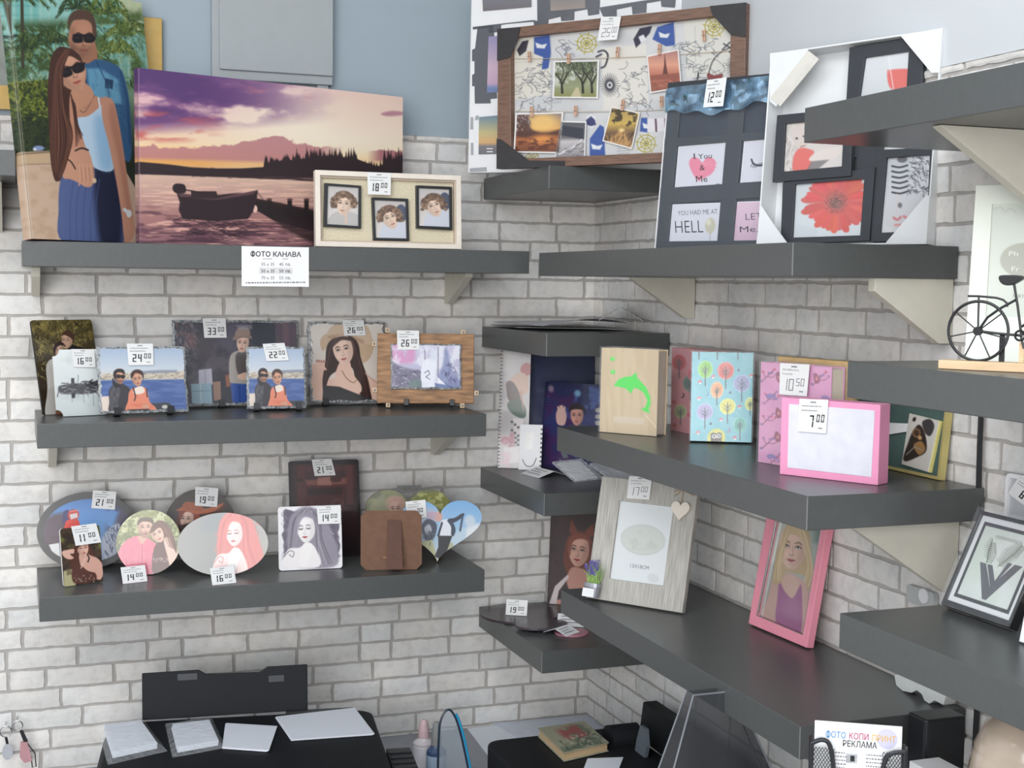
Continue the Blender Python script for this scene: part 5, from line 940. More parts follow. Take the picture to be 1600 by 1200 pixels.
# clothespin frame
NQ = [(777, 46), (1167, 4), (1160, 262), (777, 268)]
F = lift(fit(NQ, ZC0, y0=-.30, y1=-.80, th=2, wy=150, thw=.4), .022); root = empty('clothespin_frame', F.mw); W, H = F.W, F.H; kk = F.k()
def art_naut(q):
    P = Pic(q, (212, 212, 212), 1.9); P.noise((198, 200, 204), 30, 2, .4, .6, .6)
    r = random.Random(4)
    def sheet(pts, c=(222, 222, 220)): P.poly(pts, c, 1, .6)
    def scribble(x0, y0, x1, y1, n, seed, c=(80, 84, 96), wd=.8):
        rr = random.Random(seed)
        for i in range(n):
            x, y = rr.uniform(x0, x1), rr.uniform(y0, y1); pts = [(x, y)]
            for k in range(4): x += rr.uniform(-9, 9); y += rr.uniform(-3, 8); pts.append((x, y))
            P.line(pts, wd, c, .85, sm=True)
    P.poly([(792, 56), (850, 52), (852, 150), (792, 158)], (222, 218, 208), 1, 1); P.poly([(930, 76), (1000, 70), (1004, 168), (934, 176)], (224, 220, 212), 1, 1); P.poly([(1060, 30), (1140, 26), (1138, 120), (1064, 126)], (220, 218, 210), 1, 1); scribble(798, 100, 850, 172, 18, 13, (120, 116, 118)); scribble(1062, 110, 1136, 180, 20, 14, (120, 118, 124)); scribble(1045, 215, 1130, 250, 10, 15, (130, 126, 130)); scribble(740, 195, 790, 250, 1, 16); scribble(795, 95, 850, 172, 26, 3); scribble(960, 95, 1010, 170, 24, 5); scribble(1060, 60, 1110, 110, 26, 7); scribble(1080, 100, 1130, 140, 12, 8); scribble(868, 60, 890, 92, 9, 4); scribble(1040, 150, 1075, 180, 8, 6)
    for x, y in ((850, 130), (1040, 80), (1030, 160), (1070, 135), (955, 235)): 
        for k in range(9): P.line([(x, y+k*4.2), (x+r.uniform(12, 20), y+k*4.2-1)], .7, (110, 112, 120), .8)
    def wheel(x, y, R, c=(176, 164, 72)):
        for rr in (R, R*.62, R*.3): P_ = [(x+rr*math.cos(t/24*2*math.pi), y+rr*math.sin(t/24*2*math.pi)) for t in range(25)]; P.line(P_, R*.12, c)
        for k in range(8): a = k*math.pi/4+.2; P.line([(x+math.cos(a)*R*.2, y+math.sin(a)*R*.2), (x+math.cos(a)*R*1.25, y+math.sin(a)*R*1.25)], R*.1, c)
        P.ell(x, y, R*.12, R*.12, (96, 86, 50))
    wheel(907, 68, 14.5); wheel(1109, 42, 15); wheel(1000, 232, 14); wheel(824, 252, 10, (150, 140, 70))
    for (x, y, R) in ((943, 136, 15), (1142, 108, 15)):
        P.ell(x, y, R*.5, R*.6, (74, 74, 82))
        for k in range(26): a = k/26*2*math.pi; P.line([(x+math.cos(a)*R*.45, y+math.sin(a)*R*.55), (x+math.cos(a+.12)*R, y+math.sin(a+.12)*R*1.3)], [1.6, .5], (74, 74, 82))
        P.ell(x, y, R*.3, R*.36, (214, 214, 216)); P.ell(x, y, R*.14, R*.17, (60, 60, 70))
    B = (62, 90, 160)
    for pts in ([(826, 58), (850, 54), (852, 84), (848, 108), (838, 110), (840, 90), (826, 84)], [(1018, 42), (1044, 34), (1046, 72), (1032, 74), (1010, 62)], [(912, 222), (928, 200), (934, 204), (936, 250), (912, 250)], [(992, 190), (1002, 190), (1002, 214), (990, 212)]): P.poly(pts, B, 1, .6); x, y = pts[0]; P.poly([(x+2, y+8), (x+12, y+12), (x+20, y+10), (x+16, y+18), (x+4, y+17)], (226, 228, 232), 1, .6)
    P.poly([(980, 62), (990, 44), (1010, 40), (1006, 52), (994, 66), (984, 76)], (52, 50, 70)); P.poly([(988, 58), (996, 54), (1000, 62), (992, 68)], (224, 224, 228)); P.poly([(800, 78), (808, 64), (818, 62), (814, 80), (804, 88)], (58, 56, 66))
    P.line([(925, 82), (934, 80), (940, 88), (936, 104), (930, 108)], 3, (66, 66, 76), sm=True); P.line([(922, 90), (930, 86)], 3, (66, 66, 76)); P.poly([(1098, 118), (1108, 122), (1122, 120), (1120, 128), (1108, 130), (1098, 127)], (140, 66, 66), sm=True); P.line([(1136, 76), (1120, 84), (1108, 96), (1102, 110), (1100, 120)], 2, (80, 72, 76), sm=True); P.line([(1124, 70), (1136, 78)], 2.4, (70, 70, 80)); P.line([(1134, 68), (1122, 80)], 2.4, (70, 70, 80)); P.line([(1143, 62), (1142, 76), (1134, 84)], 3, (70, 70, 80), sm=True); P.line([(1083, 118), (1082, 128)], 2.4, (40, 40, 46))
    P.poly([(906, 186), (914, 182), (922, 186), (922, 200), (914, 206), (906, 200)], (222, 222, 226)); P.poly([(906, 192), (914, 186), (920, 192), (922, 200), (914, 202), (908, 200)], (64, 66, 110), 1, .5)
    P.poly([(1002, 192), (1044, 190), (1044, 212), (1002, 213)], (226, 222, 226))
    for x in (1015, 1030): P.line([(x, 193), (x+1, 212)], 3, (96, 66, 80))
    for y in (92, 130, 178): P.line([(796, y+6), (870, y+3), (930, y-1)], .6, (160, 150, 140), .5, sm=True)
    for x in (852, 1046, 1078): P.line([(x, 40), (x+1, 180)], .8, (150, 150, 160), .6)
    return P
ai = [(790, 58), (1148, 22), (1142, 252), (792, 262)]
M_OAK = mat('brown_frame_wood', (116, 88, 74), .5, var=.3, scale=30, stretch=(1, 12, 1))
mb = MB(); O = F.pp(NQ)[::-1]; Iq = [(796, 60), (1141, 24), (1137, 246), (798, 253)]; mb.ring([(0, 0), (W, 0), (W, H), (0, H)], [F.p(*Iq[3]), F.p(*Iq[2]), F.p(*Iq[1]), F.p(*Iq[0])], -.022, 0, M_OAK); mb.build('frame_rail', root, bevel=.0015)
mb = MB(); mb.box((.004, .004, -.02), (W-.004, H-.004, -.0172), M_MDF); mb.build('back_board', root)
mb = MB(); art_rect(mb, art_naut(ai), F.pp(ai), -.0165, printmat(.5), 1.1); mb.build('nautical_print', root)
for y0, y1 in ((92, 82), (176, 173)):
    mb = MB(); a = F.p(798, y0); b = F.p(1138, y1); n = 14; mb.tube([(a[0]+(b[0]-a[0])*t/n, a[1]+(b[1]-a[1])*t/n-.006*math.sin(math.pi*t/n), -.012) for t in range(n+1)], .0007, mat('twine', (190, 176, 150), .8), 5); mb.build('twine', root)
def mini(q, fn):
    P = Pic(q, (236, 234, 230), 3); A = np.array(q, float); C = A.mean(0); I = C+(A-C)*.93; fn(P, [tuple(p) for p in I])
    e = np.minimum.reduce([np.abs(x) for x in [np.zeros(1)]]); mb = MB(); art_rect(mb, P, F.pp(q), -.0095, printmat(.3), .8); mb.prism(F.pp(q), -.0105, -.0097, M_WHITE); mb.build('pinned_photo', root)
def m_trees(P, I):
    K = P.c.copy(); P.grad([(98, (110, 120, 96)), (140, (150, 156, 120)), (156, (140, 140, 86))]); P.noise((206, 208, 196), 12, 3, .45, .6, .9, box=(850, 100, 930, 140, 6))
    for x in (872, 904, 918): P.line([(x, 148), (x-2, 130), (x-12, 116), (x-16, 104)], [4, 2, 1], (44, 42, 34), sm=True); P.line([(x, 134), (x+8, 118), (x+16, 108)], [3, 1], (44, 42, 34), sm=True); P.line([(x-2, 128), (x+2, 112), (x-4, 100)], [2, 1], (50, 46, 36), sm=True)
    P.strokes([(860, 98), (926, 98), (926, 118), (860, 118)], 90, [(60, 66, 50), (88, 96, 66), (40, 44, 36)], 8, 1.2, 1, 1, 4, .8); P.poly([(884, 156), (893, 140), (897, 140), (902, 156)], (196, 186, 150)); mask(P, I, K)
def mask(P, I, K, w_=(238, 236, 234)):
    R = P.c.copy(); P.c = np.zeros_like(P.c)+np.array(w_, float); Hh = homog(I, [(0, 0), (1, 0), (1, 1), (0, 1)]); U, V = happly(Hh, P.X, P.Y); m = np.clip(np.minimum(np.minimum(U, 1-U), np.minimum(V, 1-V))*60+.5, 0, 1)[..., None]; P.c = P.c*(1-m)+R*m
def m_sun(P, I): P.grad([(180, (140, 128, 128)), (205, (222, 166, 92)), (212, (110, 66, 46)), (222, (176, 104, 62)), (245, (110, 66, 48))]); P.ell(842, 196, 22, 15, (240, 196, 120), .9, soft=6); P.poly([(800, 185), (818, 184), (826, 206), (850, 212), (872, 206), (870, 214), (800, 216)], (84, 54, 48), .9, 2, sm=True); P.ell(842, 222, 16, 7, (226, 150, 80), .9, soft=4); P.noise((84, 46, 36), 8, 3, .5, .6, .7, sy=3, box=(798, 218, 872, 246, 4)); P.strokes([(802, 182), (822, 182), (824, 206), (802, 206)], 40, [(96, 90, 96), (190, 180, 180)], 5, 1.4, 1, 1, 3); mask(P, I, 0)
def m_eiffel(P, I): P.grad([(80, (170, 124, 120)), (105, (222, 160, 134)), (122, (186, 112, 92)), (148, (150, 92, 76))]); P.poly([(1028, 126), (1031, 104), (1032, 84), (1034, 104), (1038, 126), (1034, 120), (1031, 120)], (104, 60, 54)); P.poly([(1008, 122), (1056, 118), (1057, 128), (1008, 130)], (146, 86, 72), .9, 1); P.strokes([(1010, 128), (1056, 126), (1056, 146), (1012, 148)], 30, [(196, 128, 106), (120, 70, 60)], 12, 1.2, .4, .8, 3); mask(P, I, 0)
def m_road(P, I): P.grad([(176, (176, 150, 96)), (200, (206, 174, 92)), (214, (120, 92, 66)), (240, (84, 60, 50))]); P.noise((64, 54, 40), 8, 3, .5, .6, .9, box=(935, 174, 990, 208, 3)); P.poly([(940, 230), (962, 210), (966, 210), (984, 240)], (196, 150, 96), .9, 2); P.ell(964, 210, 4, 3, (250, 220, 150), 1, soft=2); P.strokes([(938, 212), (984, 212), (980, 240), (938, 230)], 36, [(220, 176, 110), (60, 42, 36)], 10, 1, 1.9, .6, 3); mask(P, I, 0)
def m_rail(P, I): P.grad([(190, (84, 84, 92)), (220, (110, 106, 110)), (226, (200, 196, 198)), (260, (120, 116, 120))]); P.poly([(870, 200), (905, 206), (905, 224), (870, 216)], (58, 60, 72)); P.line([(868, 246), (888, 236), (902, 224)], 3, (220, 218, 220)); P.strokes([(870, 226), (906, 228), (906, 256), (868, 250)], 26, [(84, 80, 84), (170, 166, 168)], 12, 1.2, -.5, .4, 3); mask(P, I, 0)
mini([(870, 193), (909, 195), (907, 259), (860, 256)], m_rail); mini([(859, 97), (929, 96), (927, 158), (857, 156)], m_trees); mini([(801, 180), (874, 179), (869, 245), (798, 242)], m_sun); mini([(1003, 90), (1054, 79), (1059, 143), (1009, 151)], m_eiffel); mini([(948, 171), (993, 182), (980, 241), (934, 227)], m_road)
for x, y, t in ((823, 90, .1), (883, 94, 0), (959, 84, -.1), (1025, 80, 0), (1096, 58, .1), (827, 178, .15), (894, 178, 0), (967, 170, -.1), (1028, 165, 0)):
    a, b = F.p(x, y); mb = MB(); l = .011; c_, s_ = math.cos(t), math.sin(t)
    for sgn in (-1, 1): mb.add([(a+c_*u-s_*v, b+s_*u+c_*v, cc) for cc in (-.0085, -.003) for u, v in ((sgn*.0004, -l), (sgn*.0024+sgn*.0004, -l), (sgn*.0034, l), (sgn*.0012, l))], [(0, 1, 2, 3), (7, 6, 5, 4), (0, 4, 5, 1), (1, 5, 6, 2), (2, 6, 7, 3), (3, 7, 4, 0)], mat('pale_peg', (206, 170, 146), .6))
    mb.tube([(a-.0034, b, -.0028), (a+.0034, b, -.0028)], .0007, M_CHROME, 6); mb.build('clothespin', root)
M_CORN = mat('black_corner_card', (50, 48, 50), .6, var=.15, bump=.3)
for pts in ([(777, 46), (812, 43), (808, 62), (796, 92), (777, 97)], [(1108, 10), (1167, 4), (1166, 62), (1142, 58), (1112, 24)], [(777, 220), (784, 222), (826, 256), (880, 258), (880, 267), (777, 268)]):
    mb = MB(); mb.prism(F.pp(pts), .0005, .0022, M_CORN); mb.build('corner_protector', root)
tag(root, 'wide brown wooden frame with small photos pegged over a nautical print', 'photo frame')
card(F, [(937.5, 27.5), (968.5, 27), (961.5, 64.5), (931.5, 66.5)], '25', '00', 'price card reading 25.00 on the clothespin frame', c=.0045, hand=True)

# papers on the corner shelf
def sheet(z, pts, h, m, name, label, cat, grp=None, curl=.0, t=.0012, nx=10):
    """a thin sheet lying at height z over a photo outline TL,TR,BR,BL, bending upwards"""
    H = homog([(0, 0), (1, 0), (1, 1), (0, 1)], [tuple(onZ(*p, z)[:2]) for p in pts]); mb = MB(); vs = []
    for k in (0, 1):
        for j in range(nx+1):
            for i in range(nx+1): a, b = happly(H, i/nx, j/nx); vs.append((a, b, z+.0004+h(i/nx, j/nx)+(t if k == 0 else 0)))
    n = nx+1; o2 = n*n; fs = []
    for j in range(nx):
        for i in range(nx): a = j*n+i; fs += [[a, a+n, a+n+1, a+1], [o2+a, o2+a+1, o2+a+n+1, o2+a+n]]
    for i in range(nx): fs += [[i, i+1, o2+i+1, o2+i], [nx*n+i+1, nx*n+i, o2+nx*n+i, o2+nx*n+i+1], [(i+1)*n, i*n, o2+i*n, o2+(i+1)*n], [i*n+nx, (i+1)*n+nx, o2+(i+1)*n+nx, o2+i*n+nx]]
    mb.add(vs, fs, m); o = mb.build(name, smooth=False); return tag(o, label, cat, grp)
M_GREYP = mat('grey_printed_sheet', (150, 152, 164), .3, var=.3, scale=14); M_DKSH = mat('dark_glossy_sheet', (46, 46, 60), .25, var=.2)
def world_sheet(z, P4, h, m, name, label, cat, nx=10, t=.0012, grp=None):
    px = [tuple(proj((x, y, z))) for x, y in P4]; return sheet(z, px, h, m, name, label, cat, grp, t=t, nx=nx)
world_sheet(ZC1, [(-.285, -.03), (-.03, -.05), (-.05, -.33), (-.29, -.22)], lambda u, v: .004, M_DKSH, 'glossy_sheet', 'dark glossy sheet lying lowest on the corner shelf above the calendars', 'sheet')
world_sheet(ZC1+.006, [(-.29, -.06), (-.04, -.02), (-.02, -.24), (-.27, -.34)], lambda u, v: .006+.012*math.sin(math.pi*u)*v+.004*u, M_GREYP, 'glossy_sheet', 'grey printed sheet curling up over the dark sheet on the corner shelf', 'sheet')
def tent_card(z, a, b, hgt, spread, label, m=M_WHITE, rows=3):
    """folded card standing like a roof: ridge from a to b above height z"""
    a = Vector((a[0], a[1], z)); b = Vector((b[0], b[1], z)); d = (b-a).normalized(); n = Vector((d.y, -d.x, 0))*spread; up = Vector((0, 0, hgt)); mb = MB(); e = Vector((0, 0, .0006))
    for s in (1, -1):
        q = [a+up, b+up, b+n*s+e, a+n*s+e]; k = Vector((0, 0, .0006)); vs = q+[p+k for p in q]; mb.add(vs, [(0, 1, 2, 3), (7, 6, 5, 4), (0, 4, 5, 1), (2, 6, 7, 3), (1, 5, 6, 2), (0, 3, 7, 4)], m)
        for r_ in range(rows): u0, u1 = .12, .8-.15*(r_ % 2); v0 = .2+.24*r_; f = lambda u, v: q[0].lerp(q[1], u).lerp(q[3].lerp(q[2], u), v)+Vector((0, 0, .0013)); mb.add([f(u0, v0), f(u1, v0), f(u1, v0+.06), f(u0, v0+.06)], [(0, 1, 2, 3)], M_GREY)
    return tag(mb.build('folded_card'), label, 'card', 'folded paper cards')
tent_card(ZC1+.024, (-.09, -.36), (-.035, -.24), .03, .05, 'folded white card tented on the pile of sheets in the corner')
# corner shelf with calendars
def spiral_book(F, t, cover, name, label, side, coil=M_BLACK, n=26, back=M_WHITE, coilside=0, r=.005, pic=None, step=1., rough=.3, cat='calendar'):
    lift(F, t); W, H = F.W, F.H; mb = MB(); mb.box((0, 0, -t), (W, H, -.0004), back); root = mb.build(name, mw=F.mw)
    if pic is not None: mb = MB(); art_rect(mb, pic, [(0, H), (W, H), (W, 0), (0, 0)], .0002, printmat(rough, .3), step); mb.build('printed_cover', root)
    mb = MB(); x = 0.002 if coilside == 0 else W-.002
    for k in range(n):
        y = H*(.02+.96*k/(n-1)); mb.tube([(x+r*math.cos(a), y, -t/2+r*math.sin(a)) for a in np.linspace(0, 2*math.pi, 9)[:-1]], .0008, coil, 5, closed=True)
    mb.build('wire_coil', root); return tag(root, label, cat)
q = [(785, 545), (828, 547), (826, 732), (776, 729)]; F = fit(q, ZC2)
P = Pic(q, (206, 200, 200), 2.2); P.noise((190, 184, 186), 30, 2, .4, .6, .7); P.ell(822, 574, 9, 9, (176, 60, 56)); P.poly([(796, 590), (812, 578), (824, 586), (824, 606), (810, 612), (798, 600)], (206, 170, 150), 1, .8, sm=True); P.poly([(792, 592), (802, 592), (812, 610), (814, 632), (800, 626), (793, 610)], (80, 54, 50), 1, 1, sm=True); P.poly([(794, 622), (812, 618), (822, 634), (820, 646), (808, 644), (796, 634)], (44, 80, 60), 1, .8, sm=True); P.line([(814, 606), (818, 634)], 2, (190, 140, 120)); P.poly([(802, 646), (818, 648), (816, 672), (804, 672)], (222, 214, 216))
P.noise((178, 110, 126), 9, 5, .5, .62, .8, box=(776, 668, 806, 700, 4)); P.ell(790, 682, 9, 7, (196, 130, 146), .8, soft=1); P.line([(783, 684), (788, 678), (794, 681), (798, 686)], 1, (150, 70, 92), sm=True)
for i in range(6): P.ell(800+(i % 3)*5, 652+i*4.5, 2, 2, (58, 54, 60)); P.ell(806+(i % 2)*4, 678+i*4, 2.4, 1.8, (60, 58, 62))
P.poly([(786, 694), (812, 692), (812, 720), (788, 722)], (226, 220, 220), 1, .8); P.noise((226, 190, 200), 10, 8, .4, .55, .8, box=(776, 700, 800, 732, 4))
spiral_book(F, .004, None, 'spiral_calendar', 'tall pale spiral calendar with a red flower at its top, left on the corner shelf', 0, M_BLACKM, 34, pic=P, r=.0032)
q = [(828, 549), (930, 549), (926, 722), (824, 718)]; F = fit(q, ZC2, y0=-.022, y1=-.03, th=3)
P = Pic(q, ss=1.6); P.grad([(549, (48, 54, 84)), (585, (66, 74, 104)), (620, (84, 92, 118)), (720, (104, 112, 136))]); P.noise((58, 64, 96), 30, 3, .4, .6, .6); P.noise((120, 128, 148), 40, 6, .55, .7, .5, box=(828, 600, 930, 720, 10)); spiral_book(F, .004, None, 'spiral_calendar', 'tall dark blue spiral calendar behind the boy notebook', 0, M_CHROME, 34, pic=P, step=1.5, r=.0032)
q = [(854, 600), (945, 600), (935, 741), (841, 729)]; F = fit(q, ZC2)
P = Pic(q, (44, 46, 92), 2.2); P.grad([(600, (40, 44, 86)), (650, (50, 56, 110)), (740, (48, 40, 84))]); P.noise((84, 110, 176), 12, 3, .5, .62, .8, box=(870, 600, 946, 660, 6)); P.noise((70, 40, 90), 14, 5, .45, .6, .9, box=(846, 610, 900, 730, 8)); P.ell(901, 615, 5, 5, (140, 196, 230), .9, soft=2); P.strokes([(850, 604), (940, 604), (936, 730), (846, 724)], 70, [(120, 110, 170), (90, 96, 160), (60, 46, 110)], 8, 1, 1, 1.5, 5, .5); P.ell(861, 610, 4, 5, (176, 150, 170), .8, soft=1.5)
P.poly([(870, 662), (868, 648), (872, 638), (877, 634), (882, 642), (884, 652), (880, 664)], (222, 182, 172), 1, .5, sm=True)
for i in range(4): P.line([(872+i*3, 644), (871+i*3.4, 634+abs(i-1.6)*1.5)], 2.2, (226, 188, 178))
P.poly([(882, 672), (890, 664), (910, 662), (924, 672), (930, 700), (880, 700)], (70, 74, 96), 1, 1, sm=True); P.face(900, 650, 28, (212, 156, 142), (60, 44, 44), 0, -.1, 'open'); P.poly([(887, 646), (890, 634), (900, 630), (912, 635), (914, 648), (908, 640), (893, 640)], (52, 42, 48), sm=True)
for i in range(3): P.ell(934, 640+i*10, 5, 4, (190, 186, 176), 1, soft=.8)
P.noise((120, 140, 130), 10, 9, .5, .6, .7, box=(870, 695, 940, 725, 4))
spiral_book(F, .008, None, 'spiral_notebook', 'blue spiral notebook with a waving boy on a starry cover', 0, M_BLACKM, 30, back=mat('blue_cover_side', (36, 40, 84), .4), pic=P, r=.0058, cat='notebook')
F = lift(fit([(813, 664), (848, 664), (845, 736), (810, 734)], ZC2, th=10), .003); mb = MB(); mb.prism(F.pp([(813, 664), (848, 664), (845, 736), (810, 734)]), -.003, 0, M_WHITE); mb.prism(F.pp([(822, 676), (834, 676), (832, 704), (820, 704)]), 0, .0012, mat('raised_paper', (238, 236, 234), .5)); mb.tube([(*F.p(x, y), .001) for x, y in spline([(816, 718), (822, 728), (832, 728), (838, 716)], 5, False)], .001, M_EDGE, 6)
for k in range(9): mb.box((F.W-.004, F.H*(.08+.1*k), .0001), (F.W, F.H*(.12+.1*k), .0008), M_BLACK)
tag(mb.build('white_booklet', mw=F.mw), 'small white booklet standing at the foot of the pale spiral calendar', 'booklet')
F = lift(fit([(852, 706), (890, 708), (889, 731), (850, 728)], ZC2, th=12), .001); F.O = F.O; mb = MB(); mb.prism(rnd_rect(0, 0, F.W, F.H, .002), -.001, 0, M_WHITE)
for k in range(2): mb.box((F.W*.12, F.H*(.3+.3*k), .0002), (F.W*.85, F.H*(.34+.3*k), .0005), mat('gold_ink', (176, 170, 140), .5))
tag(mb.build('name_card', mw=F.mw), 'small white card with two faint gold lines before the boy notebook', 'card')
p_ = onZ(822, 746, ZC2); a = onZ(838, 731, ZC2+.012); b = onZ(866, 738, ZC2+.012)
tent_card(ZC2, a, b, .014, .042, 'folded white card lying open on the calendar shelf')
M_BAG = glassy('clear_bag', (236, 240, 244), .34, .1, .9, 60)
for i, (x0, y0, x1, y1, m2, lb) in enumerate(((-.165, -.29, -.10, -.20, M_WHITE, 'clear bagged white card lying beside the boy notebook'), (-.09, -.35, -.03, -.25, M_GREYP, 'clear bagged grey prints lying at the right of the calendar shelf'))):
    root = empty('bagged_prints', loc=(x0, y0, ZC2)); mb = MB()
    mb.add([(p[0], p[1], p[2]) for p in ((0, 0, .001), (x1-x0, .02, .002), (x1-x0-.01, y1-y0+.02, .03), (-.01, y1-y0, .028), (0, 0, .004), (x1-x0, .02, .005), (x1-x0-.01, y1-y0+.02, .033), (-.01, y1-y0, .031))], [(3, 2, 1, 0), (4, 5, 6, 7), (0, 1, 5, 4), (1, 2, 6, 5), (2, 3, 7, 6), (3, 0, 4, 7)], m2); mb.build('prints', root)
    mb = MB(); mb.add([(p[0], p[1], p[2]) for p in ((-.008, -.012, .0006), (x1-x0+.008, .01, .001), (x1-x0, y1-y0+.03, .031), (-.018, y1-y0+.01, .029), (-.008, -.012, .0055), (x1-x0+.008, .01, .0075), (x1-x0, y1-y0+.03, .036), (-.018, y1-y0+.01, .034))], [(3, 2, 1, 0), (4, 5, 6, 7), (0, 1, 5, 4), (1, 2, 6, 5), (2, 3, 7, 6), (3, 0, 4, 7)], M_BAG); mb.build('clear_bag', root); tag(root, lb, 'bag')
# lowest corner shelf
q = [(861, 800), (935, 800), (922, 941), (854, 941)]; F = fit(q, ZC3, y0=-.05, y1=-.11, th=4, wy=200)
P = Pic(q, (58, 44, 46), 2.2); P.grad([(800, (72, 56, 56)), (941, (52, 40, 44))]); P.noise((84, 66, 64), 26, 3, .45, .65, .6)
P.poly([(882, 860), (888, 842), (902, 832), (918, 834), (926, 850), (924, 880), (906, 905), (888, 900), (880, 880)], (120, 66, 54), 1, 1.5, sm=True); P.poly([(894, 812), (905, 834), (898, 842), (890, 832)], (134, 74, 60), 1, 1); P.poly([(929, 818), (914, 832), (922, 840), (930, 836)], (134, 74, 60), 1, 1); P.poly([(890, 930), (872, 934), (866, 941), (920, 941), (924, 900), (896, 886), (884, 906)], (202, 148, 132), 1, 1, sm=True); P.poly([(857, 941), (866, 916), (886, 898), (888, 902), (872, 922), (868, 941)], (220, 206, 206), 1, .6); P.face(904, 862, 46, (222, 170, 152), (92, 52, 44), .12, -.15, 'open', (176, 60, 66), None, .78); P.poly([(886, 860), (890, 842), (904, 834), (920, 838), (926, 850), (912, 843), (896, 848), (890, 870)], (140, 78, 62), .95, 1, sm=True)
plaque(F, P, [(0, 0), (F.W, 0), (F.W, F.H), (0, F.H)], 'portrait_plaque', 'dark portrait plaque of a woman with cat ears in the corner', edge=M_BLACKM, t=.004, rough=.6, coat=0, cat='plaque')
def disc(z, cpx, r, sx, label, pic=None, m=M_BLACK, h=.006, name='black_plaque', rot=0):
    c = onZ(*cpx, z); mb = MB(); n = 48; P_ = [(c[0]+r*math.cos(2*math.pi*k/n)*sx*math.cos(rot)-r*math.sin(2*math.pi*k/n)*math.sin(rot), c[1]+r*math.cos(2*math.pi*k/n)*sx*math.sin(rot)+r*math.sin(2*math.pi*k/n)*math.cos(rot)) for k in range(n)]
    mb.prism(P_, z+.0003, z+h, m); return tag(mb.build(name, bevel=.001), label, 'plaque')
disc(ZC3, (812, 961), .098, 1, 'large round black plaque lying flat under the 19.00 card', m=mat('aubergine_gloss', (58, 48, 54), .2, var=.2, scale=12))
disc(ZC3+.0066, (846, 978), .045, 1.4, 'smaller dark plaque lying half over the large round one', m=mat('smoke_gloss', (70, 62, 70), .2, var=.3, scale=18))
disc(ZC3, (893, 990), .036, 1.1, 'small pink and grey plaque lying beneath a folded card', m=mat('pink_grey_gloss', (176, 120, 136), .3, var=.35, scale=24), h=.005)
cz = ZC3+.0066; q = [(792, 937.5), (826, 937.5), (822, 962), (789.5, 961.5)]; F = fit(q, cz, th=20, thw=2); F.mw = Matrix.Translation((0, 0, .0004))@F.mw; card(F, q, '19', '00', 'folded price card reading 19.00 on the large black plaque', c=0, tent=False)
a = onZ(867, 982, ZC3+.02); b = onZ(889, 974, ZC3+.02); tent_card(ZC3+.0056, (a[0], a[1]), (a[0]+.045, a[1]+.03), .013, .032, 'folded white card on the small pink plaque')
a = onZ(872, 960, ZC3+.02); tent_card(ZC3, (a[0], a[1]), (a[0]+.06, a[1]-.03), .022, .035, 'folded white card leaning below the cat ear portrait')
# ================================================================== upper right shelf: black collage frame and white boxed frame
ZR1, ZR2, ZR3, ZB, Z4 = 1.863, 1.5, 1.155, 1.697, 1.346
q = [(1050, 141), (1205, 122), (1190, 380), (1021, 386)]; F = lift(fit(q, ZR1, y0=-.70, y1=-.97, wy=60, thw=.1), .02); root = empty('collage_frame', F.mw); W, H = F.W, F.H
mb = MB(); mb.box((0, 0, -.018), (W, H, -.004), mat('navy_black_frame', (46, 50, 60), .42)); mb.build('back_panel', root)
wins = [([(1061, 223.6), (1136.5, 216.4), (1132, 282.4), (1053.4, 287.5)], 'love'), ([(1049.5, 312.4), (1127.5, 308), (1119.4, 373), (1041.4, 373.6)], 'hello'), ([(1162, 214.5), (1240, 207), (1234, 276), (1156.6, 281.5)], 'lash'), ([(1152.4, 306.4), (1232, 302), (1224, 369), (1144, 371.5)], 'let')]
for yb in (0, 1, 2, 3):
    y0, y1 = ((386, 372.5), (312, 287), (224, 212), (150, 132))[yb]
    mb = MB(); mb.prism(F.pp([(1021 if yb == 0 else 1030+(y0 < 300)*8+(y0 < 200)*8, y0), (1190+(y0 < 330)*4+(y0 < 230)*5, y0-6-(y0 < 330)*8), (1191+(y0 < 330)*4+(y0 < 230)*6, y1-6-(y0 < 330)*8), (1024 if yb == 0 else 1032+(y0 < 300)*8+(y0 < 200)*8, y1)]), -.004, .001, M_BLKFR); mb.build('frame_rail', root, bevel=.0008)
mb = MB(); mb.prism(F.pp([(1021, 386), (1040, 385), (1069, 139), (1050, 141)]), -.004, .0008, M_BLKFR); mb.build('frame_rail', root, bevel=.0008)
mb = MB(); mb.prism(F.pp([(1121, 382), (1146, 381), (1166, 127), (1142, 130)]), -.004, .0008, M_BLKFR); mb.build('frame_rail', root, bevel=.0008)
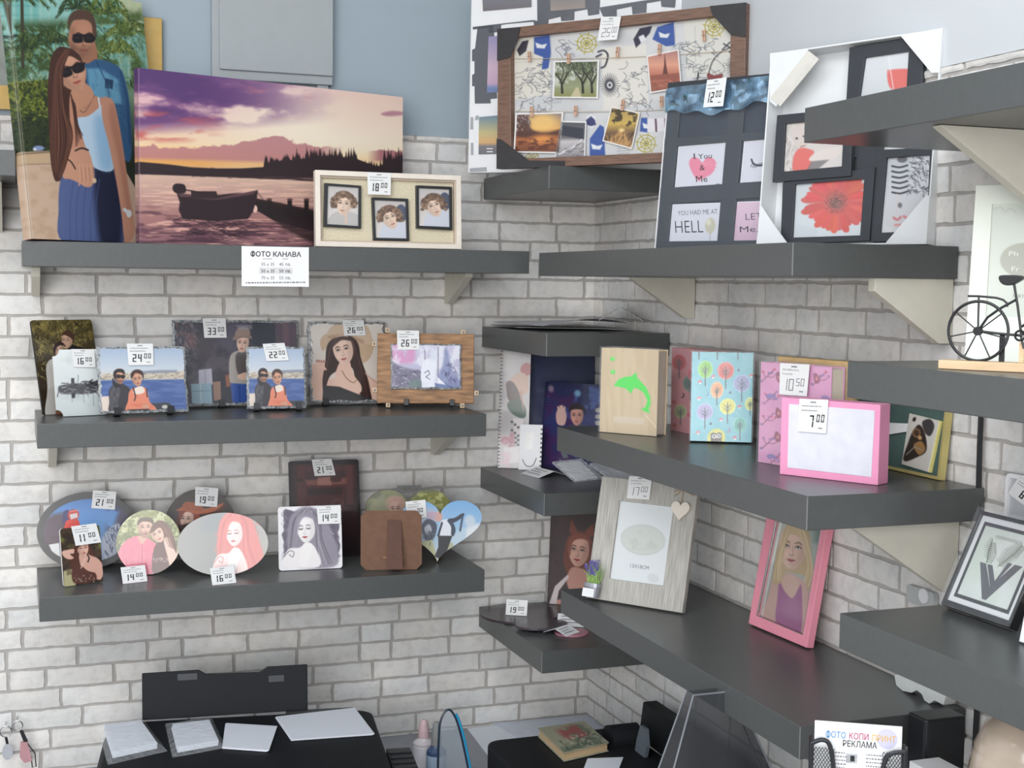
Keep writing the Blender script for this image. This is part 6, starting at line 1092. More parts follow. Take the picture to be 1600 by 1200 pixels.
for qq, k in wins:
    P = Pic(qq, (216, 216, 226), 2.5); x0 = qq[0][0]; y0 = qq[0][1]
    if k == 'love': P.poly([(1076, 246), (1082, 238), (1091, 240), (1097, 246), (1104, 238), (1114, 240), (1118, 248), (1112, 262), (1098, 270), (1090, 274), (1080, 260)], (232, 136, 160), 1, .7, sm=True); P.strokes([(1080, 244), (1114, 242), (1108, 264), (1090, 270)], 16, [(226, 120, 148), (240, 160, 180)], 12, 1.6, -.2, .2, 3, .5)
    if k == 'lash': P.line([(1173, 240), (1176, 246), (1184, 249), (1194, 247), (1204, 242)], 2.6, (36, 36, 44), sm=True); [P.line([(1175+i*3, 246+1.2*math.sin(i)), (1172+i*3.2, 251+1.5*math.sin(i))], .9, (36, 36, 44)) for i in range(9)]
    if k == 'let': P.c[:] = (220, 190, 208); P.grad([(300, (226, 196, 214)), (372, (208, 176, 196))])
    if k == 'hello': P.ell(1109, 344, 8.5, 12.5, (196, 192, 170), 1, .1, 1); P.ell(1106, 339, 3.5, 5, (226, 222, 206), .8, soft=2); P.poly([(1107, 356), (1111, 356), (1109, 360)], (186, 180, 150)); P.line([(1109, 360), (1108, 366), (1110, 371)], .6, (120, 120, 120), sm=True)
    mb = MB(); art_rect(mb, P, F.pp(qq), -.0034, printmat(.4), .9); z = -.0031
    mb.prism(F.pp([(qq[0][0]-1, qq[0][1]-1), (qq[1][0]+1, qq[1][1]-1), (qq[2][0]+1, qq[2][1]+1), (qq[3][0]-1, qq[3][1]+1)]), -.0039, -.0036, M_WHITE)
    if k == 'love':
        text(mb, F, 'I', (1084, 241), (1086, 240.8), 9, z, M_INK); text(mb, F, 'You', (1091, 241), (1112, 239), 8, z, M_INK); text(mb, F, '&', (1093, 258), (1101, 257.5), 9, z, M_INK); text(mb, F, 'Me', (1087, 276), (1105, 275), 10, z, M_INK); text(mb, F, 'i', (1118, 279), (1124, 278.6), 1.6, z, M_GREY)
    if k == 'hello':
        text(mb, F, 'YOU HAD ME AT', (1057, 329), (1121, 325), 8, z, M_INK, -.012); text(mb, F, 'HELL', (1052.5, 357.5), (1098, 355.5), 21, z, M_INK, -.012)
    if k == 'let': text(mb, F, 'LET', (1166, 334), (1192, 332), 11, z, M_INK, -.012); text(mb, F, 'Me...', (1157, 354), (1196, 352), 10, z, M_INK, -.005)
    mb.build('window_print', root)
# crumpled film over the top of the frame
r = random.Random(3); mb = MB(); nx, ny = 26, 16; vs = []; 
def filmz(u, v): return .0035+.014*float(vnoise(np.array(u*5.+2), np.array(v*4.+1), 12, 3))*(.25+.75*(v > .72))
for j in range(ny+1):
    for i in range(nx+1): u, v = i/nx, j/ny; vs.append((u*W, v*H, filmz(u, v)))
mb.add(vs, [(j*(nx+1)+i, j*(nx+1)+i+1, (j+1)*(nx+1)+i+1, (j+1)*(nx+1)+i) for j in range(ny) for i in range(nx)], glassy('crumpled_film', (200, 214, 230), .06, .05, .6, 10)); mb.build('clear_film', root, smooth=True)
M_SILV = mat('silver_blue_glare', (150, 180, 212), .1, metal=.9, var=.7, scale=30)  # glare on the wrap, made as an added blue metallic sheet
mb = MB(); vs = []
for j in range(9):
    for i in range(31):
        u, v = i/30, j/8; low = .83+.02*math.sin(u*7+1)+.012*math.sin(u*23); vv = low+(1.0-low)*v; vs.append((u*W, vv*H, .004+.012*float(vnoise(np.array(u*9.), np.array(v*3.), 5, 3))))
mb.add(vs, [(j*31+i, j*31+i+1, (j+1)*31+i+1, (j+1)*31+i) for j in range(8) for i in range(30)], M_SILV); mb.build('glare_sheet', root, smooth=True)
mb = MB(); mb.box((-.0022, -.0004, -.02), (-.0002, H, .002), M_WHITE); mb.build('carton_edge', root)
tag(root, 'black frame of small quotes wrapped in clear film with blue glare at its top, priced 12.00', 'photo frame')
card(F, [(1116, 130.5), (1145, 126.5), (1140, 166.5), (1110, 168.5)], '12', '00', 'price card reading 12.00 on the film wrapped black frame', c=.0185, hand=False)

# white box with dark collage frame
WQ = [(1205, 85), (1476, 50), (1448, 378), (1181, 378)]; F = lift(fit(WQ, ZR1, y0=-1.03, y1=-1.30, wy=150, thw=.1), .048); root = empty('boxed_collage_frame', F.mw); W, H = F.W, F.H
M_BOXW = mat('white_carton', (222, 224, 226), .5, var=.015)
mb = MB(); mb.box((0, 0, -.046), (W, H, -.042), M_BOXW)
for a, b in (((0, 0, -.042), (.003, H, 0)), ((W-.003, 0, -.042), (W, H, 0)), ((.003, 0, -.042), (W-.003, .003, 0)), ((.003, H-.003, -.042), (W-.003, H, 0))): mb.box(a, b, M_BOXW)
mb.build('carton_tray', root, bevel=.0008)
for nm, pts in (('carton_corner', [(1205, 85), (1266, 78), (1214, 166), (1204, 158)]), ('carton_corner', [(1181, 378), (1232, 376), (1209, 345), (1190, 316)]), ('carton_corner', [(1448, 378), (1383, 377), (1449, 303), (1454, 305)]), ('carton_corner', [(1409, 60), (1476, 50), (1471, 118), (1458, 118)])):
    mb = MB(); mb.prism(F.pp(pts), .0004, .0016, M_BOXW); mb.build(nm, root)
mb = MB(); mb.prism(F.pp([(1266, 82), (1283, 95), (1222, 166), (1206, 153)]), .0018, .004, mat('cream_flap', (208, 206, 198), .5)); mb.build('carton_flap', root)
def sub(quad, wq, fn, c=-.012, nm='frame_opening'):
    mb = MB(); mb.ring(F.pp(quad)[::-1], F.pp(wq)[::-1], c-.012, c, M_BLKFR); o = mb.build(nm, root, bevel=.0006); P = Pic(wq, (226, 226, 226), 2.2); fn(P); mb = MB(); art_rect(mb, P, F.pp(wq), c-.005, printmat(.3), 1.0); mb.build('photo', o)
RED = (222, 118, 112)
def a_girl(P): P.grad([(190, (206, 200, 196)), (262, (216, 210, 208))]); P.strokes([(1219, 192), (1246, 190), (1240, 262), (1219, 262)], 46, [(184, 174, 168), (226, 220, 214), (160, 150, 146)], 14, 1.6, 1.7, .4, 3); P.poly([(1236, 194), (1254, 190), (1258, 212), (1252, 230), (1238, 226), (1231, 208)], (212, 200, 194), sm=True); P.ell(1239, 213, 2, 1.6, (70, 64, 64)); P.ell(1250, 210, 1.6, 1.4, (80, 72, 72)); P.line([(1245, 226), (1252, 224)], 1.4, (150, 110, 108)); P.poly([(1234, 240), (1244, 228), (1260, 230), (1266, 236), (1256, 262), (1234, 264)], RED, 1, 1, sm=True); P.poly([(1258, 246), (1270, 234), (1292, 228), (1312, 228), (1300, 244), (1276, 250)], (222, 212, 206), 1, .8, sm=True); P.poly([(1254, 262), (1262, 248), (1290, 246), (1270, 262)], (120, 116, 116), .8, 1)
def a_glass(P): P.grad([(80, (222, 224, 228)), (146, (206, 210, 212))]); P.poly([(1378, 112), (1384, 109), (1410, 108), (1415, 112), (1412, 134), (1384, 138)], RED, 1, 1, sm=True); P.poly([(1344, 92), (1376, 84), (1380, 112), (1348, 118)], (214, 216, 220), .6, 3); P.line([(1380, 84), (1384, 112), (1388, 138)], 1, (236, 238, 240))
def a_flower(P):
    P.grad([(278, (200, 206, 208)), (362, (214, 220, 224))]); r = random.Random(4)
    for k in range(34): a = k/34*2*math.pi+r.uniform(-.06, .06); R = r.uniform(48, 60); x, y = 1298, 309; P.poly([(x+math.cos(a-.1)*8, y+math.sin(a-.1)*8), (x+math.cos(a-.13)*R*.8, y+math.sin(a-.13)*R*.72), (x+math.cos(a)*R, y+math.sin(a)*R*.85), (x+math.cos(a+.13)*R*.8, y+math.sin(a+.13)*R*.72), (x+math.cos(a+.1)*8, y+math.sin(a+.1)*8)], (226-r.uniform(0, 22), 116-r.uniform(0, 16), 108-r.uniform(0, 14)), 1, .8, sm=True); P.line([(x+math.cos(a+.12)*14, y+math.sin(a+.12)*14), (x+math.cos(a+.1)*R*.8, y+math.sin(a+.1)*R*.7)], 1, (176, 84, 80), .5)
    P.ell(1298, 309, 25, 22, (204, 108, 104), .8, soft=5); P.ell(1298, 310, 16, 15, (166, 104, 100), .9, soft=4); P.ell(1298, 312, 9, 8, (128, 104, 100), .9, soft=3)
    for k in range(60): a = r.uniform(0, 6.28); R = r.uniform(4, 20); P.ell(1298+math.cos(a)*R, 310+math.sin(a)*R*.9, .9, .9, (220, 140, 130) if k % 2 else (120, 80, 80), .8)
    P.poly([(1233, 345), (1250, 347), (1268, 352), (1262, 364), (1231, 364)], (206, 212, 216), .95, 1.2, sm=True)
def a_stripe(P):
    P.grad([(240, (196, 198, 204)), (358, (216, 216, 218))]); 
    for k in range(6): y = 256+k*8; P.line([(1384, y), (1396, y+2), (1408, y-1)], 3, (74, 74, 80), sm=True)
    P.ell(1400, 246, 8, 5, (110, 108, 114), 1, soft=1); P.strokes([(1410, 242), (1444, 242), (1438, 302), (1408, 300)], 130, [(92, 92, 98), (230, 230, 232), (140, 140, 146), (60, 60, 66)], 7, 1.5, .8, 1.2, 3); P.poly([(1392, 302), (1430, 304), (1440, 340), (1380, 350), (1374, 320)], (206, 206, 210), .9, 2, sm=True); P.line([(1392, 300), (1390, 330)], 3, (210, 204, 204)); P.ell(1396, 316, 3.4, 4, (116, 116, 122), 1, soft=1); P.line([(1386, 335), (1392, 338), (1397, 334)], 4, (206, 132, 136), sm=True); P.line([(1402, 333), (1408, 336), (1412, 334)], 4, (216, 140, 142), sm=True); P.line([(1388, 346), (1410, 346)], 4, (222, 160, 160))
sub([(1322, 74), (1408, 60), (1438, 100), (1400, 160), (1318, 160)][:4] if False else [(1322, 75), (1440, 58), (1434, 158), (1316, 160)], [(1346, 91), (1415, 82), (1411, 140), (1337, 150)], a_glass)
sub([(1211, 178), (1330, 168), (1326, 272), (1203, 280)], [(1224, 191), (1316, 184), (1312, 257), (1219, 264)], a_girl, -.006)
sub([(1217, 280), (1362, 258), (1352, 370), (1213, 374)], [(1236, 283), (1345, 276), (1338, 362), (1231, 364)], a_flower, -.010)
sub([(1362, 232), (1454, 228), (1446, 370), (1352, 372)], [(1378, 244), (1446, 240), (1440, 356), (1367, 358)], a_stripe, -.014)
mb = MB(); mb.prism(F.pp([(1310, 225), (1366, 222), (1366, 240), (1358, 262), (1330, 262), (1330, 242), (1310, 244)]), -.03, -.016, M_BLKFR); mb.build('frame_link', root)
tag(root, 'white carton holding a dark collage frame with a big red flower photo', 'photo frame')

# ================================================================== middle right shelf: albums and the pink box
M_WRAP = glassy('album_wrap', (240, 244, 246), .10, .06, .8, 26); M_PAGE = mat('album_pages', (206, 196, 176), .7, var=.1, scale=200, stretch=(1, 1, 30))
def album(q, z, pic, t, name, label, spine, y0=None, y1=None, th=3, wrap=True, cover2=None, **k):
    F = lift(fit(q, z, y0=y0, y1=y1, th=th, thw=1, **k), t); W, H = F.W, F.H; root = empty(name, F.mw)
    mb = MB(); mb.box((.002, .003, -t+.0022), (W-.002, H-.003, -.0022), M_PAGE); mb.build('pages', root)
    mb = MB(); mb.box((0, 0, -.002), (W, H, 0), spine); mb.build('cover', root, bevel=.0006); mb = MB(); mb.box((0, 0, -t), (W, H, -t+.002), spine); mb.build('back_cover', root, bevel=.0006); mb = MB(); mb.box((0, 0, -t+.002), (.002, H, -.002), spine); mb.build('spine', root)
    mb = MB(); art_rect(mb, pic, [(0, H), (W, H), (W, 0), (0, 0)], .0003, printmat(.3, .3), .9); mb.build('cover_print', root)
    if wrap:
        mb = MB(); nx = 10; e = .0025; vs = []; rr = random.Random(len(label))
        g = lambda: rr.uniform(-.0008, .0012)
        for (a0, b0, c0), (a1, b1, c1), (a2, b2, c2), (a3, b3, c3) in ((( -e, 0, e), (W+e, 0, e), (W+e, H+e, e), (-e, H+e, e)), ((W+e, 0, e), (W+e, 0, -t-e), (W+e, H+e, -t-e), (W+e, H+e, e)), ((-e, H+e, e), (W+e, H+e, e), (W+e, H+e, -t-e), (-e, H+e, -t-e))):
            n0 = len(mb.v); V_ = []
            for j in range(nx+1):
                for i in range(nx+1):
                    u, v = i/nx, j/nx; p = [a0*(1-u)*(1-v)+a1*u*(1-v)+a2*u*v+a3*(1-u)*v, b0*(1-u)*(1-v)+b1*u*(1-v)+b2*u*v+b3*(1-u)*v, c0*(1-u)*(1-v)+c1*u*(1-v)+c2*u*v+c3*(1-u)*v]
                    edge = i in (0, nx) or j in (0, nx); V_.append([p[0]+(0 if edge else g()), p[1]+(0 if edge else g()), p[2]+(0 if edge else g())])
            mb.add(V_, [(j*(nx+1)+i, j*(nx+1)+i+1, (j+1)*(nx+1)+i+1, (j+1)*(nx+1)+i) for j in range(nx) for i in range(nx)], M_WRAP)
        mb.build('clear_wrap', root)
    tag(root, label, 'album', 'photo albums on the middle right shelf'); return root, F
q = [(940, 544), (1028, 548), (1027, 683), (937, 675)]; P = Pic(q, (214, 192, 156), 2.2); P.noise((204, 180, 142), 50, 2, .4, .6, .7, sy=5, rot=1.5); GR = (66, 226, 70)
P.poly([(959, 603), (966, 593), (976, 589), (986, 588), (994, 582), (995, 590), (1000, 595), (1010, 606), (1016, 620), (1017, 632), (1014, 639), (1016, 646), (1010, 644), (1002, 640), (1009, 636), (1012, 626), (1006, 614), (998, 608), (990, 606), (986, 615), (978, 607), (966, 604)], GR, 1, .5)
P.ell(957, 561, 3.6, 3.2, GR); P.ell(958, 560, 1.6, 1.2, (190, 226, 160)); P.ell(957.5, 581, 3.6, 3.4, GR); P.ell(957, 580, 1.5, 1.2, (190, 226, 160)); P.poly([(960, 650), (1008, 654), (1006, 664), (958, 660)], (222, 212, 196), .5, 1); P.line([(1010, 650), (1026, 668)], 2, (238, 226, 200), .6)
album(q, ZR2, P, .04, 'wood_album', 'pale wooden album with a bright green dolphin, in clear wrap', mat('pale_ply', (206, 184, 148), .55, var=.05, scale=30, stretch=(8, 1, 1)))
def tree(P, x, y, r, c, k=1.15, leaf=(60, 50, 70)):
    P.ell(x, y, r+1.4, r*k+1.4, tuple(min(255, v+40) for v in c)); P.ell(x, y, r, r*k, c); tr = (44, 60, 76); P.line([(x, y-r*.5), (x, y+r*k+14*r/10)], 1.5, tr)
    for s in (-1, 1):
        for d in (.0, .42): P.line([(x, y+r*(.65-d)), (x+s*r*.45, y+r*(.2-d))], 1, tr)
q = [(1050, 545), (1110, 548), (1108, 686), (1048, 671)]; P = Pic(q, (206, 134, 140), 2.2)
for x, y, r, c in ((1061, 567, 9.5, (176, 52, 58)), (1078, 599, 10, (86, 120, 112)), (1063, 643, 8, (150, 160, 104)), (1082, 585, 7, (200, 80, 90))): tree(P, x, y, r, c)
P.ell(1066, 618, 3.4, 4, (50, 30, 44)); P.ell(1064, 617, 3, 3.5, (206, 134, 140)); 
for x, y in ((1053, 628), (1054, 664), (1076, 648)): P.ell(x, y, 3, 3, (196, 80, 84))
album(q, ZR2, P, .045, 'photo_album', 'pink album with tree pattern behind the turquoise one', mat('pink_cloth', (196, 128, 132), .6), th=0)
q = [(1081, 553), (1176, 554), (1175, 697), (1079, 689)]; P = Pic(q, (122, 198, 212), 2.4); P.noise((134, 206, 218), 20, 2, .4, .6, .5)
for x, y, r, c, k in ((1101, 580, 9.5, (140, 206, 86), 1.25), (1132.5, 582, 11.5, (226, 100, 92), 1.05), (1158, 602, 12, (156, 162, 206), 1), (1119, 612, 8.5, (240, 168, 110), 1.35), (1101, 645, 11, (172, 164, 208), 1), (1136, 638, 11, (228, 222, 100), 1), (1156, 668, 9, (106, 190, 176), 1.3), (1172, 635, 7, (206, 220, 120), 1.3)): tree(P, x, y, r, c, k)
for x, y in ((1091, 554), (1119, 554), (1151, 554)): P.line([(x, y), (x, y+10)], 1.8, (44, 60, 76))
P.ell(1119, 687, 14, 15, (226, 222, 110)); P.poly([(1111, 698), (1110, 680), (1114, 678), (1119, 680), (1124, 678), (1127, 680), (1127, 698)], (62, 56, 56), sm=False); P.ell(1115.5, 684, 3.4, 3.4, (230, 230, 226)); P.ell(1122.5, 684, 3.4, 3.4, (230, 230, 226)); P.ell(1115.5, 684, 1.4, 1.4, (40, 36, 40)); P.ell(1122.5, 684, 1.4, 1.4, (40, 36, 40)); P.poly([(1118, 686), (1120, 686), (1119, 689)], (222, 150, 70)); P.line([(1114, 692), (1124, 692)], 2, (120, 110, 100))
for x, y in ((1113, 591), (1093, 599), (1092, 624), (1155, 639), (1126, 658), (1091, 677), (1148, 688), (1173, 590)): P.poly([(x-3.6, y+1), (x-2, y-2), (x+1, y-2.6), (x+3.8, y)], (222, 120, 130), 1, .4, sm=True); P.ell(x, y+2, 1.4, 1.6, (240, 240, 236))
for x, y, c in ((1103, 617, (82, 150, 180)), (1137, 675, (176, 130, 176))): P.ell(x, y, 4, 4.4, c); P.ell(x-1.6, y-1, 3.4, 3.8, (124, 200, 213))
for x, y in ((1153, 581), (1140, 616), (1110, 664)): P.ell(x, y, 2, 2.2, (52, 84, 120))
album(q, ZR2, P, .03, 'photo_album', 'turquoise album with colourful round trees and an owl', mat('dark_spine', (52, 66, 72), .5), th=6)
q = [(1189, 568), (1299, 573), (1295, 742), (1185, 721)]; P = Pic(q, (222, 158, 196), 2.1); P.noise((212, 146, 188), 30, 2, .4, .6, .5)
r = random.Random(12)
def twig(x, y, s, col=(150, 96, 120)):
    P.line([(x-10*s, y+10*s), (x-2*s, y+2*s), (x+8*s, y-8*s)], 1.6*s, col, sm=True); P.line([(x-2*s, y+2*s), (x+6*s, y+3*s), (x+13*s, y-2*s)], 1.2*s, col, sm=True); P.line([(x-4*s, y+4*s), (x-8*s, y-4*s)], 1*s, col)
    for dx, dy in ((9, -9), (5, -4), (13, -3), (-8, -5), (-11, 9), (1, -3)): P.ell(x+dx*s, y+dy*s, 2.6*s, 1.6*s, r.choice([(170, 120, 170), (198, 90, 120), (140, 110, 160)]), .9, r.uniform(-1, 1))
for x, y, s in ((1200, 588, 1), (1204, 622, 1), (1202, 690, 1.1), (1280, 590, 1.1), (1200, 655, .9), (1244, 690, 1), (1210, 718, 1), (1282, 632, 1), (1250, 640, 1)): twig(x, y, s)
for x, y in ((1217, 590), (1216, 645), (1215, 682), (1275, 590)): P.poly([(x-3, y-8), (x+4, y-2), (x+5, y+6), (x-1, y+9), (x-5, y+2)], (150, 80, 104), .9, .5, sm=True); P.ell(x, y+1, 2.4, 3, (206, 130, 140))
for x, y in ((1204, 619), (1206, 712), (1290, 620)): P.poly([(x-8, y), (x-2, y-3), (x+5, y), (x+11, y+7), (x+2, y+4), (x-4, y+5)], (140, 120, 178), .95, .5, sm=True)
_, FB = album(q, ZR2, P, .03, 'photo_album', 'pink album with bird and blossom pattern behind the 10.50 card', mat('pink_spine', (206, 150, 182), .6), th=3)
card(FB, [(1222, 568.5), (1268, 569), (1264, 619), (1221, 616.5)], '10', '50', 'handwritten price card reading 10.50 on the bird pattern album', c=.006, hand=True)
q = [(1194, 557), (1304, 560), (1302, 738), (1192, 712)]; Fm = FB; W, H = FB.W, FB.H
O2 = FB.O-FB.n*.036; mw2 = FB.mw.copy(); mw2.translation = Vector(O2.tolist())+Vector((0, 0, 0)); mb = MB(); mb.box((0, .0, -.022), (W*.98, H+.009, 0), mat('straw_album', (200, 168, 120), .6, var=.1)); dz = (ZR2+.0004)-min((mw2@Vector(v)).z for v in mb.v); mw2.translation.z += dz; tag(mb.build('photo_album', mw=mw2, bevel=.002), 'straw coloured album peeping over the bird pattern album', 'album', 'photo albums on the middle right shelf')
# pink box
PQ = [(1221, 621), (1375, 633), (1372, 758), (1218, 739)]; F = lift(fit(PQ, ZR2, y0=-1.30, y1=-1.445, th=0, thw=6, wy=300), .034); W, H = F.W, F.H; M_PINK = mat('pink_card', (228, 148, 184), .5, var=.03)
root = empty('pink_gift_box', F.mw); mb = MB(); mb.box((0, 0, -.034), (W, H, 0), M_PINK); mb.build('box_body', root, bevel=.0012)
mb = MB(); mb.prism(F.pp([(1233, 631), (1366.7, 642), (1362, 744.7), (1230.7, 728.7)]), .0002, .0008, mat('window_film', (212, 211, 222), .25)); mb.build('white_window', root)
tag(root, 'pink box with a large white window, at the front of the album shelf', 'box')
card(F, [(1250.5, 623), (1295.5, 625), (1292, 676.5), (1248, 673)], '7', '00', 'price card with a bold seven on the pink box', c=.003, hand=False)
# green gold photo album with motorbike card
q = [(1340, 618), (1481, 640), (1467, 744), (1326, 718)]; F = lift(fit(q, ZR2, wy=50, th=4, y0=-1.13, y1=-1.40, xmax=-.02), .012); W, H = F.W, F.H; root = empty('green_album', F.mw)
M_GLD = mat('gold_trim', (196, 182, 120), .4, metal=.3); mb = MB(); mb.ring([(0, 0), (W, 0), (W, H), (0, H)], [(.005, .005), (W-.005, .005), (W-.005, H-.005), (.005, H-.005)], -.012, 0, M_GLD); mb.build('gold_border', root)
mb = MB(); mb.box((.005, .005, -.011), (W-.005, H-.005, -.002), mat('sea_green_card', (72, 96, 92), .5, var=.08)); mb.build('green_panel', root)
cq = [(1426.7, 647), (1470.7, 658), (1453, 732.7), (1413, 722)]; P = Pic(cq, (216, 214, 206), 3); P.poly([(1424, 690), (1430, 676), (1440, 664), (1448, 672), (1452, 690), (1450, 704), (1436, 712), (1420, 718), (1416, 712)], (52, 44, 40), 1, 1, sm=True); P.ell(1437, 676, 6.5, 7, (132, 100, 72)); P.ell(1437, 676, 4, 4.4, (72, 56, 46)); P.poly([(1446, 660), (1458, 656), (1464, 666), (1458, 680), (1450, 676)], (66, 64, 66), 1, .8, sm=True); P.ell(1434, 656, 2.6, 3.6, (60, 50, 46), 1, .5); P.poly([(1432, 694), (1444, 688), (1450, 700), (1440, 708)], (170, 130, 80), .9, .8, sm=True); P.ell(1442, 683, 3, 3, (200, 160, 110)); P.line([(1421, 708), (1434, 696), (1446, 702)], 1.5, (150, 146, 140))
mb = MB(); mb.prism(F.pp([(x+3, y+1) for x, y in cq]), -.0016, .0016, mat('yellow_card', (214, 206, 130), .5)); art_rect(mb, P, F.pp(cq), .0028, printmat(.35), .7); mb.prism(F.pp(cq), .0018, .0026, M_WHITE); mb.build('motorbike_card', root)
mb = MB(); mb.prism(F.pp([(1380, 660), (1424, 662), (1420, 674), (1380, 680)]), -.0016, .0012, M_WHITE); mb.build('paper_strip', root)
tag(root, 'green album with gold border and a motorbike card, behind the pink box', 'album')

# ================================================================== lower right shelf
q = [(941, 744), (1091, 765), (1066, 959), (914, 938)]; F = lift(fit(q, ZR3), .014); W, H = F.W, F.H; root = empty('rustic_photo_frame', F.mw)
M_GWOOD = mat('grey_washed_wood', (172, 169, 162), .7, var=.22, scale=26, stretch=(12, .7, 1), bump=.35); iq = [(968.8, 784), (1053, 794), (1036.8, 917.5), (952.4, 907.6)]; iq[1] = (1053, 796)
I_ = F.pp(iq); mb = MB(); mb.ring([(0, 0), (W, 0), (W, H), (0, H)], [I_[3], I_[2], I_[1], I_[0]], -.014, 0, M_GWOOD); mb.build('wood_frame', root, bevel=.0015)
P = Pic(iq, (222, 226, 228), 2); P.ell(1004, 846, 35, 24, (196, 202, 196), 1, .12, .8); P.ell(1004, 846, 33, 22, (206, 211, 205), 1, .12, .8); P.noise((184, 192, 182), 8, 3, .5, .6, .4, box=(980, 830, 1030, 864, 6)); P.ell(1020, 906, 9, 7, (206, 212, 212), .8, .3, 1)
mb = MB(); mb.box((I_[0][0]-.004, I_[3][1]-.004, -.013), (I_[1][0]+.004, I_[0][1]+.004, -.006), M_WHITE); art_rect(mb, P, I_, -.0055, printmat(.25, .3), 1.2); text(mb, F, '13X18CM', (984, 889), (1013, 893), 6, -.0052, M_GREY); mb.build('paper_insert', root)
a, b = F.p(1066, 801); s = 14*F.k(); hp = [(a+s*16*math.sin(t)**3/16, b+s*(13*math.cos(t)-5*math.cos(2*t)-2*math.cos(3*t)-math.cos(4*t))/15) for t in np.linspace(0, 2*math.pi, 41)[:-1]]
mb = MB(); mb.prism(hp, .001, .008, M_CREAM); mb.build('wooden_heart', root, bevel=.001)
mb = MB(); T_ = mat('twine_bow', (166, 140, 116), .8); K_ = lambda *p: [(*F.p(x, y), .004) for x, y in p]
for pth in (K_((1067, 791), (1069, 778), (1070, 768)), K_((1056, 772), (1066, 770), (1076, 764), (1086, 758)), K_((1060, 762), (1068, 768), (1078, 776), (1086, 780)), K_((1057, 780), (1066, 772), (1072, 762)), K_((1074, 760), (1078, 770), (1088, 774))): mb.tube(pth, .0009, T_, 5)
mb.build('twine_bow', root)
# little plant pot glued to the frame
pq = [(915.5, 907), (951, 913), (943, 940), (917, 936)]; cxy = F.p(931, 925); mb = MB(); pr_ = [(.0115, 0), (.0118, .001), (.0135, .021), (.0155, .021), (.0155, .029), (.013, .029), (.012, .026)]
vs = []; fs = []; n = len(pr_); sg = 18
for R_, h in pr_:
    for k in range(sg): t = math.pi*2*k/sg; vs.append((cxy[0]+R_*1.25*math.cos(t), .002+h, .004+R_*.8*(1+math.sin(t))))
for i in range(n-1):
    for k in range(sg): l = (k+1) % sg; fs.append([i*sg+k, (i+1)*sg+k, (i+1)*sg+l, i*sg+l])
fs += [list(range(sg))]; mb.add(vs, fs, mat('zinc_pot', (150, 152, 160), .35, metal=.4)); pot = mb.build('zinc_pot', root)
mb = MB(); mb.box((cxy[0]-.014, .003, .0275), (cxy[0]+.013, .02, .0285), mat('silver_label', (222, 222, 224), .3)); mb.build('pot_label', pot)
rr = random.Random(8); G_ = mat('plant_green', (140, 170, 96), .6, var=.2); V_ = mat('lavender', (112, 100, 178), .7, var=.3, scale=300)
mb = MB(); 
for k in range(46): a0 = cxy[0]+rr.uniform(-.012, .014); d = rr.uniform(-.018, .018); h = rr.uniform(.022, .042); mb.tube([(a0, .029, .014), (a0+d*.5, .029+h*.6, .014+rr.uniform(-.006, .006)), (a0+d, .029+h, .014+rr.uniform(-.008, .01))], [.0007, .0007, .0002], G_, 4)
mb.build('leaves', root)
mb = MB()
for k in range(9):
    a0 = cxy[0]+rr.uniform(-.014, .008); b0 = .035; h = rr.uniform(.028, .046); d = rr.uniform(-.012, .008); mb.tube([(a0, b0, .014), (a0+d, b0+h, .014)], .0006, G_, 4)
    for j in range(26): t = rr.uniform(.35, 1); x, y, z = a0+d*t+rr.uniform(-.0035, .0035), b0+h*t, .014+rr.uniform(-.004, .004); s = .0018; mb.add([(x-s, y, z), (x, y-s, z), (x+s, y, z), (x, y+s, z), (x, y, z+s), (x, y, z-s)], [(0, 1, 4), (1, 2, 4), (2, 3, 4), (3, 0, 4), (1, 0, 5), (2, 1, 5), (3, 2, 5), (0, 3, 5)], V_)
mb.build('lavender_flowers', root)
tag(root, 'grey washed wooden frame with a tiny lavender pot and a white heart', 'photo frame')
card(F, [(986, 746), (1022, 748.5), (1017.5, 784), (982, 781)], '17', '00', 'price card reading 17.00 on the grey wooden frame', c=.0025, hand=True)
# pink metal frame
q = [(1203, 784), (1299, 798), (1260, 1012), (1168, 974)]; F = lift(fit(q, ZR3, xmax=-.02), .016); W, H = F.W, F.H; root = empty('pink_photo_frame', F.mw); iq = [(1215, 806), (1286, 815), (1254, 990), (1182, 961)]; I_ = F.pp(iq); M_PM = mat('pink_metal', (236, 150, 168), .3, var=.03)
mb = MB(); mb.ring([(0, 0), (W, 0), (W, H), (0, H)], [I_[3], I_[2], I_[1], I_[0]], -.016, 0, M_PM); mb.build('frame_rim', root, bevel=.0018)
e = .0015; mb = MB(); mb.ring([(I_[3][0]-e, I_[3][1]-e), (I_[2][0]+e, I_[2][1]-e), (I_[1][0]+e, I_[1][1]+e), (I_[0][0]-e, I_[0][1]+e)], [I_[3], I_[2], I_[1], I_[0]], -.004, .0008, M_CHROME); mb.build('silver_line', root)
P = Pic(iq, (178, 186, 178), 2); P.grad([(806, (150, 164, 156)), (880, (176, 180, 172)), (990, (150, 146, 142))]); P.poly([(1215, 806), (1232, 808), (1216, 880), (1200, 880)], (206, 208, 200), .8, 4); P.poly([(1272, 812), (1286, 815), (1280, 850), (1268, 846)], (110, 136, 130), .8, 4)
P.poly([(1188, 972), (1196, 930), (1204, 906), (1226, 896), (1250, 906), (1262, 930), (1256, 990)], (198, 164, 154), 1, 1, sm=True); P.poly([(1206, 966), (1210, 930), (1212, 908), (1218, 912), (1230, 930), (1242, 918), (1248, 918), (1246, 990), (1216, 980)], (160, 104, 142), 1, 1, sm=True); P.poly([(1216, 908), (1220, 922), (1232, 934), (1240, 924), (1244, 910), (1230, 898)], (206, 172, 158), 1, 1, sm=True)
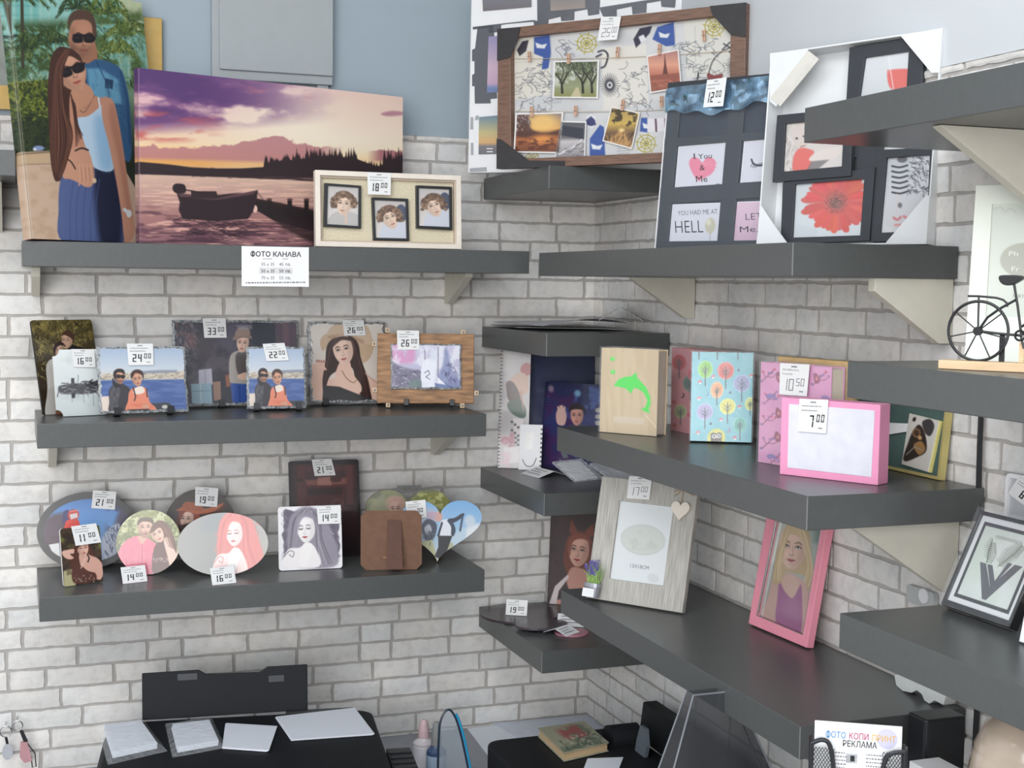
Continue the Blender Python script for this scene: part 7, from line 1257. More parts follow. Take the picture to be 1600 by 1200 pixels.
P.poly([(1218, 838), (1226, 822), (1240, 815), (1256, 820), (1262, 840), (1264, 870), (1268, 900), (1258, 922), (1252, 900), (1240, 896), (1222, 896), (1214, 912), (1202, 910), (1206, 880), (1210, 858)], (190, 166, 130), 1, 1, sm=True); P.face(1234, 858, 62, (220, 184, 168), (140, 112, 84), .08, -.1, 'open', (176, 92, 96), None, .82, (96, 110, 120))
P.poly([(1216, 860), (1220, 832), (1232, 822), (1248, 824), (1258, 842), (1256, 866), (1250, 846), (1240, 838), (1228, 838), (1220, 850)], (206, 182, 144), .95, 1, sm=True); P.hair([(1226, 822), (1214, 856), (1206, 890), (1202, 908)], [(1232, 824), (1222, 856), (1216, 886), (1216, 908)], 34, [(222, 202, 166), (166, 140, 104), (204, 180, 142)], 1.5, 3, .7); P.hair([(1248, 822), (1260, 856), (1266, 890), (1260, 916)], [(1244, 826), (1254, 860), (1258, 884), (1252, 906)], 34, [(222, 202, 166), (166, 140, 104), (204, 180, 142)], 1.5, 4, .7)
mb = MB(); mb.box((.004, .004, -.0155), (W-.004, H-.004, -.008), M_MDF); art_rect(mb, P, I_, -.006, printmat(.12, .6), 1.1); mb.build('portrait_print', root); tag(root, 'pink metal frame with a portrait of a blond woman', 'photo frame')

# ================================================================== near right shelves
q = [(1532, 803), (1642, 834), (1576, 986), (1468, 954)]; F = lift(fit(q, Z4, xmax=-.02), .016); W, H = F.W, F.H; root = empty('leaf_picture_frame', F.mw); e = .006
mb = MB(); mb.ring([(0, 0), (W, 0), (W, H), (0, H)], [(e, e+.003), (W-e, e+.003), (W-e, H-e), (e, H-e)], -.016, 0, mat('gloss_black', (24, 25, 28), .15, coat=.5)); mb.build('frame_rim', root, bevel=.0008)
def inset(F, d): return [(d, F.H-d), (F.W-d, F.H-d), (F.W-d, d+.003), (d, d+.003)]
P = Pic([(0, 300), (300*W/H, 300), (300*W/H, 0), (0, 0)], (214, 222, 214), 1.0); A_ = 300*W/H; P = Pic([(0, 0), (A_, 0), (A_, 300), (0, 300)], (232, 234, 236), 1.0)
D = (58, 62, 66); P.poly([(18, 18), (A_-18, 18), (A_-18, 282), (18, 282)], D); P.poly([(30, 30), (A_-30, 30), (A_-30, 270), (30, 270)], (214, 224, 214)); P.grad([(0, (0, 0, 0))]) if False else None
P.noise((226, 232, 230), 60, 3, .4, .6, .7, box=(30, 30, A_-30, 270, 4)); P.poly([(70, 150), (98, 150), (A_/2+8, 218), (A_-74, 128), (A_-40, 128), (A_/2+14, 262), (A_/2-4, 262)], (92, 94, 102)); P.poly([(104, 150), (128, 150), (A_/2+18, 196), (A_-104, 128), (A_-84, 128), (A_/2+12, 222)], (92, 94, 102))
rr = random.Random(2)
for (x0, y0, x1, y1, n) in ((150, 150, 214, 62, 15), (98, 150, 84, 74, 11)):
    P.line([(x0, y0), ((x0+x1)/2+6, (y0+y1)/2), (x1, y1)], 2, (96, 108, 92), sm=True)
    for k in range(n):
        t = (k+1)/(n+1); x = x0+(x1-x0)*t; y = y0+(y1-y0)*t; l = 34*(1-abs(t-.45))
        for s in (-1, 1): P.line([(x, y), (x+s*l*.6+8, y-l*.35+s*6), (x+s*l, y-l*.2+s*12)], [3, 2.4, .6], (112, 122, 106), .9, sm=True)
z = -.0032; mb = MB(); mb.box((.003, .003, -.0155), (W-.003, H-.003, -.006), M_WHITE); art_rect(mb, P, inset(F, e), -.0036, printmat(.1, .8), 1.2)
def ltx(t, x0, y0, x1, hh, b=0):
    V, Fc = glyphs(t, b); s = (W-2*e)/A_; sy = (H-2*e-.003)/300; wx = V[:, 0].max(); mb.add([(e+s*(x0+(x1-x0)*v[0]/wx), H-e-sy*(y0-hh*v[1]), z) for v in V], Fc, M_GREY)
ltx('FRESH LEAVES', 92, 66, 196, 14, .02) if False else None
for x0 in range(92, 190, 9): mb.add([(e+(W-2*e)/A_*(x0+dx), H-e-(H-2*e-.003)/300*(62+dy), z) for dx, dy in ((0, 0), (7, 0), (7, -11), (0, -11))], [(0, 1, 2, 3)], mat('faint_ink', (168, 176, 168), .6))
mb.build('leaf_print', root); mb = MB(); vs = []; nn = 14
for j in range(nn+1):
    for i in range(nn+1): u, v = i/nn, j/nn; edge = min(u, 1-u, v, 1-v); vs.append((u*(W+.006)-.003, v*(H+.004), .0015+(.0035 if edge < .12 else 0)*float(vnoise(np.array(u*19.), np.array(v*19.), 3, 2))))
mb.add(vs, [(j*(nn+1)+i, j*(nn+1)+i+1, (j+1)*(nn+1)+i+1, (j+1)*(nn+1)+i) for j in range(nn) for i in range(nn)], glassy('frame_film', (236, 240, 246), .09, .05, .8, 40)); mb.build('clear_film', root)
tag(root, 'black frame with leaves in a V shaped vase, leaning on the near lower shelf', 'photo frame')
q = [(1622, 862), (1700, 880), (1672, 1012), (1588, 988)]; F = lift(fit(q, Z4, y0=-1.82, y1=-1.93), .012); W, H = F.W, F.H; root = empty('white_photo_frame', F.mw); mb = MB(); mb.ring([(0, 0), (W, 0), (W, H), (0, H)], [(.01, .01), (W-.01, .01), (W-.01, H-.01), (.01, H-.01)], -.012, 0, M_WHITE); mb.build('frame_rim', root, bevel=.001); mb = MB(); mb.box((.01, .01, -.011), (W-.01, H-.01, -.004), M_BLACKM); mb.build('dark_print', root); tag(root, 'white frame with a dark picture cut off by the right border', 'photo frame')
# hanging rounded clear frame with a price card 6
p0 = onX(1574, 738, -.016); p1 = onX(1640, 742, -.016); p2 = onX(1572, 800, -.016)
root = empty('hanging_clear_frame', loc=p0); y0, y1 = p0[1], p0[1]-.10; z1 = p0[2]; z0 = z1-.13
O = [(-(y-y0), z) for y, z in ((y0, z0), (y1, z0), (y1, z1), (y0, z1))]; pts = rnd_rect(0, z0-z1, y0-y1, 0, .01); inn = rnd_rect(.006, z0-z1+.006, y0-y1-.006, -.006, .006); mb = MB(); mb.ring(pts, inn, -.004, .003, M_WHITE)
mw = Matrix(((0, 0, -1, p0[0]), (-1, 0, 0, p0[1]), (0, 1, 0, p0[2]), (0, 0, 0, 1))); root.matrix_world = mw; mb.build('white_rim', root); mb = MB(); mb.box((.004, z0-z1+.004, -.003), (y0-y1-.004, -.004, -.001), mat('frosted_panel', (186, 188, 192), .3)); mb.build('frosted_panel', root); tag(root, 'white rimmed frosted frame hung on the bricks at the right border', 'frame')
class FX: pass
fx = Frame(p0, np.array([0, -1., 0]), np.array([0, 0, 1.]), np.array([-1., 0, 0]), .1, .1, [tuple(proj((p0[0], p0[1]-a, p0[2]+b))) for a, b in ((0, .1), (.1, .1), (.1, 0), (0, 0))])
card(fx, [(1597, 744), (1636, 768), (1618, 800), (1579, 770)], '6', '00', 'slanted price card starting with a six on the frosted frame', c=.0045)
# black cable down the wall
mb = MB(); zz = np.linspace(1.645, .70, 24); mb.tube([(-.012-.003*math.sin(z*5), -1.505+.006*math.sin(z*9), z) for z in zz], .0042, M_BLACK, 8); tag(mb.build('black_cable'), 'thick black cable hanging down the bricks behind the near shelves', 'cable')
# white card frame with bicycle in front
q = [(1528, 288), (1700, 296), (1690, 575), (1503, 567)]; F = lift(fit(q, ZB), .012); W, H = F.W, F.H; root = empty('cream_photo_mount', F.mw); M_MNT = mat('cream_mount', (232, 236, 226), .5, var=.01); mb = MB(); iq = [(1553, 318), (1700, 324), (1690, 500), (1540, 494)]; I_ = F.pp(iq); I_[1] = (W-.012, I_[1][1]); I_[2] = (W-.012, I_[2][1])
mb.ring([(0, 0), (W, 0), (W, H), (0, H)], [I_[3], I_[2], I_[1], I_[0]], -.012, 0, M_MNT); mb.build('mount', root, bevel=.0008)
P = Pic([(1553, 318), (1690, 324), (1684, 500), (1540, 494)], (226, 232, 222), 1.6); P.ell(1602, 406, 38, 27, (192, 194, 182), 1, .1, .8); P.line([(1554, 326), (1566, 322), (1572, 330), (1582, 326), (1590, 332)], 1, (198, 202, 192), sm=True)
mb = MB(); mb.box((I_[0][0]-.003, I_[3][1]-.003, -.011), (W-.01, I_[0][1]+.003, -.003), M_MNT); art_rect(mb, P, [F.p(1553, 318), F.p(1690, 324), F.p(1684, 500), F.p(1540, 494)], -.0026, printmat(.5), 1.5)
M_PALE = mat('pale_script', (240, 242, 236), .5); text(mb, F, 'Ph', (1578, 398), (1592, 399), 8, -.0023, M_PALE, -.01); text(mb, F, 'Fr', (1582, 422), (1594, 423), 8, -.0023, M_PALE, -.01); text(mb, F, '10X15CM', (1584, 464), (1618, 466), 6, -.0023, M_GREY); mb.build('insert', root); tag(root, 'tall cream photo mount with a grey oval, behind the little bicycle', 'photo frame')
FBk = fit([(1472, 500), (1600, 504), (1600, 582), (1472, 576)], ZB, th=0, thw=20); F = FBk; kq = F.k(); root = empty('bicycle_stand', F.mw)
E0 = F.p(1472, 576)[0]; mb = MB(); mb.box((E0, .0005, -.02), (E0+.16, .0115, .012), M_WOODL); mb.build('wooden_base', root, bevel=.0008)
cx_, cy_ = F.p(1526, 519); cy_ = .0115+48*kq*.985; R = 47*kq; M_BK = mat('black_wire', (22, 24, 28), .4); K2 = lambda x, y: (cx_+(x-1526)*kq, cy_-(y-519)*kq, -.004)
def wheel(x0):
    mb = MB(); mb.tube([(x0+R*math.cos(t), cy_+R*math.sin(t), -.004) for t in np.linspace(0, 2*math.pi, 49)[:-1]], .0019, M_BK, 8, closed=True)
    for k in range(7): t = math.pi/2+k*2*math.pi/7; mb.tube([(x0, cy_, -.004), (x0+R*math.cos(t), cy_+R*math.sin(t), -.004)], .0009, M_BK, 6)
    mb.tube([(x0, cy_, -.0075), (x0, cy_, -.0005)], .0055, M_BK, 16); mb.build('wheel', root)
wheel(cx_); wheel(cx_+.118)
mb = MB()
for pth, rr in (([(1508, 464), (1524, 464), (1552, 466), (1563, 469), (1569, 474), (1570, 480)], .0014), ([(1525, 465), (1526, 519)], .0013), ([(1526, 519), (1540, 497), (1560, 482), (1582, 469)], .0016), ([(1579, 445), (1586, 480), (1593, 523)], .0016), ([(1526, 519), (1560, 522), (1595, 524)], .0016), ([(1593, 510), (1610, 498), (1632, 486), (1640, 470)], .0016), ([(1595, 522), (1618, 500), (1636, 478)], .0016), ([(1640, 468), (1648, 500), (1655, 519)], .0016), ([(1640, 470), (1636, 452), (1620, 446)], .0014)): mb.tube([K2(*p) for p in pth], rr, M_BK, 8)
mb.build('bicycle_frame', root)
mb = MB(); pts = spline([(1557, 433), (1565, 430.5), (1588, 431), (1592, 436), (1586, 441), (1576, 446), (1566, 446), (1559, 441)], 5); pts2 = [K2(*p)[:2] for p in pts]; mb.prism(pts2, -.010, .002, M_BK); mb.build('saddle', root, bevel=.001)
mb = MB(); mb.tube([(*K2(1592+7.5*math.cos(t), 524+7.5*math.sin(t))[:2], -.001) for t in np.linspace(0, 2*math.pi, 21)[:-1]], .0014, M_BK, 6, closed=True); mb.tube([K2(1592, 524), K2(1598, 544)], .0014, M_BK, 6); mb.build('pedal_crank', root)
mb = MB(); c0 = K2(1562, 522); mb.box((c0[0]-.003, .0115, -.012), (c0[0]+.003, c0[1], -.008), M_BK); mb.build('rear_post', root); mb = MB(); c0 = K2(1592, 535); mb.box((c0[0]-.003, .0115, -.014), (c0[0]+.003, c0[1], -.010), M_WOODL); mb.build('wooden_post', root)
tag(root, 'black wire bicycle ornament on a pale wooden base', 'ornament')
# ================================================================== on the desk
M_PRT = mat('printer_black', (22, 24, 28), .6, var=.08, spec=.3); M_PRG = mat('printer_grey', (62, 64, 68), .5); M_PAPER = mat('white_paper', (222, 226, 234), .6, var=.01)
def rbox(mb, x0, y0, x1, y1, z0, z1, r, m): mb.prism(rnd_rect(x0, y0, x1, y1, r, 6), z0, z1, m)
root = empty('inkjet_printer', loc=(-.93, -.5, DZ)); I4 = Matrix()
def kid(mb, nm, par, **k): o = mb.build(nm, **k); o.parent = par; bpy.context.view_layer.update(); o.matrix_parent_inverse = par.matrix_world.inverted(); return o
bpy.context.view_layer.update()
mb = MB(); rbox(mb, -1.245, -.86, -.665, -.215, DZ+.001, .822, .04, M_PRT); kid(mb, 'printer_body', root, bevel=.006)
mb = MB(); rbox(mb, -1.238, -.85, -.672, -.22, .822, .845, .038, M_PRT); kid(mb, 'scanner_lid', root, bevel=.008)
mb = MB(); mb.box((-.86, -.214, .78), (-.71, -.185, .84), M_PRG); kid(mb, 'rear_cover', root, bevel=.002)
Ft = fit([(220, 1055), (477, 1036), (484, 1108), (224, 1125)], .846, y0=-.19, y1=-.236, th=6, thw=2, ymax=-.09); root.rotation_euler = (0, 0, math.radians(-8)); bpy.context.view_layer.update(); o_ = [(220, 1055), (224, 1125), (484, 1108), (477, 1036), (412, 1041), (400, 1050), (316, 1054), (305, 1048)]
mb = MB(); mb.prism(Ft.pp(o_), -.008, 0, M_PRT); tr = mb.build('paper_support', mw=Ft.mw, bevel=.002); tr.parent = root; tr.matrix_parent_inverse = root.matrix_world.inverted()
for x0, x1 in ((273, 303), (415, 440)): mb = MB(); a = Ft.p(x0, 1056); b = Ft.p(x1, 1056); mb.box((a[0], a[1]-.012, .0003), (b[0], a[1]+.002, .0015), M_PRG); c = mb.build('stop_tab', tr)
root.rotation_euler = (0, 0, 0); bpy.context.view_layer.update(); mb = MB(); mb.box((-.652, -.72, .755), (-.60, -.33, .79), M_PRG)
for k in range(12): mb.box((-.65, -.71+k*.031, .79), (-.602, -.70+k*.031, .794), M_BLACK)
kid(mb, 'ribbed_side_tray', root, bevel=.001); mb = MB(); mb.box((-.652, -.62, DZ+.0008), (-.61, -.4, .756), M_PRT); kid(mb, 'tank_housing', root)
root.rotation_euler = (0, 0, math.radians(-8)); bpy.context.view_layer.update()
tag(root, 'black inkjet printer with raised paper support under the lowest left shelf', 'printer')
PZ = .8462
def bag_over(parent_pts, z, h, name, label, fan):
    H = homog([(0, 0), (1, 0), (1, 1), (0, 1)], [tuple(onZ(*p, z)[:2]) for p in parent_pts]); root = empty(name, loc=(*happly(H, .5, .5), z)); bpy.context.view_layer.update(); rr = random.Random(len(label))
    for k in range(fan):
        s = (k-fan/2)*.02; q = [happly(H, u+s*.6, v-s) for u, v in ((.08, .1), (.92, .1), (.92, .9), (.08, .9))]; mb = MB(); mb.prism([(float(a), float(b)) for a, b in q], z+.0008+k*.0016, z+.002+k*.0016, M_PAPER); kid(mb, 'paper_sheets', root)
    mb = MB(); n = 14; vs = []
    for j in range(n+1):
        for i in range(n+1): u, v = i/n, j/n; a, b = happly(H, u*1.1-.05, v*1.1-.05); e = min(u, 1-u, v, 1-v); vs.append((a, b, z+.0006+min(1, e*7)*h+(.004*float(vnoise(np.array(u*6.), np.array(v*6.), 3, 3)) if e > 0 else 0)))
    mb.add(vs, [(j*(n+1)+i, (j+1)*(n+1)+i, (j+1)*(n+1)+i+1, j*(n+1)+i+1) for j in range(n) for i in range(n)], glassy('pack_wrap', (236, 240, 246), .2, .07, .9, 60)); kid(mb, 'clear_bag', root); return tag(root, label, 'paper pack', 'packs of photo paper on the printer')
bag_over([(156, 1135), (222, 1126), (256, 1172), (172, 1191)], PZ, .011, 'photo_paper_pack', 'bagged photo paper at the left end of the printer lid', 4)
bag_over([(262, 1133), (330, 1126), (349, 1167), (273, 1181)], PZ, .009, 'photo_paper_pack', 'bagged photo paper, second from the left on the printer lid', 4)
for q, lb in (([(352, 1132), (430, 1137), (417, 1175), (347, 1170)], 'loose fan of white paper without a bag on the printer lid'), ([(430, 1122), (551, 1108), (582, 1149), (455, 1158)], 'wide white paper stack at the right of the printer lid')):
    pts = [tuple(onZ(*p, PZ)[:2]) for p in q]; mb = MB()
    for k in range(3): s = .002*k; mb.prism([(float(x+s*(1 if i in (1, 2) else .4)), float(y-s*.6)) for i, (x, y) in enumerate(pts)], PZ+.0003+k*.0013, PZ+.0015+k*.0013, M_PAPER)
    tag(mb.build('paper_stack'), lb, 'paper')
# bottles
def bottle(px, y, ztop, r, cm, lm, label, pre):
    p = onY(px, 1165, y); root = empty('ink_bottle', loc=(p[0], y, DZ)); h = ztop-DZ; bh = h*.62
    mb = MB(); mb.lathe([(r*.9, .0006), (r, .004), (r, bh*.9), (r*.62, bh), (r*.5, bh+.004)], (0, 0, 0), lm, 28); mb.build('bottle_body', root, smooth=False)
    mb = MB(); mb.lathe([(r*.55, bh+.004), (r*.52, bh+.02), (r*.36, h-.004), (r*.2, h)], (0, 0, 0), cm, 24); mb.build('cap', root)
    mb = MB(); mb.lathe([(r*1.005, bh*.2), (r*1.02, bh*.2+.0005), (r*1.02, bh*.8), (r*1.005, bh*.8+.0005)], (0, 0, 0), mat('bottle_label_'+pre, (214, 212, 218) if pre == 'a' else (150, 170, 190), .4), 28); mb.build('label', root)
    mb = MB(); V, Fc = glyphs('EPT', 0) if False else (np.zeros((0, 2)), []); tag(root, label, 'bottle')
bottle(662, -.26, onY(662, 1124, -.26)[2], .024, mat('pink_cap', (200, 172, 176), .5), mat('milky_plastic', (206, 200, 204), .35), 'milky bottle with a pinkish cap beside the printer', 'a')
bottle(682, -.36, onY(682, 1128, -.36)[2], .022, M_EDGE, mat('slate_blue_plastic', (60, 78, 110), .35), 'blue labelled small bottle in front of the milky one', 'b')
# arched clear sleeve
pA = onY(688, 1200, -.42); pB = onY(732, 1200, -.42); mid = (pA[0]+pB[0])/2; root = empty('arched_clear_stand', loc=(mid, -.42, DZ)); zt = onY(700, 1109, -.42)[2]; wv = (pB[0]-pA[0])/2+.006
pth = [(-wv, 0, .002), (-wv*.96, 0, (zt-DZ)*.6), (-wv*.85, 0, (zt-DZ)*.88), (-wv*.45, 0, zt-DZ), (-wv*.05, 0, (zt-DZ)*.93), (wv*.35, 0, (zt-DZ)*.7), (wv*.8, 0, (zt-DZ)*.3), (wv*1.1, 0, .002)]
sp_ = spline([(p[0], p[2]) for p in pth], 8, False); mb = MB(); mb.tube([(a, 0, max(b, .0025)) for a, b in sp_], .0024, mat('navy_rim', (34, 48, 66), .3), 8); mb.build('dark_rim', root)
mb = MB(); k_ = [p for p in sp_ if p[0] > -wv*.1 and p[1] > (zt-DZ)*.25]; mb.tube([(a+.005, -.003, b) for a, b in k_], .0026, mat('cyan_strip', (40, 150, 196), .2), 8); mb.build('blue_strip', root)
mb = MB(); mb.prism([(float(a), float(max(b, .003))) for a, b in sp_[::2]], -.0006, .0006, glassy('smoke_clear', (170, 180, 190), .35, .08)); o = mb.build('clear_panel', root); o.rotation_euler = (math.pi/2, 0, 0); tag(root, 'clear upright holder with an arched dark and blue rim beside the bottles', 'holder')
# papers, second printer, old book
sheet(DZ, [(730, 1139), (838, 1127), (878, 1182), (788, 1215)], lambda u, v: .0, M_PAPER, 'loose_paper', 'white paper lying on the desk left of the corner', 'paper', 'loose papers on the desk', nx=3)
sheet(DZ+.0016, [(770, 1131), (930, 1116), (985, 1150), (830, 1168)], lambda u, v: .0, mat('white_paper_b', (206, 212, 224), .6), 'loose_paper', 'white paper with faint writing lying in the desk corner', 'paper', 'loose papers on the desk', nx=3)
bx0 = onZ(787, 1185, .80); root = empty('compact_printer', loc=(-.24, -.6, DZ)); bpy.context.view_layer.update()
mb = MB(); rbox(mb, bx0[0], -.95, -.085, -.40, DZ+.003, .795, .035, M_PRT); kid(mb, 'printer_body', root, bevel=.006)
LT = [onX(1002, 1097, -.09), onX(1066, 1133, -.09)]; mb = MB(); x = -.085; za, zb_ = LT[0][2], LT[1][2]; ya, yb_ = LT[0][1], LT[1][1]
mb.add([(x, ya+.02, .795), (x, ya, za), (x, -.93, za-.0), (x, -.93, .795), (x+.012, ya+.02, .795), (x+.012+.02, ya, za), (x+.032, -.93, za), (x+.012, -.93, .795)], [(0, 1, 2, 3), (7, 6, 5, 4), (0, 4, 5, 1), (1, 5, 6, 2), (2, 6, 7, 3), (3, 7, 4, 0)], M_PRT); kid(mb, 'paper_support', root)
mb = MB(); c_ = onX(976, 1150, -.12); mb.tube([(-.16, c_[1], .80), (-.09, c_[1], .80)], .03, M_PRT, 20); kid(mb, 'hinge_cover', root)
c_ = onX(1014, 1165, -.11); mb = MB(); P_ = [(c_[1]+.028, .796), (c_[1]+.02, c_[2]+.01), (c_[1]+.004, c_[2]+.045), (c_[1]-.022, c_[2]+.045), (c_[1]-.03, c_[2]+.01), (c_[1]-.02, .796)]; mb.add([(-.13, a, b) for a, b in P_]+[(-.122, a, b) for a, b in P_], [list(range(6))[::-1], list(range(6, 12))]+[[i, (i+1) % 6, 6+(i+1) % 6, 6+i] for i in range(6)], mat('grey_guide', (96, 104, 112), .3)); kid(mb, 'paper_guide', root)
tag(root, 'black printer in the wall corner with the old book on top', 'printer')
BZ = .796; pb = [onZ(840.6, 1152, BZ), onZ(912, 1141, BZ), onZ(951, 1174.7, BZ), onZ(881, 1191, BZ)]; B2 = [(float(p[0]), float(p[1])) for p in pb]; c0 = np.mean(B2, 0); root = empty('old_book', loc=(c0[0], c0[1], BZ)); bpy.context.view_layer.update(); th_ = .021
M_BKC = mat('worn_cover', (150, 148, 128), .7, var=.15, scale=60)
for nm, za, zb_ in (('back_cover', .0005, .0028), ('front_cover', th_-.0025, th_)): mb = MB(); mb.prism(B2, BZ+za, BZ+zb_, M_BKC); kid(mb, nm, root, bevel=.0006)
Pg = [tuple(c0+(np.array(p)-c0)*.955) for p in B2]; mb = MB(); mb.prism(Pg, BZ+.0029, BZ+th_-.0026, mat('aged_pages', (186, 160, 124), .8, var=.2, scale=300, stretch=(1, 1, 12))); kid(mb, 'pages', root)
q = [(0, 0), (100, 0), (100, 90), (0, 90)]; P = Pic(q, (158, 156, 134), 1.4); P.noise((112, 122, 104), 20, 3, .45, .6, .9); P.noise((156, 86, 84), 16, 5, .4, .6, .9, box=(20, 5, 90, 60, 12)); P.strokes([(5, 50), (95, 50), (95, 86), (5, 86)], 60, [(70, 84, 70), (104, 116, 92), (176, 172, 148)], 16, 4, .5, 1.5, 3, .7)
for k in range(7): P.ell(34+k*6, 50+3*math.sin(k*2), 3.4, 3, (196, 166, 158) if k % 2 else (176, 90, 88), .9, soft=1)
mb = MB(); art_rect(mb, P, B2, BZ+th_+.0003, printmat(.6), 1.5); kid(mb, 'cover_art', root); tag(root, 'thick old book with worn floral cover lying on the corner printer', 'book')
sheet(BZ-.0002, [(918, 1186), (974, 1184), (962, 1215), (906, 1218)], lambda u, v: 0., M_PAPER, 'loose_paper', 'small white paper on the corner printer in front of the old book', 'paper', nx=2)
# tapered clear stand in front of the lower right shelf
yS = -1.24; a, b = onY(1078, 1083, yS), onY(1143, 1089, yS); c, d = onY(1040, 1205, yS), onY(1190, 1205, yS); root = empty('clear_acrylic_stand', loc=((a[0]+b[0])/2, yS, DZ)); bpy.context.view_layer.update(); k = (a[2]-DZ)/(a[2]-c[2]); zt = a[2]
xl = a[0]+(c[0]-a[0])*k; xr = min(b[0]+(d[0]-b[0])*k, -.02); xl = max(xl, -.66); M_ACR = glassy('smoke_acrylic', (60, 62, 66), .6, .2); M_ACE = mat('acrylic_edge', (120, 124, 130), .2)
V8 = [(xl, yS-.05, DZ+.0006), (xr, yS-.05, DZ+.0006), (xr, yS+.05, DZ+.0006), (xl, yS+.05, DZ+.0006), (a[0], yS-.012, zt), (b[0], yS-.012, zt), (b[0], yS+.012, zt), (a[0], yS+.012, zt)]
for f in ((0, 1, 5, 4), (1, 2, 6, 5), (2, 3, 7, 6), (3, 0, 4, 7)): mb = MB(); mb.add([V8[i] for i in f], [(0, 1, 2, 3)], M_ACR); kid(mb, 'acrylic_side', root)
mb = MB()
for i, j in ((0, 4), (1, 5), (4, 5), (3, 7), (2, 6)): mb.tube([V8[i], V8[j]], .0016, M_ACE, 6)
kid(mb, 'polished_edges', root); tag(root, 'smoky clear acrylic stand tapering upwards below the lower right shelf', 'display stand')
# black column box, white carton, beige urn
t0 = onZ(1447, 1126, 1.175); mb = MB(); rbox(mb, t0[0], t0[1], t0[0]+.072, t0[1]+.045, DZ+.0006, 1.175, .006, M_BLACK); tag(mb.build('speaker_box', bevel=.003), 'black upright box at the near end of the lower right shelf', 'box')
t1 = onZ(1418, 1187, 1.132); mb = MB(); mb.box((t1[0], t1[1]-.10, DZ+.0006), (t1[0]+.05, t1[1]-.004, 1.132), M_WHITE); tag(mb.build('white_carton_box', bevel=.001), 'white carton with only its top showing behind the leaflet rack', 'box')
u0 = onY(1612, 1150, -1.80); M_URN = mat('beige_glaze', (178, 162, 146), .22, var=.12, scale=14, coat=.4); root = empty('beige_urn', loc=(u0[0], -1.80, DZ)); print('URN', u0)
mb = MB(); mb.lathe([(.045, .0006), (.052, .02), (.072, .24), (.078, .38), (.077, .47), (.071, .515), (.069, .519), (.07, .523), (.058, .55), (.035, .572), (.03, .574)], (0, 0, 0), M_URN, 48); mb.build('urn_body', root, smooth=True)
mb = MB(); pts = [(.0755*math.cos(t), .0755*math.sin(t), .50-.02*abs(math.sin(t*3))) for t in np.linspace(0, 2*math.pi, 60)[:-1]]; mb.tube(pts, .0012, mat('urn_line', (96, 84, 76), .4), 6, closed=True); mb.build('glaze_line', root); tag(root, 'beige glazed urn partly hidden at the lower right border', 'vase')
# leaflet rack
pl = onZ(1273, 1125, 1.165); yR = -1.60; la = onY(1273.3, 1125.5, yR); lb_ = onZ(1410, 1135.6, la[2]); u = lb_-la; Wl = np.linalg.norm(u); u /= Wl; O = np.array([la[0], yR, la[2]-.24]); zfloor = DZ
FL = Frame(O, u, np.array([0, 0, 1.]), np.cross(u, [0, 0, 1.]), Wl, .24, [tuple(proj(O+np.array([0, 0, .24]))), tuple(proj(O+u*Wl+np.array([0, 0, .24]))), tuple(proj(O+u*Wl)), tuple(proj(O))])
root = empty('leaflet', FL.mw); mb = MB(); mb.box((0, 0, -.0014), (Wl, .24, 0), M_WHITE); z = .0004
def tw(txt, x0, y0, x1, hh, m, b=.02, tk=z): V, Fc = glyphs(txt, b); wx = V[:, 0].max(); mb.add([(x0*Wl+(x1-x0)*Wl*v[0]/wx, .24-y0*Wl+hh*Wl*v[1], tk) for v in V], Fc, m)
disc_ = [(Wl*(.83+.12*math.cos(t)), .24-Wl*(.16-.12*math.sin(t)), .0002) for t in np.linspace(0, 2*math.pi, 25)[:-1]]; mb.add(disc_, [list(range(24))], mat('lilac_print', (202, 200, 226), .6))
tw('ФОТО', .13, .19, .36, .075, mat('blue_ink', (60, 140, 196), .5), .008); tw('КОПИ', .40, .19, .62, .075, mat('magenta_ink', (176, 52, 104), .5), .008); tw('ПРИНТ', .66, .195, .93, .075, mat('yellow_ink', (222, 176, 72), .5), .008); tw('РЕКЛАМА', .33, .285, .72, .075, M_INK, .01)
rr = random.Random(6)
for k in range(9):
    y = .36+.045*k
    for xa, xb in ((.24, .36), (.6, .86)) if k < 5 else ((.24, .5), (.74, .88)):
        x = xa
        while x < xb: l = rr.uniform(.01, .03); mb.add([(p*Wl, .24-q_*Wl, z) for p, q_ in ((x, y), (x+l, y), (x+l, y+.014), (x, y+.014))], [(3, 2, 1, 0)], M_GREY); x += l+.01
for cx0, cy0 in ((.44, .42), (.63, .58)): mb.add([(p*Wl, .24-q_*Wl, z) for p, q_ in ((cx0-.07, cy0-.05), (cx0+.06, cy0-.05), (cx0+.06, cy0+.06), (cx0-.07, cy0+.06))], [(3, 2, 1, 0)], mat('grey_pic', (176, 178, 182), .6, var=.3, scale=120)); mb.add([(p*Wl, .24-q_*Wl, z*1.5) for p, q_ in ((cx0-.02, cy0-.03), (cx0+.03, cy0-.03), (cx0+.03, cy0+.04), (cx0-.02, cy0+.04))], [(3, 2, 1, 0)], M_INK)
for k in range(2):
    x = .26
    while x < .86: l = rr.uniform(.03, .07); y = .79+.06*k; mb.add([(p*Wl, .24-q_*Wl, z) for p, q_ in ((x, y), (x+l, y), (x+l, y+.03), (x, y+.03))], [(3, 2, 1, 0)], M_INK); x += l+.015
mb.build('printed_sheet', root); tag(root, 'white leaflet with coloured heading in the wire mesh rack', 'leaflet')
M_WIRE = mat('dark_wire', (58, 60, 64), .35, metal=.6); rk = empty('wire_mesh_rack', FL.mw); e = .004; b0 = DZ-O[2]+.002; zt_ = .24-.16*Wl
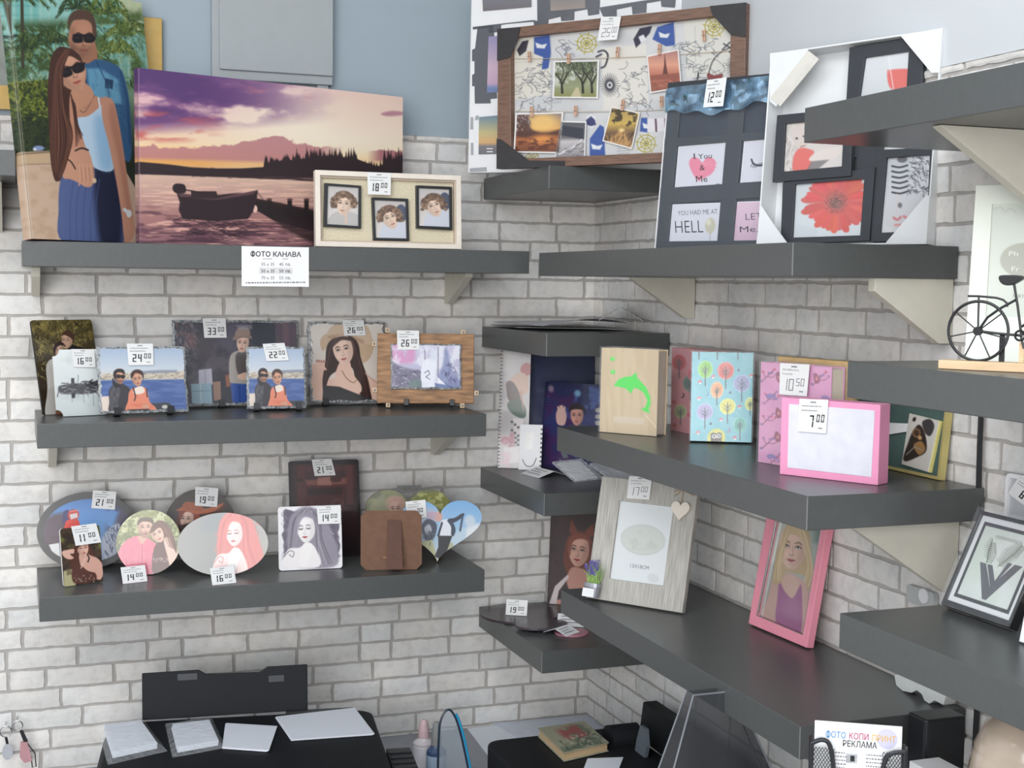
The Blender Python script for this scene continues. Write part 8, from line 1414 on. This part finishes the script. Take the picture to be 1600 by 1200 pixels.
P1 = [(-e, b0, .012), (-e, zt_-.01, .012), (.01, zt_-.004, .012), (.18*Wl, zt_-.012, .012), (.235*Wl, zt_-.05, .012), (.24*Wl, zt_-.09, .012), (.3*Wl, .02, .012), (.7*Wl, .02, .012), (.76*Wl, zt_-.10, .012), (.77*Wl, zt_-.06, .012), (.83*Wl, zt_-.02, .012), (Wl+e, zt_-.012, .012), (Wl+e, b0, .012)]
mb = MB(); mb.tube([(*p, .012) for p in spline([p[:2] for p in P1[1:-1]], 5, False)], .0032, M_WIRE, 8); mb.tube([P1[0], P1[1]], .0032, M_WIRE, 8); mb.tube([P1[-1], P1[-2]], .0032, M_WIRE, 8); mb.tube([(-e, b0, -.02), (-e, zt_-.01, -.02), (-e, zt_-.01, .012)], .0025, M_WIRE, 8); mb.tube([(Wl+e, b0, -.02), (Wl+e, zt_-.012, -.02), (Wl+e, zt_-.012, .012)], .0025, M_WIRE, 8); mb.tube([(-e, b0, .012), (Wl+e, b0, .012), (Wl+e, b0, -.02), (-e, b0, -.02)], .0025, M_WIRE, 8, closed=True); mb.build('rack_frame', rk)
mb = MB(); mb.box((-e, -.006, -.02), (Wl+e, -.0008, .012), M_WIRE); mb.build('rack_shelf', rk)
for nm, xa, xb in (('left_mesh', -e, .235*Wl), ('right_mesh', .775*Wl, Wl+e)):
    mb = MB(); s = .0042; y0, y1 = b0+.3*0+.1, zt_-.014; y0 = -.02
    for sg in (1, -1):
        k = -int((y1-y0)/s)-2
        while k*s < (xb-xa)+(y1-y0):
            # line x = xa + k*s + sg*(y-y0)*.62
            pts = [];
            for t in (0, 1): pass
            f = lambda y: xa+k*s+sg*(y-y0)*.62+(0 if sg > 0 else .0)
            ya_, yb_ = y0, y1; inv = lambda x: y0+(x-xa-k*s)/(sg*.62)
            lo, hi = sorted((inv(xa), inv(xb))); ya_ = max(ya_, lo); yb_ = min(yb_, hi)
            if yb_-ya_ > .001: mb.tube([(f(ya_), ya_, .0125), (f(yb_), yb_, .0125)], .00055, M_WIRE, 4)
            k += 1
    mb.build('wire_mesh', rk)
tag(rk, 'black wire mesh rack holding the leaflet at the bottom border', 'rack')
# small white things on the right wall
p0 = onX(1420, 912, -.012); p1 = onX(1462, 945, -.012); yA, yB = p0[1], p1[1]; mb = MB(); pts = rnd_rect(yB, p1[2]-.01, yA, p0[2], .006); mb.add([(-.0075, y, z) for y, z in pts]+[(-.016, y, z) for y, z in pts], [list(range(len(pts))), list(range(len(pts), 2*len(pts)))[::-1]]+[[i, (i+1) % len(pts), len(pts)+(i+1) % len(pts), len(pts)+i][::-1] for i in range(len(pts))], mat('pale_socket', (186, 188, 188), .4)); o = mb.build('wall_socket'); o2 = MB(); o2.tube([(-.0165, (yA+yB)/2-.012, (p0[2]+p1[2])/2), (-.019, (yA+yB)/2-.012, (p0[2]+p1[2])/2)], .012, M_WHITE, 20); o2.build('socket_ring', o); tag(o, 'pale wall socket plate above the near lower shelf', 'socket')
ys = [(1397, 1052), (1400, 1068), (1410, 1077), (1424, 1080), (1432, 1076), (1440, 1082), (1444, 1092), (1452, 1097), (1460, 1092), (1474, 1099), (1477, 1086), (1470, 1078), (1450, 1066), (1425, 1050)]
pts = [onX(*p, -.05) for p in ys]; pts = [(p[1], p[2]) for p in pts]; dz = ZR3+.0008-min(p[1] for p in pts); n = len(pts); mb = MB(); mb.add([(-.05, y, z+dz) for y, z in pts]+[(-.028, y, z+dz) for y, z in pts], [list(range(n)), list(range(n, 2*n))[::-1]]+[[i, n+i, n+(i+1) % n, (i+1) % n] for i in range(n)], mat('white_clip', (206, 208, 206), .4)); tag(mb.build('plastic_clip', bevel=.001), 'curly white plastic clip at the back end of the lower right shelf', 'clip')
# key rings hanging on the wall at the lower left
M_PEG = M_CHROME
def keyring(cx_, cy_, r, lab, fob):
    y = -.034; c = onY(cx_, cy_, y); k = 2.95/FOC; R = r*k; root = empty('keyring', loc=tuple(c)); mb = MB(); mb.tube([(R*math.cos(t), .0, R*math.sin(t)) for t in np.linspace(0, 2*math.pi, 33)[:-1]], .0016, M_CHROME, 8, closed=True); mb.tube([(0, .0, R), (0, .031, R+.001)], .0014, M_CHROME, 8); mb.build('split_ring', root); fob(root, R); return tag(root, lab, 'keyring', 'key rings hanging at the lower left')
def fobA(root, R):
    mb = MB(); mb.tube([(0, 0, -R), (.003, 0, -R-.016)], .003, M_BLACK, 8); mb.build('chain', root); mb = MB(); P_ = [(.003+.011*math.cos(t), -R-.034+.018*math.sin(t)) for t in np.linspace(0, 2*math.pi, 29)[:-1]]; mb.prism(P_, -.002, .002, mat('clear_fob', (176, 178, 184), .15)); o = mb.build('oval_fob', root); o.rotation_euler = (math.pi/2, 0, 0)
def fobB(root, R):
    mb = MB(); mb.prism([(.004, -R), (.012, -R), (.022, -R-.026), (.013, -R-.028)], -.0015, .0015, M_BLACK); o = mb.build('strap', root); o.rotation_euler = (math.pi/2, 0, 0)
    mb = MB(); mb.prism([(.006, -R-.026), (.02, -R-.027), (.03, -R-.07), (.014, -R-.074), (.004, -R-.06)], -.003, .003, mat('dusty_pink', (186, 140, 144), .4)); o = mb.build('pink_fob', root); o.rotation_euler = (math.pi/2, 0, 0)
    mb = MB(); mb.tube([(.02, 0, -R-.03), (.036, 0, -R-.055), (.038, 0, -R-.085), (.03, 0, -R-.086), (.028, 0, -R-.062)], .0013, M_BLACK, 6); mb.build('wire_clip', root)
keyring(9, 1143, 8.5, 'metal key ring with a clear oval fob at the lower left border', fobA); keyring(27, 1134, 8, 'metal key ring with a dark strap and dusty pink fob', fobB)
